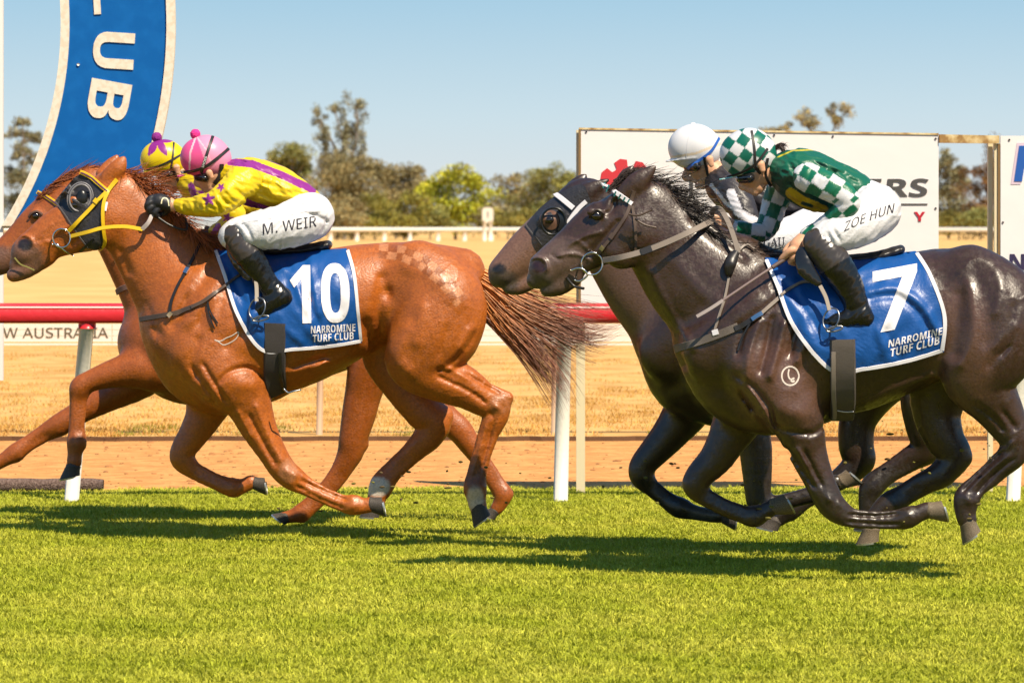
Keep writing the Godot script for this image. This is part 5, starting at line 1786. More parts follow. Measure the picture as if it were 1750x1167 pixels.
	return {"z": ZD,
		"torso": [[1226, 306, 0, 22, 1.0], [1252, 322, 0, 40, 1.35], [1300, 338, 0, 40, 1.4], [1360, 350, 0, 32, 1.45], [1392, 358, 0, 26, 1.6]],
		"arm": [[1252, 326, 0.17, 28], [1272, 362, 0.23, 23], [1278, 392, 0.23, 19], [1262, 400, 0.18, 15], [1246, 402, 0.13, 12]],
		"seat": [[1385, 358, 0, 28, 1.5], [1420, 372, 0, 34, 1.45]],
		"thigh": [[1420, 378, 0.12, 38], [1380, 394, 0.2, 36], [1335, 408, 0.25, 29], [1312, 416, 0.25, 24]],
		"shin": [[1312, 416, 0.25, 22], [1330, 450, 0.26, 22], [1352, 485, 0.26, 18], [1366, 512, 0.26, 15]],
		"foot": [[[1368, 515, 0.26, 15], [1388, 530, 0.26, 12]], [[1376, 524, 0.26, 14], [1352, 536, 0.26, 11], [1336, 544, 0.26, 8]]],
		"head": [[[1192, 262, 0, 30, 0.85], [1198, 280, 0, 24, 0.85]], [[1196, 288, 0, 19, 0.85], [1204, 304, 0, 12, 0.95]], [[1178, 288, 0, 6], [1170, 302, 0, 4.5], [1178, 306, 0, 5]], [[1184, 306, 0, 3.6], [1188, 309, 0, 4]], [[1191, 318, 0, 4], [1202, 317, 0, 7]], [[1216, 290, 0, 20], [1236, 306, 0, 23]], [[1213, 272, 0.075, 7, 0.6], [1216, 281, 0.075, 5, 0.6]]],
		"helmet": [[1178, 252, 0, 36, 0.88], [1188, 250, 0, 38, 0.88], [1198, 254, 0, 36, 0.88]], "cut": [[1130, 334, 0, 55, 4.0], [1260, 316, 0, 55, 4.0]],
		"peak": [[1186, 274, 0, 5, 6.0], [1156, 277, 0, 4.5, 5.6], [1140, 277, 0, 3, 4.6]],
		"goggle": [[[1176, 285, 0, 8, 2.2], [1190, 284, 0.045, 9, 1.5]]],
		"hand": [[[1246, 402, 0.13, 8], [1232, 402, 0.125, 11], [1222, 402, 0.12, 9]], [[1222, 396, 0.13, 5], [1212, 398, 0.14, 4.6], [1212, 406, 0.12, 4.4]], [[1222, 402, 0.14, 5], [1211, 405, 0.145, 4.6], [1213, 413, 0.12, 4.4]], [[1224, 408, 0.135, 4.8], [1215, 412, 0.14, 4.4], [1219, 418, 0.12, 4.2]], [[1229, 411, 0.13, 4.6], [1223, 417, 0.13, 4], [1227, 421, 0.11, 3.8]], [[1236, 396, 0.11, 5], [1226, 391, 0.09, 4.4]]]}

func jockey_jobs(n: int) -> Array:
	var d := rider(n)
	var z: float = d.z
	var key := "j%d_" % n
	var near := n == 1 or n == 3
	var fine := 0.0048 if near else 0.007
	var jobs := []
	var arm_far: Array = d.get("arm_far", far_side(d.arm))
	var silks := {
		1: func(p: Vector3, g: Vector3) -> Color:
			var q := proj(p)
			var c := Color(0.72, 0.52, 0.004)
			var purple := Color(0.24, 0.022, 0.22)
			if stripe(q, V([392, 276, 430, 280, 478, 298, 534, 324])) < 6.5: return purple
			if stripe(q, V([400, 266, 440, 266, 490, 284, 545, 318])) < 2.5: return purple
			if g.z > -0.2 and stripe(q, V([402, 338, 428, 352, 470, 366])) < 9.0 and p.z < z + 0.16: return purple
			if star(q, Vector2(356, 341), 12.0, 0.4) or star(q, Vector2(377, 320), 8.0, 0.9): return purple
			return c,
		2: func(p: Vector3, g: Vector3) -> Color:
			var q := proj(p)
			var purple := Color(0.22, 0.022, 0.20)
			if star(q, Vector2(346, 330), 11.0, 0.3) or star(q, Vector2(388, 372), 10.0) or stripe(q, V([326, 318, 336, 350])) < 6.0 or stripe(q, V([372, 386, 364, 400])) < 5.0: return purple
			return Color(0.66, 0.48, 0.004),
		3: func(p: Vector3, g: Vector3) -> Color:
			var q := proj(p)
			if stripe(q, V([1352, 330, 1372, 344, 1408, 360])) < 9.0 and not stripe(q, V([1372, 347, 1388, 352])) < 3.0: return Color(0.55, 0.36, 0.01)
			if stripe(q, V([1330, 268, 1356, 257, 1392, 256])) < 1.2: return Color(0.5, 0.42, 0.02)
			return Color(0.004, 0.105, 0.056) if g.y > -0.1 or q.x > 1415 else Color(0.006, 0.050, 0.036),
		4: func(p: Vector3, g: Vector3) -> Color:
			var q := proj(p)
			if stripe(q, V([1216, 316, 1240, 346, 1290, 385])) < 3.0 or stripe(q, V([1250, 330, 1262, 362, 1300, 384])) < 8.0: return Color(0.70, 0.68, 0.72)
			return Color(0.035, 0.028, 0.034),
	}
	var turn: float = -0.5 if near else -0.4
	var chains := [chain(z, d.torso, 0.02, 1.4, 1, 5)]
	if n != 3:
		chains.append(chain(z, d.arm, 0.02, 1.0, 1, 4))
		chains.append(chain(z, arm_far, 0.02, 1.0, 1, 4))
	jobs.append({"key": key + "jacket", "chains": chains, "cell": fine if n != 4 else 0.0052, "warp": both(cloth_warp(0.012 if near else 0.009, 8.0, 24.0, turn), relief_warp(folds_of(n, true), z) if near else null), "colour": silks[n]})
	if n == 3:
		var check := func(a: Vector2, b: Vector2, c: Vector2) -> Variant:
			return func(p: Vector3, _g: Vector3) -> Color:
				var q := proj(p)
				var upper := q.distance_to(a) + q.distance_to(b) - a.distance_to(b) < q.distance_to(b) + q.distance_to(c) - b.distance_to(c)
				var o := a if upper else b
				var t := (b - a).normalized() if upper else (c - b).normalized()
				var u := (q - o).dot(t) / 25.0
				var v := (q - o).dot(t.orthogonal()) / 21.0 + 0.5
				return Color(0.64, 0.64, 0.67) if (int(floor(u)) + int(floor(v)) + (1 if upper else 0)) % 2 == 0 else Color(0.004, 0.135, 0.07)
		jobs.append({"key": key + "sleeve", "chains": [chain(z, d.arm, 0.02, 1.0, 1, 4)], "cell": fine, "warp": cloth_warp(0.009, 20.0, 9.0, -0.6), "colour": check.call(Vector2(1370, 290), Vector2(1452, 340), Vector2(1380, 403))})
		jobs.append({"key": key + "sleeve_far", "chains": [chain(z, arm_far, 0.02, 1.0, 1, 4)], "cell": fine, "warp": cloth_warp(0.009, 20.0, 9.0, 0.4), "colour": check.call(Vector2(1345, 302), Vector2(1310, 394), Vector2(1256, 388))})
	jobs.append({"key": key + "breeches", "chains": [chain(z, d.seat, 0.03, 1.4, 1, 4), chain(z, d.thigh, 0.03, 0.95, 1, 4), chain(z, far_side(d.thigh), 0.03, 0.95, 1, 4)], "cell": fine, "warp": both(cloth_warp(0.007, 7.0, 20.0, 0.9), relief_warp(folds_of(n, false), z) if near else null)})
	var boot := func(side: float) -> Array:
		var f := func(rows: Array) -> Array: return rows if side > 0.0 else far_side(rows)
		return [chain(z, f.call(d.shin), 0.012, 0.9, 1, 4), chain(z, f.call(d.foot[0]), 0.012, 0.85), chain(z, f.call(d.foot[1]), 0.012, 0.95)]
	var k0: Array = d.shin[1]
	var bootc := func(p: Vector3, _g: Vector3) -> Color:
		var q := proj(p)
		return Color(0.050, 0.040, 0.036) if (q - Vector2(k0[0], k0[1])).dot(Vector2(0.53, 0.85)) < 4.0 else Color(0.009, 0.009, 0.010)
	jobs.append({"key": key + "boot", "chains": boot.call(1.0), "cell": fine, "warp": cloth_warp(0.0055, 10.0, 26.0, 0.9), "colour": bootc})
	jobs.append({"key": key + "boot_far", "chains": boot.call(-1.0), "cell": 0.009, "colour": bootc})
	var hc := {
		1: func(p: Vector3, _g: Vector3) -> Color:
			var q := proj(p)
			if stripe(q, V([333, 236, 324, 262, 323, 292])) < 1.6 or stripe(q, V([336, 234, 352, 256, 362, 282])) < 0.9: return Color(0.80, 0.50, 0.58)
			return Color(0.72, 0.085, 0.27) if q.x < 345.0 + (q.y - 262.0) * 0.35 else Color(0.78, 0.27, 0.42),
		2: func(p: Vector3, _g: Vector3) -> Color:
			var q := proj(p) - Vector2(268, 238)
			var a := fposmod(q.angle() + 0.55, TAU / 6.0) - TAU / 12.0
			return Color(0.24, 0.022, 0.22) if q.length() < 33.0 - absf(a) * 42.0 else Color(0.72, 0.53, 0.004),
		3: func(p: Vector3, _g: Vector3) -> Color:
			var q := proj(p) - Vector2(1262, 268)
			var u := q.rotated(-0.62)
			return Color(0.64, 0.64, 0.67) if (int(floor(u.x / 19.0)) + int(floor(u.y / 19.0))) % 2 == 0 else Color(0.004, 0.125, 0.085),
		4: func(p: Vector3, _g: Vector3) -> Color:
			var q := proj(p)
			return Color(0.68, 0.56, 0.42) if stripe(q, V([1142, 270, 1190, 262, 1236, 244])) < 2.2 else Color(0.66, 0.66, 0.69),
	}
	jobs.append({"key": key + "helmet", "chains": [chain(z, d.helmet, 0.012, 0.88, 1, 4), chain(z, d.cut, 0.006, 4.0, -1, 2), chain(z, d.peak, 0.008, 5.5)], "cell": 0.0042, "colour": hc[n]})
	if d.has("pom"):
		jobs.append({"key": key + "pom", "chains": [chain(z, [[d.pom.x, d.pom.y, 0, 8.6]])], "cell": 0.003, "warp": cloth_warp(0.009, 130.0, 130.0, 0.0), "soften": 0})
	jobs.append({"key": key + "goggles", "chains": d.goggle.map(func(r): return chain(z, r, 0.01)), "cell": 0.004})
	# the figure under the clothes: one body, with finer head and hands
	var whole := [chain(z, thin(d.torso, 0.86), 0.02, 1.35, 1, 4), chain(z, thin(d.seat, 0.86), 0.02, 1.35)]
	for rows in [d.arm, arm_far]:
		whole.append(chain(z, thin(rows, 0.72), 0.015, 1.0, 1, 4))
	for rows in [d.thigh, far_side(d.thigh), d.shin, far_side(d.shin)]:
		whole.append(chain(z, thin(rows, 0.82), 0.015, 0.9, 1, 4))
	for rows in [d.foot[1], far_side(d.foot[1])]:
		whole.append(chain(z, thin(rows, 0.7), 0.012, 0.9))
	jobs.append({"key": key + "whole", "chains": whole, "cell": 0.012, "colour": func(_p, _g): return SKIN})
	var face := func(p: Vector3, _g: Vector3) -> Color:
		var v := 1.0 + 0.15 * noise_b.get_noise_3d(p.x * 40.0, p.y * 40.0, p.z * 40.0)
		return SKIN * v
	jobs.append({"key": key + "head", "chains": d.head.map(func(r): return chain(z, r, 0.010, 0.9, 1, 3)), "cell": 0.0036, "colour": face})
	var hands := []
	hands.append_array(d.hand.map(func(r): return chain(z, r, 0.004, 1.0, 1, 3)))
	hands.append_array(d.get("hand_far", d.hand.map(far_side)).map(func(r): return chain(z, r, 0.004, 1.0, 1, 3)))
	var glove := n == 1 or n == 2
	jobs.append({"key": key + "hands", "chains": hands, "cell": 0.0032, "colour": func(p: Vector3, _g: Vector3) -> Color: return Color(0.022, 0.022, 0.025) if n == 1 and proj(p).x < 291.0 else (Color(0.05, 0.045, 0.045) if n == 2 else SKIN)})
	return jobs

func jockey(n: int, got: Dictionary, dms: Dictionary, label: String) -> Node3D:
	var d := rider(n)
	var z: float = d.z
	var key := "j%d_" % n
	var at := P(d.seat[1][0], d.seat[1][1], z)
	var t := thing("person", label, "person", "jockeys riding in the race", at)
	var skin := vmat("skin", 0.5, 0.45)
	skin.subsurf_scatter_enabled = true
	skin.subsurf_scatter_strength = 0.12
	mi("body", solid_mesh(merge([got[key + "whole"], got[key + "head"], got[key + "hands"]])), skin, t)
	var silk := relief(vmat("racing silk", 0.42, 0.5), 111, 0.09, 3.0, 6.0, 0.35)
	silk.uv1_triplanar = true
	mi("jacket", solid_mesh(got[key + "jacket"]), silk, t)
	if n == 3:
		mi("sleeve", solid_mesh(got[key + "sleeve"]), silk, t)
		mi("sleeve", solid_mesh(got[key + "sleeve_far"]), silk, t)
	var white := relief(mat("breeches white", Color(0.66, 0.66, 0.69), 0.6), 112, 0.06, 3.0, 5.0, 0.5)
	mi("breeches", solid_mesh(got[key + "breeches"]), white, t)
	var leather := vmat("boot leather", 0.24, 0.55)
	mi("boot", solid_mesh(got[key + "boot"]), leather, t)
	mi("boot", solid_mesh(got[key + "boot_far"]), leather, t)
	var cap := mi("helmet", solid_mesh(got[key + "helmet"]), vmat("cap cloth" if n != 4 else "cap cloth white", 0.35, 0.5), t)
	if d.has("pom"):
		mi("pompom", solid_mesh(got[key + "pom"]), mat("pompom pink" if n == 1 else "pompom purple", Color(0.72, 0.03, 0.24) if n == 1 else Color(0.22, 0.015, 0.20), 0.9), cap)
	var lens := mi("goggles", solid_mesh(got[key + "goggles"]), mat("goggle lens", Color(0.012, 0.012, 0.014), 0.08, 0.7), t)
	var black := mat("strap black", Color(0.018, 0.016, 0.018), 0.5)
	var hm := depth_map([got[key + "helmet"], got[key + "head"], got[key + "goggles"]], int(d.helmet[1][0]) - 70, 200, 150, 150)
	match n:
		1:
			seams("strap", hm, [[363, 233, 352, 266, 343, 296], [308, 295, 330, 292, 352, 284, 376, 266, 390, 254]], 5.5, black, cap, 0.003, 0.002)
			seams("chin_strap", hm, [[378, 280, 376, 300, 366, 314]], 8.0, black, cap, 0.004, 0.003)
			text_on("lettering", hm, "SHOES", "Droid Sans", true, mat("print white", Color(0.78, 0.77, 0.76), 0.5), Vector2(347.5, 287), Vector2(6, -19), Vector2(-4.0, -1.3), cap, 0.0062)
		2:
			seams("strap", hm, [[296, 244, 295, 262, 292, 286], [250, 290, 275, 282, 295, 272, 312, 262]], 3.5, black, cap, 0.003, 0.002)
			seams("chin_strap", hm, [[292, 286, 300, 300, 310, 320]], 5.0, black, cap, 0.004, 0.003)
		3:
			seams("strap", hm, [[1285, 224, 1290, 256, 1291, 284], [1242, 303, 1268, 294, 1292, 280, 1312, 254]], 4.5, black, cap, 0.003, 0.002)
			seams("chin_strap", hm, [[1312, 270, 1308, 296, 1318, 318], [1290, 284, 1300, 296]], 5.0, black, cap, 0.004, 0.003)
			seams("peak_edge", hm, [[1231, 307, 1250, 303, 1275, 292]], 2.0, mat("peak piping", Color(0.25, 0.6, 0.6), 0.4), cap, 0.003, 0.002)
			var hair := flow(z, [[[1322, 252, 0.0], [1334, 243, 0.0], [1344, 243, 0.0], [1354, 245, 0.0]], [[1322, 258, 0.02], [1332, 252, 0.03], [1336, 262, 0.03], [1330, 270, 0.02]]], 160, 5, 0.0011, 0.01, Color(0.03, 0.016, 0.014), Color(0.05, 0.03, 0.025))
			mi("hair", hair, vmat("rider hair", 0.4), t)
		4:
			seams("strap", hm, [[1176, 288, 1198, 272, 1216, 258, 1229, 236]], 5.0, mat("goggle strap blue", Color(0.02, 0.10, 0.40), 0.4), cap, 0.003, 0.002)
			seams("chin_strap", hm, [[1204, 268, 1208, 290, 1214, 312]], 5.0, black, cap, 0.004, 0.003)
			seams("cap_seam", hm, [[1186, 214, 1176, 238, 1173, 268]], 0.8, mat("seam grey", Color(0.5, 0.5, 0.55), 0.5), cap, 0.001, 0.0003)
			mi("button", ball(P(1185, 212, z), Vector3(0.012, 0.007, 0.012), 8), mat("cap button", Color(0.76, 0.75, 0.77), 0.4), cap)
	var ink := mat("name print", Color(0.02, 0.018, 0.03), 0.6)
	var bm := depth_map([got[key + "breeches"]], int(d.thigh[-1][0]) - 40, 290, 240, 170)
	match n:
		1:
			text_on("lettering", bm, "M. WEIR", "Droid Sans", false, ink, Vector2(449, 401), Vector2(92, -14), Vector2(-0.5, -18.5), t, 0.002)
			seams("seam", bm, [[395, 385, 420, 380, 470, 372, 520, 362, 545, 350], [556, 372, 548, 400]], 1.0, mat("seam grey", Color(0.5, 0.5, 0.55), 0.5), t, 0.001, 0.0003)
			var gm := depth_map([got[key + "hands"]], 230, 320, 90, 60)
			seams("glove_badge", gm, [[275, 348, 277, 338, 286, 340, 288, 352]], 2.2, mat("badge cream", Color(0.72, 0.66, 0.42), 0.5), t, 0.0015, 0.001)
		3: text_on("lettering", bm, "ZOE HUN", "Droid Sans", false, ink, Vector2(1443, 396), Vector2(84, -32), Vector2(3, -17), t, 0.002, 2.0)
		4: text_on("lettering", bm, "GAU", "Droid Serif", false, ink, Vector2(1306, 422), Vector2(36, -2), Vector2(0, -15), t, 0.002)
	return t
func checker_marks(c: Color, q: Vector2) -> Color:      # squares brushed into the coat of the rump, following its slope
	var line := V([648, 414, 690, 419, 730, 437, 770, 470, 800, 508])
	var along := 0.0
	for i in line.size() - 1:
		var a: Vector2 = line[i]
		var b: Vector2 = line[i + 1]
		var t := (q - a).dot(b - a) / (b - a).length_squared()
		if t >= 0.0 and t < 1.0:
			var d: float = (q - a).cross((b - a).normalized()) * -1.0
			if d > 1.0 and d < 27.0:
				var u: float = (along + t * (b - a).length()) / 16.0
				if (int(floor(u)) + int(floor((d - 1.0) / 13.0))) % 2 == 0:
					return c.lerp(Color(0.62, 0.27, 0.12), 0.62)
				return c * 0.74
		along += (b - a).length()
	return c

const CHESTNUT := Color(0.44, 0.112, 0.009)
func race_jobs() -> Array:
	var rough_a := relief_map(-40, 240, 960, 680, RELIEF_A.map(func(l): return [l[0], l[1], l[2] * 3.6]))
	var rough_c := relief_map(860, 260, 940, 700, RELIEF_C.map(func(l): return [l[0], l[1], l[2] * 3.6]))
	var muzzle := Color(0.12, 0.085, 0.07)
	var dark := Color(0.012, 0.009, 0.008)
	var white := Color(0.80, 0.72, 0.60)
	var brown := Color(0.15, 0.072, 0.046)
	var jobs := [
		{"key": "horse_a", "chains": horse_a(), "cell": 0.006, "warp": relief_warp(rough_a, ZA), "colour": coat(CHESTNUT, ZA, [
			[32, 445, 46, 34, -1, 1, muzzle, 0.75], [42, 418, 13, 11, -1, 1, dark, 0.97], [644, 832, 22, 17, -1, 0, white, 0.95], [812, 852, 15, 22, 0, 1, Color(0.74, 0.62, 0.46), 0.8], [812, 815, 20, 22, 0, 1, Color(0.07, 0.03, 0.02), 0.6], [855, 690, 20, 20, 0, 1, Color(0.30, 0.12, 0.04), 0.5], [492, 805, 16, 20, 0, 1, Color(0.46, 0.22, 0.11), 0.5]], checker_marks)},
		{"key": "horse_c", "chains": horse_c(), "cell": 0.006, "warp": relief_warp(rough_c, ZC), "colour": coat(Color(0.050, 0.025, 0.0155), ZC, [
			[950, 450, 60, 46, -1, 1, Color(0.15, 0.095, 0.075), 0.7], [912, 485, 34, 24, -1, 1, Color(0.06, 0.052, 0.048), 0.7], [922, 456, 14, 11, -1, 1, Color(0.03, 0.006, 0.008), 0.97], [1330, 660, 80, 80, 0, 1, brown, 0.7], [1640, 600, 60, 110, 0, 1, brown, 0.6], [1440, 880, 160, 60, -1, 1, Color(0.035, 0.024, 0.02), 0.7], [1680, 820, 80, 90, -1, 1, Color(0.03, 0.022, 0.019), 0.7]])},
		{"key": "horse_b", "chains": horse_b(), "cell": 0.011, "colour": coat(Color(0.36, 0.088, 0.008), ZB, [[0, 450, 40, 30, -1, 1, muzzle, 0.7]])},
		{"key": "horse_d", "chains": horse_d(), "cell": 0.0105, "colour": coat(Color(0.038, 0.020, 0.013), ZD, [
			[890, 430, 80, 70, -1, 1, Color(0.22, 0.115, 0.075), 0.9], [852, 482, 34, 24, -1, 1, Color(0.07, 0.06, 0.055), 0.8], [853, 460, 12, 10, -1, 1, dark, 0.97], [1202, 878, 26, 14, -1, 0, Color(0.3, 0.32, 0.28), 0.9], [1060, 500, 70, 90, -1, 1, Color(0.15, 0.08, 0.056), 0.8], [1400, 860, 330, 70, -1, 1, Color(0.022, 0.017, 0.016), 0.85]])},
	]
	for n in [3, 1, 4, 2]:
		jobs.append_array(jockey_jobs(n))
	return jobs

func build_race() -> void:
	var t0 := Time.get_ticks_msec()
	var jobs := race_jobs()
	var made := []
	made.resize(jobs.size())
	var task := WorkerThreadPool.add_group_task(func(i: int) -> void:
		var j: Dictionary = jobs[i]
		made[i] = solid(j.chains, j.cell, j.get("warp"), j.get("colour"), j.get("soften", 1))
		, jobs.size(), -1, true)
	WorkerThreadPool.wait_for_group_task_completion(task)
	var got := {}
	var tris := 0
	for i in jobs.size():
		got[jobs[i].key] = made[i]
		tris += made[i].i.size() / 3
	print("solids ", Time.get_ticks_msec() - t0, " ms, triangles ", tris)
	var dm := {}
	dm.a = depth_map([got.horse_a], -40, 240, 960, 690)
	dm.b = depth_map([got.horse_b], -60, 260, 960, 640)
	dm.c = depth_map([got.horse_c], 860, 260, 960, 700)
	dm.d = depth_map([got.horse_d], 800, 280, 960, 660)
	print("maps ", Time.get_ticks_msec() - t0, " ms")
	var speckle := Gradient.new()
	speckle.offsets = PackedFloat32Array([0.2, 0.5, 0.8])
	speckle.colors = PackedColorArray([Color(0.66, 0.64, 0.62).linear_to_srgb(), Color(0.86, 0.86, 0.86).linear_to_srgb(), Color(1, 1, 1).linear_to_srgb()])
	var gloss := Gradient.new()
	gloss.offsets = PackedFloat32Array([0.25, 0.75])
	gloss.colors = PackedColorArray([Color(0.27, 0.27, 0.27), Color(0.50, 0.50, 0.50)])
	var soft := Gradient.new()
	soft.offsets = PackedFloat32Array([0.25, 0.75])
	soft.colors = PackedColorArray([Color(0.36, 0.36, 0.36), Color(0.62, 0.62, 0.62)])
	var coat_red := relief(vmat("chestnut coat", 1.0, 0.6), 121, 0.16, 2.4, 2.0, 0.3)
	var coat_dark := relief(vmat("dark bay coat", 1.0, 0.6), 122, 0.15, 2.2, 2.0, 0.2)
	for m in [coat_red, coat_dark]:
		m.albedo_texture = noise_tex(125, 0.07, 5, 512, 0.0, speckle)
		m.roughness_texture = noise_tex(126, 0.035, 4, 512, 0.0, soft if m == coat_red else gloss)
	var horn := ramp_mat("hoof horn", 123, 0.05, [[0.3, Color(0.035, 0.030, 0.028)], [0.6, Color(0.085, 0.072, 0.062)], [0.85, Color(0.17, 0.145, 0.115)]], 9.0, 0.45, 3.0)
	var pale_horn := ramp_mat("pale hoof horn", 124, 0.05, [[0.3, Color(0.085, 0.066, 0.046)], [0.6, Color(0.20, 0.155, 0.105)], [0.85, Color(0.32, 0.25, 0.17)]], 9.0, 0.45, 3.0)
	var iron := mat("horseshoe", Color(0.55, 0.55, 0.54), 0.35, 0.5, 0.8)
	var hair := vmat("horse hair", 0.42, 0.5)
	var eye := mat("horse eye", Color(0.012, 0.008, 0.006), 0.06, 0.7)
	var g := "racehorses galloping past the winning post"
	# --- horses ---
	var a := thing("horse", "chestnut racehorse in black eye hood wearing saddle cloth number 10", "horse", g, Vector3(P(560, 600, ZA).x, 0, ZA))
	mi("body", solid_mesh(got.horse_a), coat_red, a)
	hoof(ZA, 0.13, Vector2(630, 861), Vector2(653, 857), Vector2(664, 882), 16.5, horn, iron, a)
	hoof(ZA, -0.14, Vector2(432, 825), Vector2(452, 823), Vector2(468, 842), 14.5, horn, iron, a)
	hoof(ZA, 0.12, Vector2(816, 862), Vector2(832, 884), Vector2(826, 910), 17.5, horn, iron, a)
	hoof(ZA, -0.13, Vector2(641, 862), Vector2(640, 884), Vector2(628, 894), 16.0, horn, iron, a)
	mi("eye", ball(on(dm.a, 128, 350, -0.008), Vector3(0.019, 0.017, 0.014)), eye, a)
	mi("mane_hair", fringe(ZA, [[198, 296, 0, 1.0, -0.1, 52], [222, 306, 0, 1.0, 0.1, 76], [248, 322, 0.02, 1.0, 0.15, 70], [270, 340, 0.03, 1.0, 0.3, 60], [296, 362, 0.05, 0.7, 0.7, 62], [322, 386, 0.06, 0.6, 0.7, 52], [345, 402, 0.05, 0.9, 0.45, 60], [372, 414, 0.03, 1.0, 0.3, 36]], 900, 21, 0.0022, Color(0.26, 0.062, 0.012), Color(0.30, 0.085, 0.022), 0.55, 0.15), hair, a)
	mi("tail_hair", flow(ZA, [[[796, 452, 0], [838, 468, 0], [885, 482, 0.02], [935, 503, 0.03], [1005, 524, 0.03], [1085, 548, 0.02]], [[800, 462, 0], [845, 490, 0.02], [890, 520, 0.04], [955, 550, 0.05], [1020, 576, 0.05], [1078, 556, 0.05]], [[802, 468, 0], [842, 502, 0.02], [885, 536, 0.04], [940, 570, 0.05], [1000, 600, 0.05], [1056, 600, 0.05]], [[804, 472, 0], [838, 510, 0.02], [872, 548, 0.04], [915, 590, 0.05], [960, 645, 0.05], [998, 722, 0.05]], [[808, 480, 0], [830, 530, 0.02], [860, 575, 0.03], [905, 625, 0.04], [950, 680, 0.04], [985, 756, 0.04]]], 820, 22, 0.0023, 0.026, Color(0.66, 0.25, 0.03), Color(0.25, 0.095, 0.065), 2.8, 0.76), hair, a)
	var b := thing("horse", "chestnut racehorse on the far side of the number 10 horse, foreleg stretched out", "horse", g, Vector3(P(500, 600, ZB).x, 0, ZB))
	mi("body", solid_mesh(got.horse_b), coat_red, b)
	hoof(ZB, 0.13, Vector2(124, 796), Vector2(128, 814), Vector2(108, 836), 17.5, horn, iron, b)
	hoof(ZB, -0.13, Vector2(-18, 797), Vector2(-34, 808), Vector2(-40, 796), 14.0, horn, iron, b)
	hoof(ZB, 0.12, Vector2(490, 883), Vector2(482, 893), Vector2(455, 892), 14.0, horn, iron, b)
	hoof(ZB, -0.13, Vector2(847, 872), Vector2(840, 886), Vector2(828, 888), 12.0, horn, iron, b)
	mi("eye", ball(on(dm.b, 61, 369, -0.006), Vector3(0.020, 0.017, 0.014)), eye, b)
	mi("eyelid", strap_on(dm.b, V([49, 372, 55, 363, 64, 361, 72, 367]), 3.2, 0.006, 0.004), mat("eyelid brown", Color(0.12, 0.06, 0.04), 0.5), b)
	mi("mane_hair", fringe(ZB, [[60, 342, 0.04, 1.0, -0.55, 34], [86, 316, 0.02, 1.0, -0.45, 56], [112, 300, 0, 1.0, -0.3, 56], [140, 290, 0, 1.0, -0.1, 60], [175, 300, 0, 1.0, 0.1, 60], [230, 340, 0, 1.0, 0.2, 50]], 420, 23, 0.0020, Color(0.26, 0.075, 0.016), Color(0.22, 0.08, 0.05), 0.3, 0.05), hair, b)
	mi("tail_hair", flow(ZB, [[[806, 505, 0], [850, 528, 0], [900, 560, 0], [960, 570, 0], [1030, 560, 0]], [[800, 520, 0], [845, 560, 0], [890, 610, 0], [930, 660, 0], [968, 700, 0]]], 330, 24, 0.0021, 0.02, Color(0.26, 0.09, 0.035), Color(0.17, 0.065, 0.05), 1.4, 0.5), hair, b)
	var c := thing("horse", "dark bay racehorse wearing saddle cloth number 7 with round brand on its shoulder", "horse", g, Vector3(P(1450, 600, ZC).x, 0, ZC))
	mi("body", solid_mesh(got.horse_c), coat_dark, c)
	hoof(ZC, 0.14, Vector2(1586, 872), Vector2(1612, 864), Vector2(1630, 884), 18.5, pale_horn, iron, c)
	hoof(ZC, -0.14, Vector2(1318, 866), Vector2(1344, 852), Vector2(1362, 870), 18.5, pale_horn, iron, c)
	hoof(ZC, 0.12, Vector2(1654, 890), Vector2(1670, 912), Vector2(1660, 938), 18.5, pale_horn, iron, c)
	hoof(ZC, -0.13, Vector2(1491, 902), Vector2(1494, 926), Vector2(1472, 946), 19.0, pale_horn, iron, c)
	mi("eye", ball(on(dm.c, 1020, 369, -0.006), Vector3(0.021, 0.018, 0.015)), eye, c)
	mi("eyelid", strap_on(dm.c, V([1008, 370, 1014, 361, 1024, 360, 1032, 366]), 3.6, 0.007, 0.004), mat("eyelid dark", Color(0.045, 0.028, 0.022), 0.45), c)
	mi("brand_mark", one(func(st):
		var ringp := []
		for i in 29: ringp.append(Vector2(1351, 642.5) + Vector2(cos(i * TAU / 28), sin(i * TAU / 28)) * Vector2(15, 16.5))
		strap_on_st(st, dm.c, ringp, 3.0, 0.001, 0.0005)
		strap_on_st(st, dm.c, V([1349, 631, 1347, 642, 1352, 650, 1358, 646]), 3.0, 0.001, 0.0005)
		strap_on_st(st, dm.c, V([1352, 650, 1356, 654, 1358, 650]), 3.6, 0.001, 0.0005)), mat("brand hair", Color(0.62, 0.54, 0.48), 0.7), c)
	mi("mane_hair", fringe(ZC, [[1078, 296, 0, 1.0, 0.35, 54], [1102, 312, 0, 1.0, 0.05, 84], [1130, 332, 0.0, 1.0, 0.12, 90], [1160, 352, 0.02, 1.0, 0.2, 76], [1190, 380, 0.03, 0.85, 0.5, 64], [1222, 404, 0.04, 0.7, 0.6, 54], [1258, 430, 0.04, 0.9, 0.1, 70], [1290, 442, 0.03, 1.0, -0.05, 70]], 1100, 25, 0.0022, Color(0.020, 0.014, 0.012), Color(0.034, 0.026, 0.023), 0.42, 0.10), hair, c)
	mi("forelock_hair", fringe(ZC, [[1040, 326, 0.03, 0.8, -0.75, 46], [1052, 312, 0.02, 0.9, -0.5, 50], [1066, 298, 0, 1.0, -0.25, 46], [1078, 292, 0, 1.0, 0.15, 40]], 260, 26, 0.0020, Color(0.045, 0.028, 0.022), Color(0.06, 0.042, 0.036), 0.25, 0.0), hair, c)
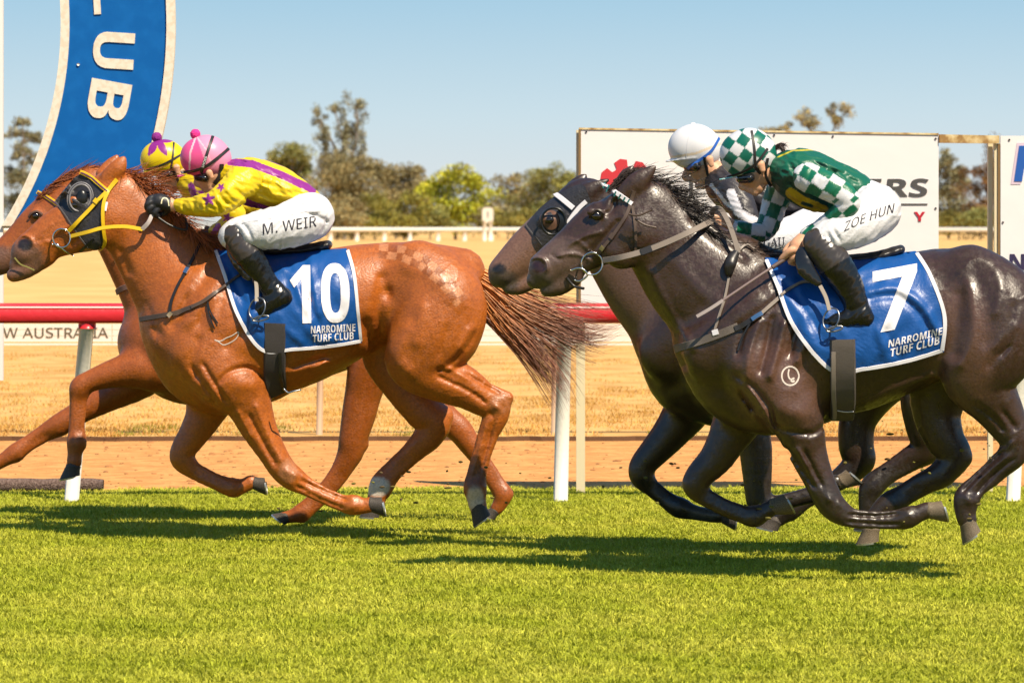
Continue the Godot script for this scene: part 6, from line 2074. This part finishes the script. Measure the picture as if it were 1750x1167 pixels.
	mi("tail_hair", flow(ZC, [[[1800, 500, 0], [1830, 540, 0], [1860, 590, 0], [1880, 640, 0]], [[1798, 510, 0], [1800, 580, 0], [1790, 640, 0], [1740, 662, 0]]], 300, 27, 0.0022, 0.02, Color(0.02, 0.014, 0.012), Color(0.03, 0.02, 0.018), 1.4, 0.5), hair, c)
	var d := thing("horse", "dark bay racehorse in black hood with white straps, far side of number 7", "horse", g, Vector3(P(1350, 600, ZD).x, 0, ZD))
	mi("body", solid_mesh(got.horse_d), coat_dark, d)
	hoof(ZD, -0.14, Vector2(1234, 882), Vector2(1258, 884), Vector2(1262, 898), 14.0, horn, iron, d)
	hoof(ZD, 0.14, Vector2(1438, 824), Vector2(1452, 808), Vector2(1468, 822), 18.0, pale_horn, iron, d)
	hoof(ZD, -0.13, Vector2(1326, 888), Vector2(1322, 906), Vector2(1298, 920), 18.5, horn, iron, d)
	hoof(ZD, 0.13, Vector2(1483, 886), Vector2(1482, 906), Vector2(1468, 910), 14.0, horn, iron, d)
	mi("eye", ball(on(dm.d, 939, 376, -0.006), Vector3(0.021, 0.018, 0.015)), eye, d)
	mi("mane_hair", fringe(ZD, [[1000, 318, 0, 1, 0.0, 40], [1060, 370, 0, 1, 0.1, 60], [1140, 440, 0, 1, 0.1, 50]], 260, 28, 0.0022, Color(0.02, 0.014, 0.012), Color(0.03, 0.02, 0.018), 0.4, 0.1), hair, d)
	build_tack(got, dm)
	# bits of turf and dirt thrown up behind the hooves
	var rng := RandomNumberGenerator.new()
	rng.seed = 91
	var bit := SphereMesh.new()
	bit.radius = 0.007
	bit.height = 0.010
	bit.radial_segments = 6
	bit.rings = 3
	var xf := []
	var cols := PackedColorArray()
	for i in 110:
		var src: Array = [[1330, 880, ZC], [1640, 880, ZC], [1130, 820, ZD], [1560, 800, ZD], [640, 850, ZA], [840, 850, ZA], [500, 870, ZB], [1700, 780, ZC]][i % 8]
		var q := Vector2(src[0] + rng.randfn() * 55.0, src[1] - absf(rng.randfn()) * 42.0 + 12.0)
		var s := rng.randf_range(0.3, 1.2)
		xf.append(Transform3D(Basis(Vector3(rng.randfn(), rng.randfn(), rng.randfn()).normalized(), rng.randf() * TAU).scaled(Vector3(s * rng.randf_range(1, 2.4), s, s)), P(q.x, q.y, src[2] + rng.randfn() * 0.2)))
		cols.append(Color(0.10, 0.06, 0.025).lerp(Color(0.16, 0.15, 0.02), rng.randf()))
	scatter("flying_turf", "specks of turf and dirt thrown up around the hooves", bit, vmat("clods", 0.95), xf, cols)
	get_node("flying_turf").set_meta("category", "dirt")
	# --- riders ---
	jockey(1, got, dm, "jockey in pink pompom cap and yellow jacket crouching over the number 10 horse")
	jockey(2, got, dm, "jockey in yellow cap with purple star and purple pompom, half hidden by horse's mane")
	jockey(3, got, dm, "jockey in green and white checked cap and sleeves holding a whip")
	jockey(4, got, dm, "jockey in plain white cap with blue goggle strap and dark jacket")
	var w := thing("whip", "thin riding whip held pointing down by the jockey in checked sleeves", "whip", "", P(1350, 437, ZC + 0.2))
	mi("shaft", wire(ZC, [[1360, 431, 0.2], [1300, 470, 0.24], [1232, 516, 0.275]], 0.0055, 8), mat("whip shaft", Color(0.22, 0.16, 0.15), 0.35), w)
	mi("handle", wire(ZC, [[1366, 427, 0.2], [1345, 441, 0.21], [1320, 457, 0.228]], 0.009, 8), mat("whip grip", Color(0.10, 0.065, 0.06), 0.6), w)
	mi("flap", free_strap(ZC, [[1236, 513, 0.276], [1215, 527, 0.285], [1191, 541, 0.292]], 6.0, 0.008), mat("whip flap", Color(0.34, 0.29, 0.28), 0.4), w)
	print("race ", Time.get_ticks_msec() - t0, " ms")

func build_tack(got: Dictionary, dm: Dictionary) -> void:
	var yellow := mat("yellow strap", Color(0.72, 0.46, 0.008), 0.42)
	var purple := mat("purple web", Color(0.10, 0.02, 0.08), 0.5)
	var black := mat("black leather", Color(0.020, 0.018, 0.018), 0.38)
	var brown := mat("brown leather", Color(0.085, 0.055, 0.040), 0.45)
	var grey := mat("worn webbing", Color(0.22, 0.18, 0.15), 0.6)
	var steel := mat("bright steel", Color(0.62, 0.62, 0.62), 0.2, 0.5, 1.0)
	var dull_steel := mat("worn steel", Color(0.32, 0.32, 0.33), 0.35, 0.5, 1.0)
	var white := mat("white webbing", Color(0.72, 0.70, 0.74), 0.5)
	var lycra := relief(mat("hood lycra", Color(0.028, 0.026, 0.030), 0.45, 0.5), 131, 0.05, 4.0, 4.0, 0.6)
	var plastic := mat("eye cup", Color(0.010, 0.011, 0.012), 0.3, 0.5)
	var rim := mat("cup rim", Color(0.20, 0.19, 0.20), 0.4)
	# --- hood and bridle of the number 10 horse ---
	var hood := thing("racing_hood", "black eye hood with round eye cup on the front chestnut horse's face", "hood", "", P(140, 350, ZA))
	var hp := patch(dm.a, V([93, 343, 110, 322, 128, 302, 143, 295]), V([150, 424, 160, 427, 167, 427, 174, 424]), V([93, 343, 110, 366, 128, 394, 150, 424]), V([143, 295, 160, 310, 184, 328, 180, 350, 177, 390, 174, 424]), 30, 34, 0.005)
	mi("cloth", solid_mesh(hp), lycra, hood)
	var hm := depth_map([hp, got.horse_a], 60, 270, 160, 170)
	mi("eye_cup", ball(on(hm, 139, 339, 0.006), Vector3(0.027, 0.040, 0.017), 16), plastic, hood)
	mi("cup_rim", one(func(st): tube(st, ring_px(z_at(hm, 136, 338) + 0.014, Vector2(136, 338), 18, 23, 32, 0.25), 0.0048, 8, true)), rim, hood)
	mi("cup_rim", one(func(st): tube(st, ring_px(z_at(hm, 136, 338) + 0.008, Vector2(136, 338), 21.5, 26.5, 32, 0.25), 0.0035, 8, true)), rim, hood)
	seams("piping", hm, [[93, 343, 110, 366, 128, 394, 150, 424]], 2.4, mat("hood piping", Color(0.10, 0.09, 0.09), 0.5), hood, 0.003, 0.002)
	mi("label", strap_on(hm, V([181, 345, 178, 360]), 6.0, 0.002, 0.003), white, hood)
	var br := thing("bridle", "yellow racing bridle with large ring bit and reins on the number 10 horse", "bridle", "", P(110, 400, ZA))
	mi("browband", strap_on(hm, V([136, 294, 150, 300, 166, 313, 183, 328]), 8.0, 0.005, 0.006), yellow, br)
	mi("browband_stripe", strap_on(hm, V([137, 295, 150, 300.5, 166, 313.5, 182, 328]), 2.6, 0.003, 0.0105), purple, br)
	mi("headpiece", strap_on(hm, V([182, 329, 190, 318, 199, 306]), 8.0, 0.005, 0.006), yellow, br)
	mi("cheek_strap", strap_on(hm, V([184, 326, 166, 344, 142, 369, 116, 395]), 7.0, 0.005, 0.008), yellow, br)
	mi("keeper", strap_on(hm, V([167, 341, 162, 347]), 10.0, 0.006, 0.012), yellow, br)
	mi("throat_strap", strap_on(hm, V([184, 328, 177, 345, 175, 368, 176, 396, 178, 414, 171, 427]), 6.5, 0.005, 0.007), yellow, br)
	var zr := z_at(hm, 106, 407)
	mi("bit_ring", one(func(st): tube(st, ring_px(zr + 0.02, Vector2(104.5, 407), 15, 16), 0.0042, 8, true)), steel, br)
	mi("mouthpiece", wire(0.0, [[88, 418, zr + 0.02], [96, 417, zr + 0.02], [100, 421, zr + 0.022], [112, 430, zr + 0.01], [124, 436, zr - 0.02]], 0.004), steel, br)
	mi("lip_strap", strap_on(hm, V([24, 440, 34, 452, 46, 456, 58, 462]), 2.5, 0.003, 0.003), mat("lip strap", Color(0.25, 0.22, 0.06), 0.5), br)
	mi("rein", free_strap(0.0, [[119, 404, zr + 0.02], [150, 396, ZA + 0.135], [177, 389, ZA + 0.14], [212, 387, ZA + 0.14], [243, 392, ZA + 0.14]], 7.0, 0.004, Vector3(0, 0.2, 1)), yellow, br)
	mi("rein", free_strap(0.0, [[242, 392, ZA + 0.14], [253, 380, ZA + 0.145], [260, 364, ZA + 0.13]], 7.5, 0.005, Vector3(0.2, 0, 1)), mat("rubber rein", Color(0.42, 0.36, 0.34), 0.5), br)
	mi("rein", free_strap(ZA, [[121, 400, -0.09], [180, 388, -0.13], [240, 384, -0.13], [268, 360, -0.12]], 6.0, 0.004), yellow, br)
	mi("rein", wire(ZA, [[262, 366, 0.12], [290, 385, 0.13], [318, 392, 0.12], [312, 368, 0.06], [290, 360, 0.0]], 0.006), black, br)
	mi("chin_strap", strap_on(hm, V([136, 428, 146, 420, 160, 408]), 5.0, 0.004, 0.008), black, br)
	var bb := thing("bridle", "yellow and purple browband bridle on the far chestnut horse's forehead", "bridle", "", P(60, 340, ZB))
	mi("browband", strap_on(dm.b, V([62, 328, 76, 335, 92, 345, 104, 354]), 7.0, 0.005, 0.004), yellow, bb)
	mi("browband_stripe", strap_on(dm.b, V([63, 328.5, 76, 335.5, 92, 345.5, 103, 354]), 2.4, 0.003, 0.0085), purple, bb)
	mi("cheek_strap", strap_on(dm.b, V([104, 354, 80, 380, 40, 420]), 6.0, 0.004, 0.004), yellow, bb)
	mi("rein", free_strap(ZB, [[20, 440, 0.08], [120, 420, 0.12], [250, 400, 0.14], [345, 402, 0.13]], 5.0, 0.004), black, bb)
	# --- bridle and hood of the dark pair ---
	var bc := thing("bridle", "dark leather bridle with white and green browband on the number 7 horse", "bridle", "", P(1050, 400, ZC))
	mi("browband", strap_on(dm.c, V([1027, 317, 1038, 321, 1058, 332, 1081, 349]), 8.0, 0.006, 0.004), white, bc)
	var green := mat("browband green", Color(0.01, 0.13, 0.12), 0.45)
	for i in 7:
		var t := i / 6.5
		var p := Vector2(1032, 319).lerp(Vector2(1078, 346), t)
		mi("browband_inlay", strap_on(dm.c, [p + Vector2(1.6, -3.4), p + Vector2(-1.6, 3.4)], 3.0, 0.003, 0.0095), green, bc)
	mi("headpiece", strap_on(dm.c, V([1079, 350, 1080, 338, 1084, 326]), 7.0, 0.005, 0.004), brown, bc)
	mi("cheek_strap", strap_on(dm.c, V([1078, 350, 1070, 370, 1052, 398, 1030, 425, 1020, 436]), 6.5, 0.005, 0.004), brown, bc)
	mi("keeper", strap_on(dm.c, V([1050, 400, 1044, 408]), 9.5, 0.006, 0.008), brown, bc)
	mi("buckle", strap_on(dm.c, V([1033, 421, 1028, 427]), 9.0, 0.005, 0.009), steel, bc)
	mi("throat_strap", strap_on(dm.c, V([1081, 352, 1085, 380, 1087, 410, 1086, 432]), 5.0, 0.004, 0.004), brown, bc)
	mi("strap_end", wire(ZC, [[1076, 366, 0.15], [1092, 368, 0.165], [1115, 358, 0.17]], 0.0045), brown, bc)
	mi("strap_end", wire(ZC, [[1086, 374, 0.15], [1102, 384, 0.16], [1122, 389, 0.15]], 0.0045), brown, bc)
	var zc := z_at(dm.c, 1013, 450)
	mi("bit_ring", one(func(st): tube(st, ring_px(zc + 0.02, Vector2(1012, 450.5), 18, 19), 0.0042, 8, true)), steel, bc)
	mi("mouthpiece", wire(0.0, [[976, 462, zc + 0.012], [988, 458, zc + 0.02], [998, 461, zc + 0.022], [1004, 470, zc + 0.02], [992, 480, zc + 0.01], [982, 479, zc]], 0.0045), steel, bc)
	mi("tongue_tie", wire(0.0, [[968, 474, zc], [980, 488, zc], [992, 492, zc + 0.01], [998, 493, zc + 0.02]], 0.006), black, bc)
	mi("rein", free_strap(0.0, [[1030, 445, zc + 0.025], [1060, 440, ZC + 0.15], [1098, 430, ZC + 0.16], [1138, 415, ZC + 0.16], [1180, 396, ZC + 0.15], [1204, 384, ZC + 0.10], [1222, 375, ZC + 0.0]], 10.5, 0.005, Vector3(0, 0.15, 1)), grey, bc)
	mi("rein", free_strap(0.0, [[1096, 431, ZC + 0.165], [1138, 415.5, ZC + 0.156]], 12.5, 0.005, Vector3(0, 0.15, 1)), black, bc)
	mi("rein", free_strap(ZC, [[1216, 372, -0.02], [1220, 358, 0.02], [1232, 358, 0.06], [1246, 382, 0.10], [1258, 416, 0.13], [1262, 432, 0.14]], 9.0, 0.005), grey, bc)
	mi("rein", free_strap(ZC, [[1020, 450, -0.08], [1100, 436, -0.13], [1180, 405, -0.13], [1222, 382, -0.1]], 8.0, 0.004), grey, bc)
	var dh := thing("racing_hood", "black hood with round eye opening on the far dark bay horse's face", "hood", "", P(950, 370, ZD))
	var dp := patch(dm.d, V([899, 384, 920, 358, 950, 334, 985, 316, 1000, 318]), V([927, 420, 945, 424, 968, 424, 990, 418]), V([899, 384, 908, 396, 918, 408, 927, 420]), V([1000, 318, 1010, 350, 1004, 390, 990, 418]), 28, 26, 0.005)
	mi("cloth", solid_mesh(dp), lycra, dh)
	var hd := depth_map([dp, got.horse_d], 860, 290, 180, 150)
	mi("eye_opening", one(func(st):
		var cc := Vector2(942, 376)
		var zz := z_at(hd, 942, 376) + 0.006
		var n := 26
		for i in n:
			var p := cc + Vector2(cos(i * TAU / n) * 14, sin(i * TAU / n) * 17)
			var q := cc + Vector2(cos((i + 1) * TAU / n) * 14, sin((i + 1) * TAU / n) * 17)
			for e in [cc, q, p]: st.add_vertex(on(hd, e.x, e.y, 0.004))), mat("opening skin", Color(0.15, 0.075, 0.048), 0.45), dh)
	mi("eye_cup", strap_on(hd, V([956, 362, 962, 376, 958, 394]), 12.0, 0.02, 0.004), plastic, dh)
	mi("cup_rim", one(func(st): tube(st, ring_px(z_at(hd, 942, 376) + 0.016, Vector2(946, 378), 21, 23, 32, 0.2), 0.0055, 8, true)), plastic, dh)
	mi("eye_bulge", ball(on(hd, 940, 376, -0.003), Vector3(0.019, 0.016, 0.012)), mat("horse eye", Color(0.012, 0.008, 0.006), 0.06, 0.7), dh)
	mi("browband", strap_on(hd, V([949, 332, 958, 338, 968, 346, 980, 356]), 9.0, 0.005, 0.006), white, dh)
	mi("cheek_strap", strap_on(hd, V([1002, 344, 990, 355, 978, 370, 970, 382]), 8.0, 0.005, 0.006), white, dh)
	mi("piping", strap_on(hd, V([899, 384, 908, 396, 918, 408, 927, 420]), 2.4, 0.003, 0.003), mat("hood piping", Color(0.10, 0.09, 0.09), 0.5), dh)
	# --- saddle cloths ---
	var blue := relief(mat("cloth blue", Color(0.004, 0.072, 0.29), 0.40, 0.5), 141, 0.05, 3.0, 5.0, 0.35)
	var trim := mat("cloth white", Color(0.76, 0.74, 0.78), 0.5)
	var fa := relief_map(340, 400, 300, 220, [
		[[395, 440, 430, 500, 440, 560], 10, 9], [[380, 445, 420, 520], 6, -7], [[470, 450, 500, 470, 520, 520, 545, 570], 7, 12], [[484, 445, 520, 500, 552, 580], 6, -9], [[520, 430, 524, 470, 530, 520], 6, -8], [[530, 430, 533, 480, 545, 540], 7, 9], [[560, 450, 600, 520], 14, 5], [[560, 500, 600, 570], 10, -5], [[400, 560, 440, 530], 8, 8], [[505, 530, 540, 575, 590, 585], 8, 8], [[430, 440, 470, 445], 7, 6], [[412, 480, 428, 540, 442, 580], 6, 7], [[575, 432, 610, 500], 8, 4], [[486, 560, 520, 590], 7, 7]])
	var ca := thing("saddle_cloth", "blue number 10 saddle cloth with white edging on the front chestnut horse", "saddle cloth", "numbered saddle cloths", P(500, 500, ZA))
	var pa := patch(dm.a, V([366, 424, 420, 432, 480, 434, 540, 428, 592, 424]), V([446, 601, 500, 600, 560, 595, 618, 586]), V([366, 424, 382, 470, 405, 540, 446, 601]), V([592, 424, 603, 470, 612, 530, 618, 586]), 60, 50, 0.012, fa, ZA)
	mi("cloth", solid_mesh(pa), blue, ca)
	var ma := depth_map([pa], 340, 400, 300, 230)
	seams("edging", ma, [[368, 428, 383, 470, 406, 539, 447, 598, 500, 597, 560, 592, 616, 583], [594, 428, 605, 470, 611, 530, 616, 583]], 6.0, trim, ca, 0.003, 0.001)
	text_on("number", ma, "10", "Droid Sans", true, trim, Vector2(496, 553), Vector2(102, -2), Vector2(-2, -102), ca, 0.003)
	text_on("lettering", ma, "NARROMINE", "Droid Sans", true, trim, Vector2(531, 570), Vector2(76, -4), Vector2(0, -13), ca, 0.003)
	text_on("lettering", ma, "TURF CLUB", "Droid Sans", true, trim, Vector2(534, 585), Vector2(70, -5), Vector2(0, -13), ca, 0.003)
	var fc := relief_map(1280, 400, 380, 260, [
		[[1340, 500, 1375, 545, 1400, 600], 10, 9], [[1330, 470, 1372, 520, 1410, 590], 6, -7], [[1480, 500, 1530, 492, 1575, 520, 1605, 570], 7, 12], [[1478, 512, 1530, 506, 1570, 535, 1598, 580], 6, -11], [[1510, 470, 1560, 450], 9, 6], [[1500, 560, 1520, 620], 9, 8], [[1512, 560, 1536, 610], 7, -8], [[1490, 540, 1500, 600], 6, -6], [[1580, 450, 1600, 500], 9, 5], [[1360, 480, 1385, 540], 5, 6], [[1372, 560, 1400, 616], 7, 7], [[1460, 470, 1500, 450], 7, 6], [[1540, 590, 1580, 560], 8, 5]])
	var cc := thing("saddle_cloth", "blue number 7 saddle cloth with white edging on the front dark horse", "saddle cloth", "numbered saddle cloths", P(1470, 520, ZC))
	var pc := patch(dm.c, V([1308, 440, 1370, 442, 1430, 444, 1500, 436, 1566, 429]), V([1420, 636, 1480, 634, 1550, 621, 1614, 602]), V([1308, 440, 1328, 490, 1356, 560, 1420, 636]), V([1566, 429, 1590, 470, 1618, 540, 1614, 602]), 60, 50, 0.012, fc, ZC)
	mi("cloth", solid_mesh(pc), blue, cc)
	var mc := depth_map([pc], 1280, 400, 380, 260)
	seams("edging", mc, [[1310, 444, 1330, 490, 1358, 559, 1421, 632, 1480, 630, 1550, 617, 1611, 599], [1568, 433, 1591, 471, 1615, 540, 1611, 599]], 7.0, trim, cc, 0.003, 0.001)
	text_on("number", mc, "7", "Droid Sans", true, trim, Vector2(1494, 570), Vector2(76, -14), Vector2(-2, -106), cc, 0.003)
	text_on("lettering", mc, "NARROMINE", "Droid Sans", true, trim, Vector2(1519, 594), Vector2(92, -22), Vector2(1, -13), cc, 0.003)
	text_on("lettering", mc, "TURF CLUB", "Droid Sans", true, trim, Vector2(1522, 610), Vector2(84, -22), Vector2(1, -14), cc, 0.003)
	# --- saddles with girth and stirrups ---
	for s in [1, 3]:
		var one_: bool = s == 1
		var z := ZA if one_ else ZC
		var o := Vector2(0, 0) if one_ else Vector2(975, 8)
		var m: Dictionary = ma if one_ else mc
		var body: Dictionary = dm.a if one_ else dm.c
		var sd := thing("saddle", "small black racing saddle with girth and stirrup under the " + ("pink capped" if one_ else "checked cap") + " jockey", "saddle", "racing saddles", P(450 + o.x, 430 + o.y, z))
		var seat := [chain(z, [[415, 418, 0, 11, 3.0], [450, 428, 0, 9, 3.4], [510, 428, 0, 9, 3.4], [560, 418, 0, 8, 3.0]], 0.02, 3.0)] if one_ else [chain(z, [[1370, 434, 0, 13, 3.0], [1420, 444, 0, 9, 3.4], [1490, 440, 0, 9, 3.4], [1540, 426, 0, 8, 3.0]], 0.02, 3.0)]
		mi("seat", solid_mesh(solid(seat, 0.008)), black, sd)
		var flap := [chain(z, [[398, 428, 0.26, 12, 0.4], [408, 450, 0.28, 11, 0.4], [424, 474, 0.29, 7, 0.4]], 0.02, 0.4)] if one_ else [chain(z, [[1374, 436, 0.27, 15, 0.4], [1378, 460, 0.29, 15, 0.4], [1398, 482, 0.30, 8, 0.4]], 0.02, 0.45)]
		mi("flap", solid_mesh(solid(flap, 0.006)), mat("saddle patent", Color(0.012, 0.012, 0.013), 0.16, 0.6), sd)
		if one_:
			mi("girth", strap_on(body, V([469, 552, 469, 600, 469, 640, 470, 662, 471, 671]), 38.0, 0.010, 0.012), relief(mat("girth web", Color(0.045, 0.038, 0.036), 0.7), 151, 0.2, 5.0, 8.0, 0.8), sd)
			mi("girth_strap", strap_on(body, V([478, 600, 480, 640, 482, 664]), 6.0, 0.005, 0.024), black, sd)
			mi("girth_buckle", wire(z, [[484, 664, 0.28], [492, 671, 0.29], [500, 669, 0.29], [514, 666, 0.28]], 0.004), steel, sd)
		else:
			mi("girth", strap_on(body, V([1440, 580, 1441, 630, 1441, 680, 1440, 702, 1438, 712]), 44.0, 0.012, 0.012), relief(mat("girth worn", Color(0.085, 0.070, 0.058), 0.7), 152, 0.2, 5.0, 8.0, 0.8), sd)
			mi("girth_edge", strap_on(body, V([1424, 600, 1424, 650, 1424, 690, 1422, 708]), 8.0, 0.008, 0.026), grey, sd)
			mi("girth_stitch", strap_on(body, V([1430, 694, 1444, 696, 1458, 695]), 1.5, 0.002, 0.026), white, sd)
		var sole := Vector2(440, 538) if one_ else Vector2(1424, 560)
		var zf := z + 0.26
		mi("stirrup_leather", free_strap(z, [[436, 470, 0.29], [438, 495, 0.30], [438, 515, 0.31]] if one_ else [[1402, 488, 0.30], [1412, 508, 0.305], [1418, 530, 0.31]], 7.0, 0.006), mat("stirrup webbing", Color(0.40, 0.34, 0.28), 0.6), sd)
		var c := Vector2(439, 527) if one_ else Vector2(1421, 545)
		mi("stirrup_iron", one(func(st): tube(st, ring_px(zf + 0.055, c, 13, 19, 30, 0.35, 0.02), 0.0036, 8, true)), dull_steel, sd)
		mi("stirrup_iron", one(func(st): tube(st, ring_px(zf + 0.06, c + Vector2(6, 17), 14, 4, 24, -0.2), 0.004, 8, true)), dull_steel, sd)
	# --- breastplates ---
	var bp := thing("breastplate", "narrow black breast strap and neck strap across the front chestnut's shoulder", "breastplate", "", P(330, 520, ZA))
	mi("breast_strap", strap_on(dm.a, V([240, 546, 268, 541, 300, 535, 332, 524]), 9.0, 0.006, 0.004), brown, bp)
	mi("breast_strap", strap_on(dm.a, V([328, 526, 352, 512, 368, 500]), 7.0, 0.006, 0.008), brown, bp)
	mi("breast_strap", strap_on(ma, V([368, 500, 385, 488, 400, 476, 420, 464]), 5.0, 0.005, 0.005), brown, bp)
	mi("neck_strap", strap_on(dm.a, V([290, 538, 293, 515, 304, 488, 318, 464, 332, 436, 344, 408]), 5.5, 0.005, 0.004), black, bp)
	mi("buckle", strap_on(dm.a, V([316, 468, 321, 459]), 8.5, 0.006, 0.008), steel, bp)
	mi("buckle", strap_on(dm.a, V([288, 541, 294, 534]), 8.5, 0.006, 0.011), steel, bp)
	mi("loose_end", strap_on(dm.a, V([355, 515, 360, 534, 372, 553]), 2.6, 0.003, 0.006), black, bp)
	mi("loose_end", strap_on(dm.a, V([354, 518, 358, 540, 366, 562]), 2.6, 0.003, 0.006), black, bp)
	mi("brand_mark", strap_on(dm.a, V([366, 581, 378, 583, 386, 577, 396, 574, 408, 566, 404, 578, 392, 586, 380, 590, 374, 584, 366, 581]), 1.7, 0.001, 0.0005), mat("brand hair", Color(0.62, 0.54, 0.48), 0.7), get_node("horse"))
	var bq := thing("breastplate", "worn grey breast strap with buckles across the front dark horse's shoulder", "breastplate", "", P(1240, 560, ZC))
	mi("breast_strap", strap_on(dm.c, V([1156, 596, 1185, 588, 1216, 577, 1244, 566, 1262, 558]), 14.0, 0.007, 0.004), relief(mat("breast web", Color(0.12, 0.098, 0.082), 0.6), 153, 0.2, 4.0, 8.0, 0.6), bq)
	mi("breast_strap", strap_on(dm.c, V([1256, 562, 1278, 552, 1300, 540]), 10.0, 0.008, 0.007), black, bq)
	mi("breast_strap", strap_on(dm.c, V([1298, 540, 1318, 522, 1338, 504]), 7.0, 0.006, 0.006), grey, bq)
	mi("breast_strap", strap_on(mc, V([1336, 505, 1352, 492, 1376, 482, 1396, 484]), 5.0, 0.005, 0.006), grey, bq)
	mi("buckle", strap_on(dm.c, V([1288, 548, 1304, 537]), 9.0, 0.006, 0.014), steel, bq)
	mi("loose_end", strap_on(dm.c, V([1284, 552, 1272, 574, 1262, 600]), 3.5, 0.004, 0.007), black, bq)
	mi("patch", strap_on(dm.c, V([1219, 570, 1229, 567]), 10.0, 0.004, 0.011), white, bq)
	mi("neck_strap", strap_on(dm.c, V([1220, 572, 1230, 540, 1240, 508, 1246, 474]), 4.5, 0.004, 0.004), grey, bq)
	mi("knot", solid_mesh(solid([chain(ZC, [[1254, 436, 0.13, 8], [1248, 450, 0.15, 10], [1246, 466, 0.15, 7]], 0.01), chain(ZC, [[1260, 430, 0.13, 5], [1252, 452, 0.16, 6]], 0.01)], 0.005)), black, bq)
	mi("neck_strap", strap_on(dm.c, V([1262, 432, 1274, 420, 1288, 428]), 4.0, 0.004, 0.012), brown, bq)
	var bz := thing("breastplate", "short brown breast strap on the far chestnut horse's lower neck", "breastplate", "", P(205, 495, ZB))
	mi("breast_strap", strap_on(dm.b, V([198, 500, 206, 494, 216, 490, 230, 486]), 10.0, 0.006, 0.003), mat("brown web", Color(0.22, 0.12, 0.10), 0.6), bz)
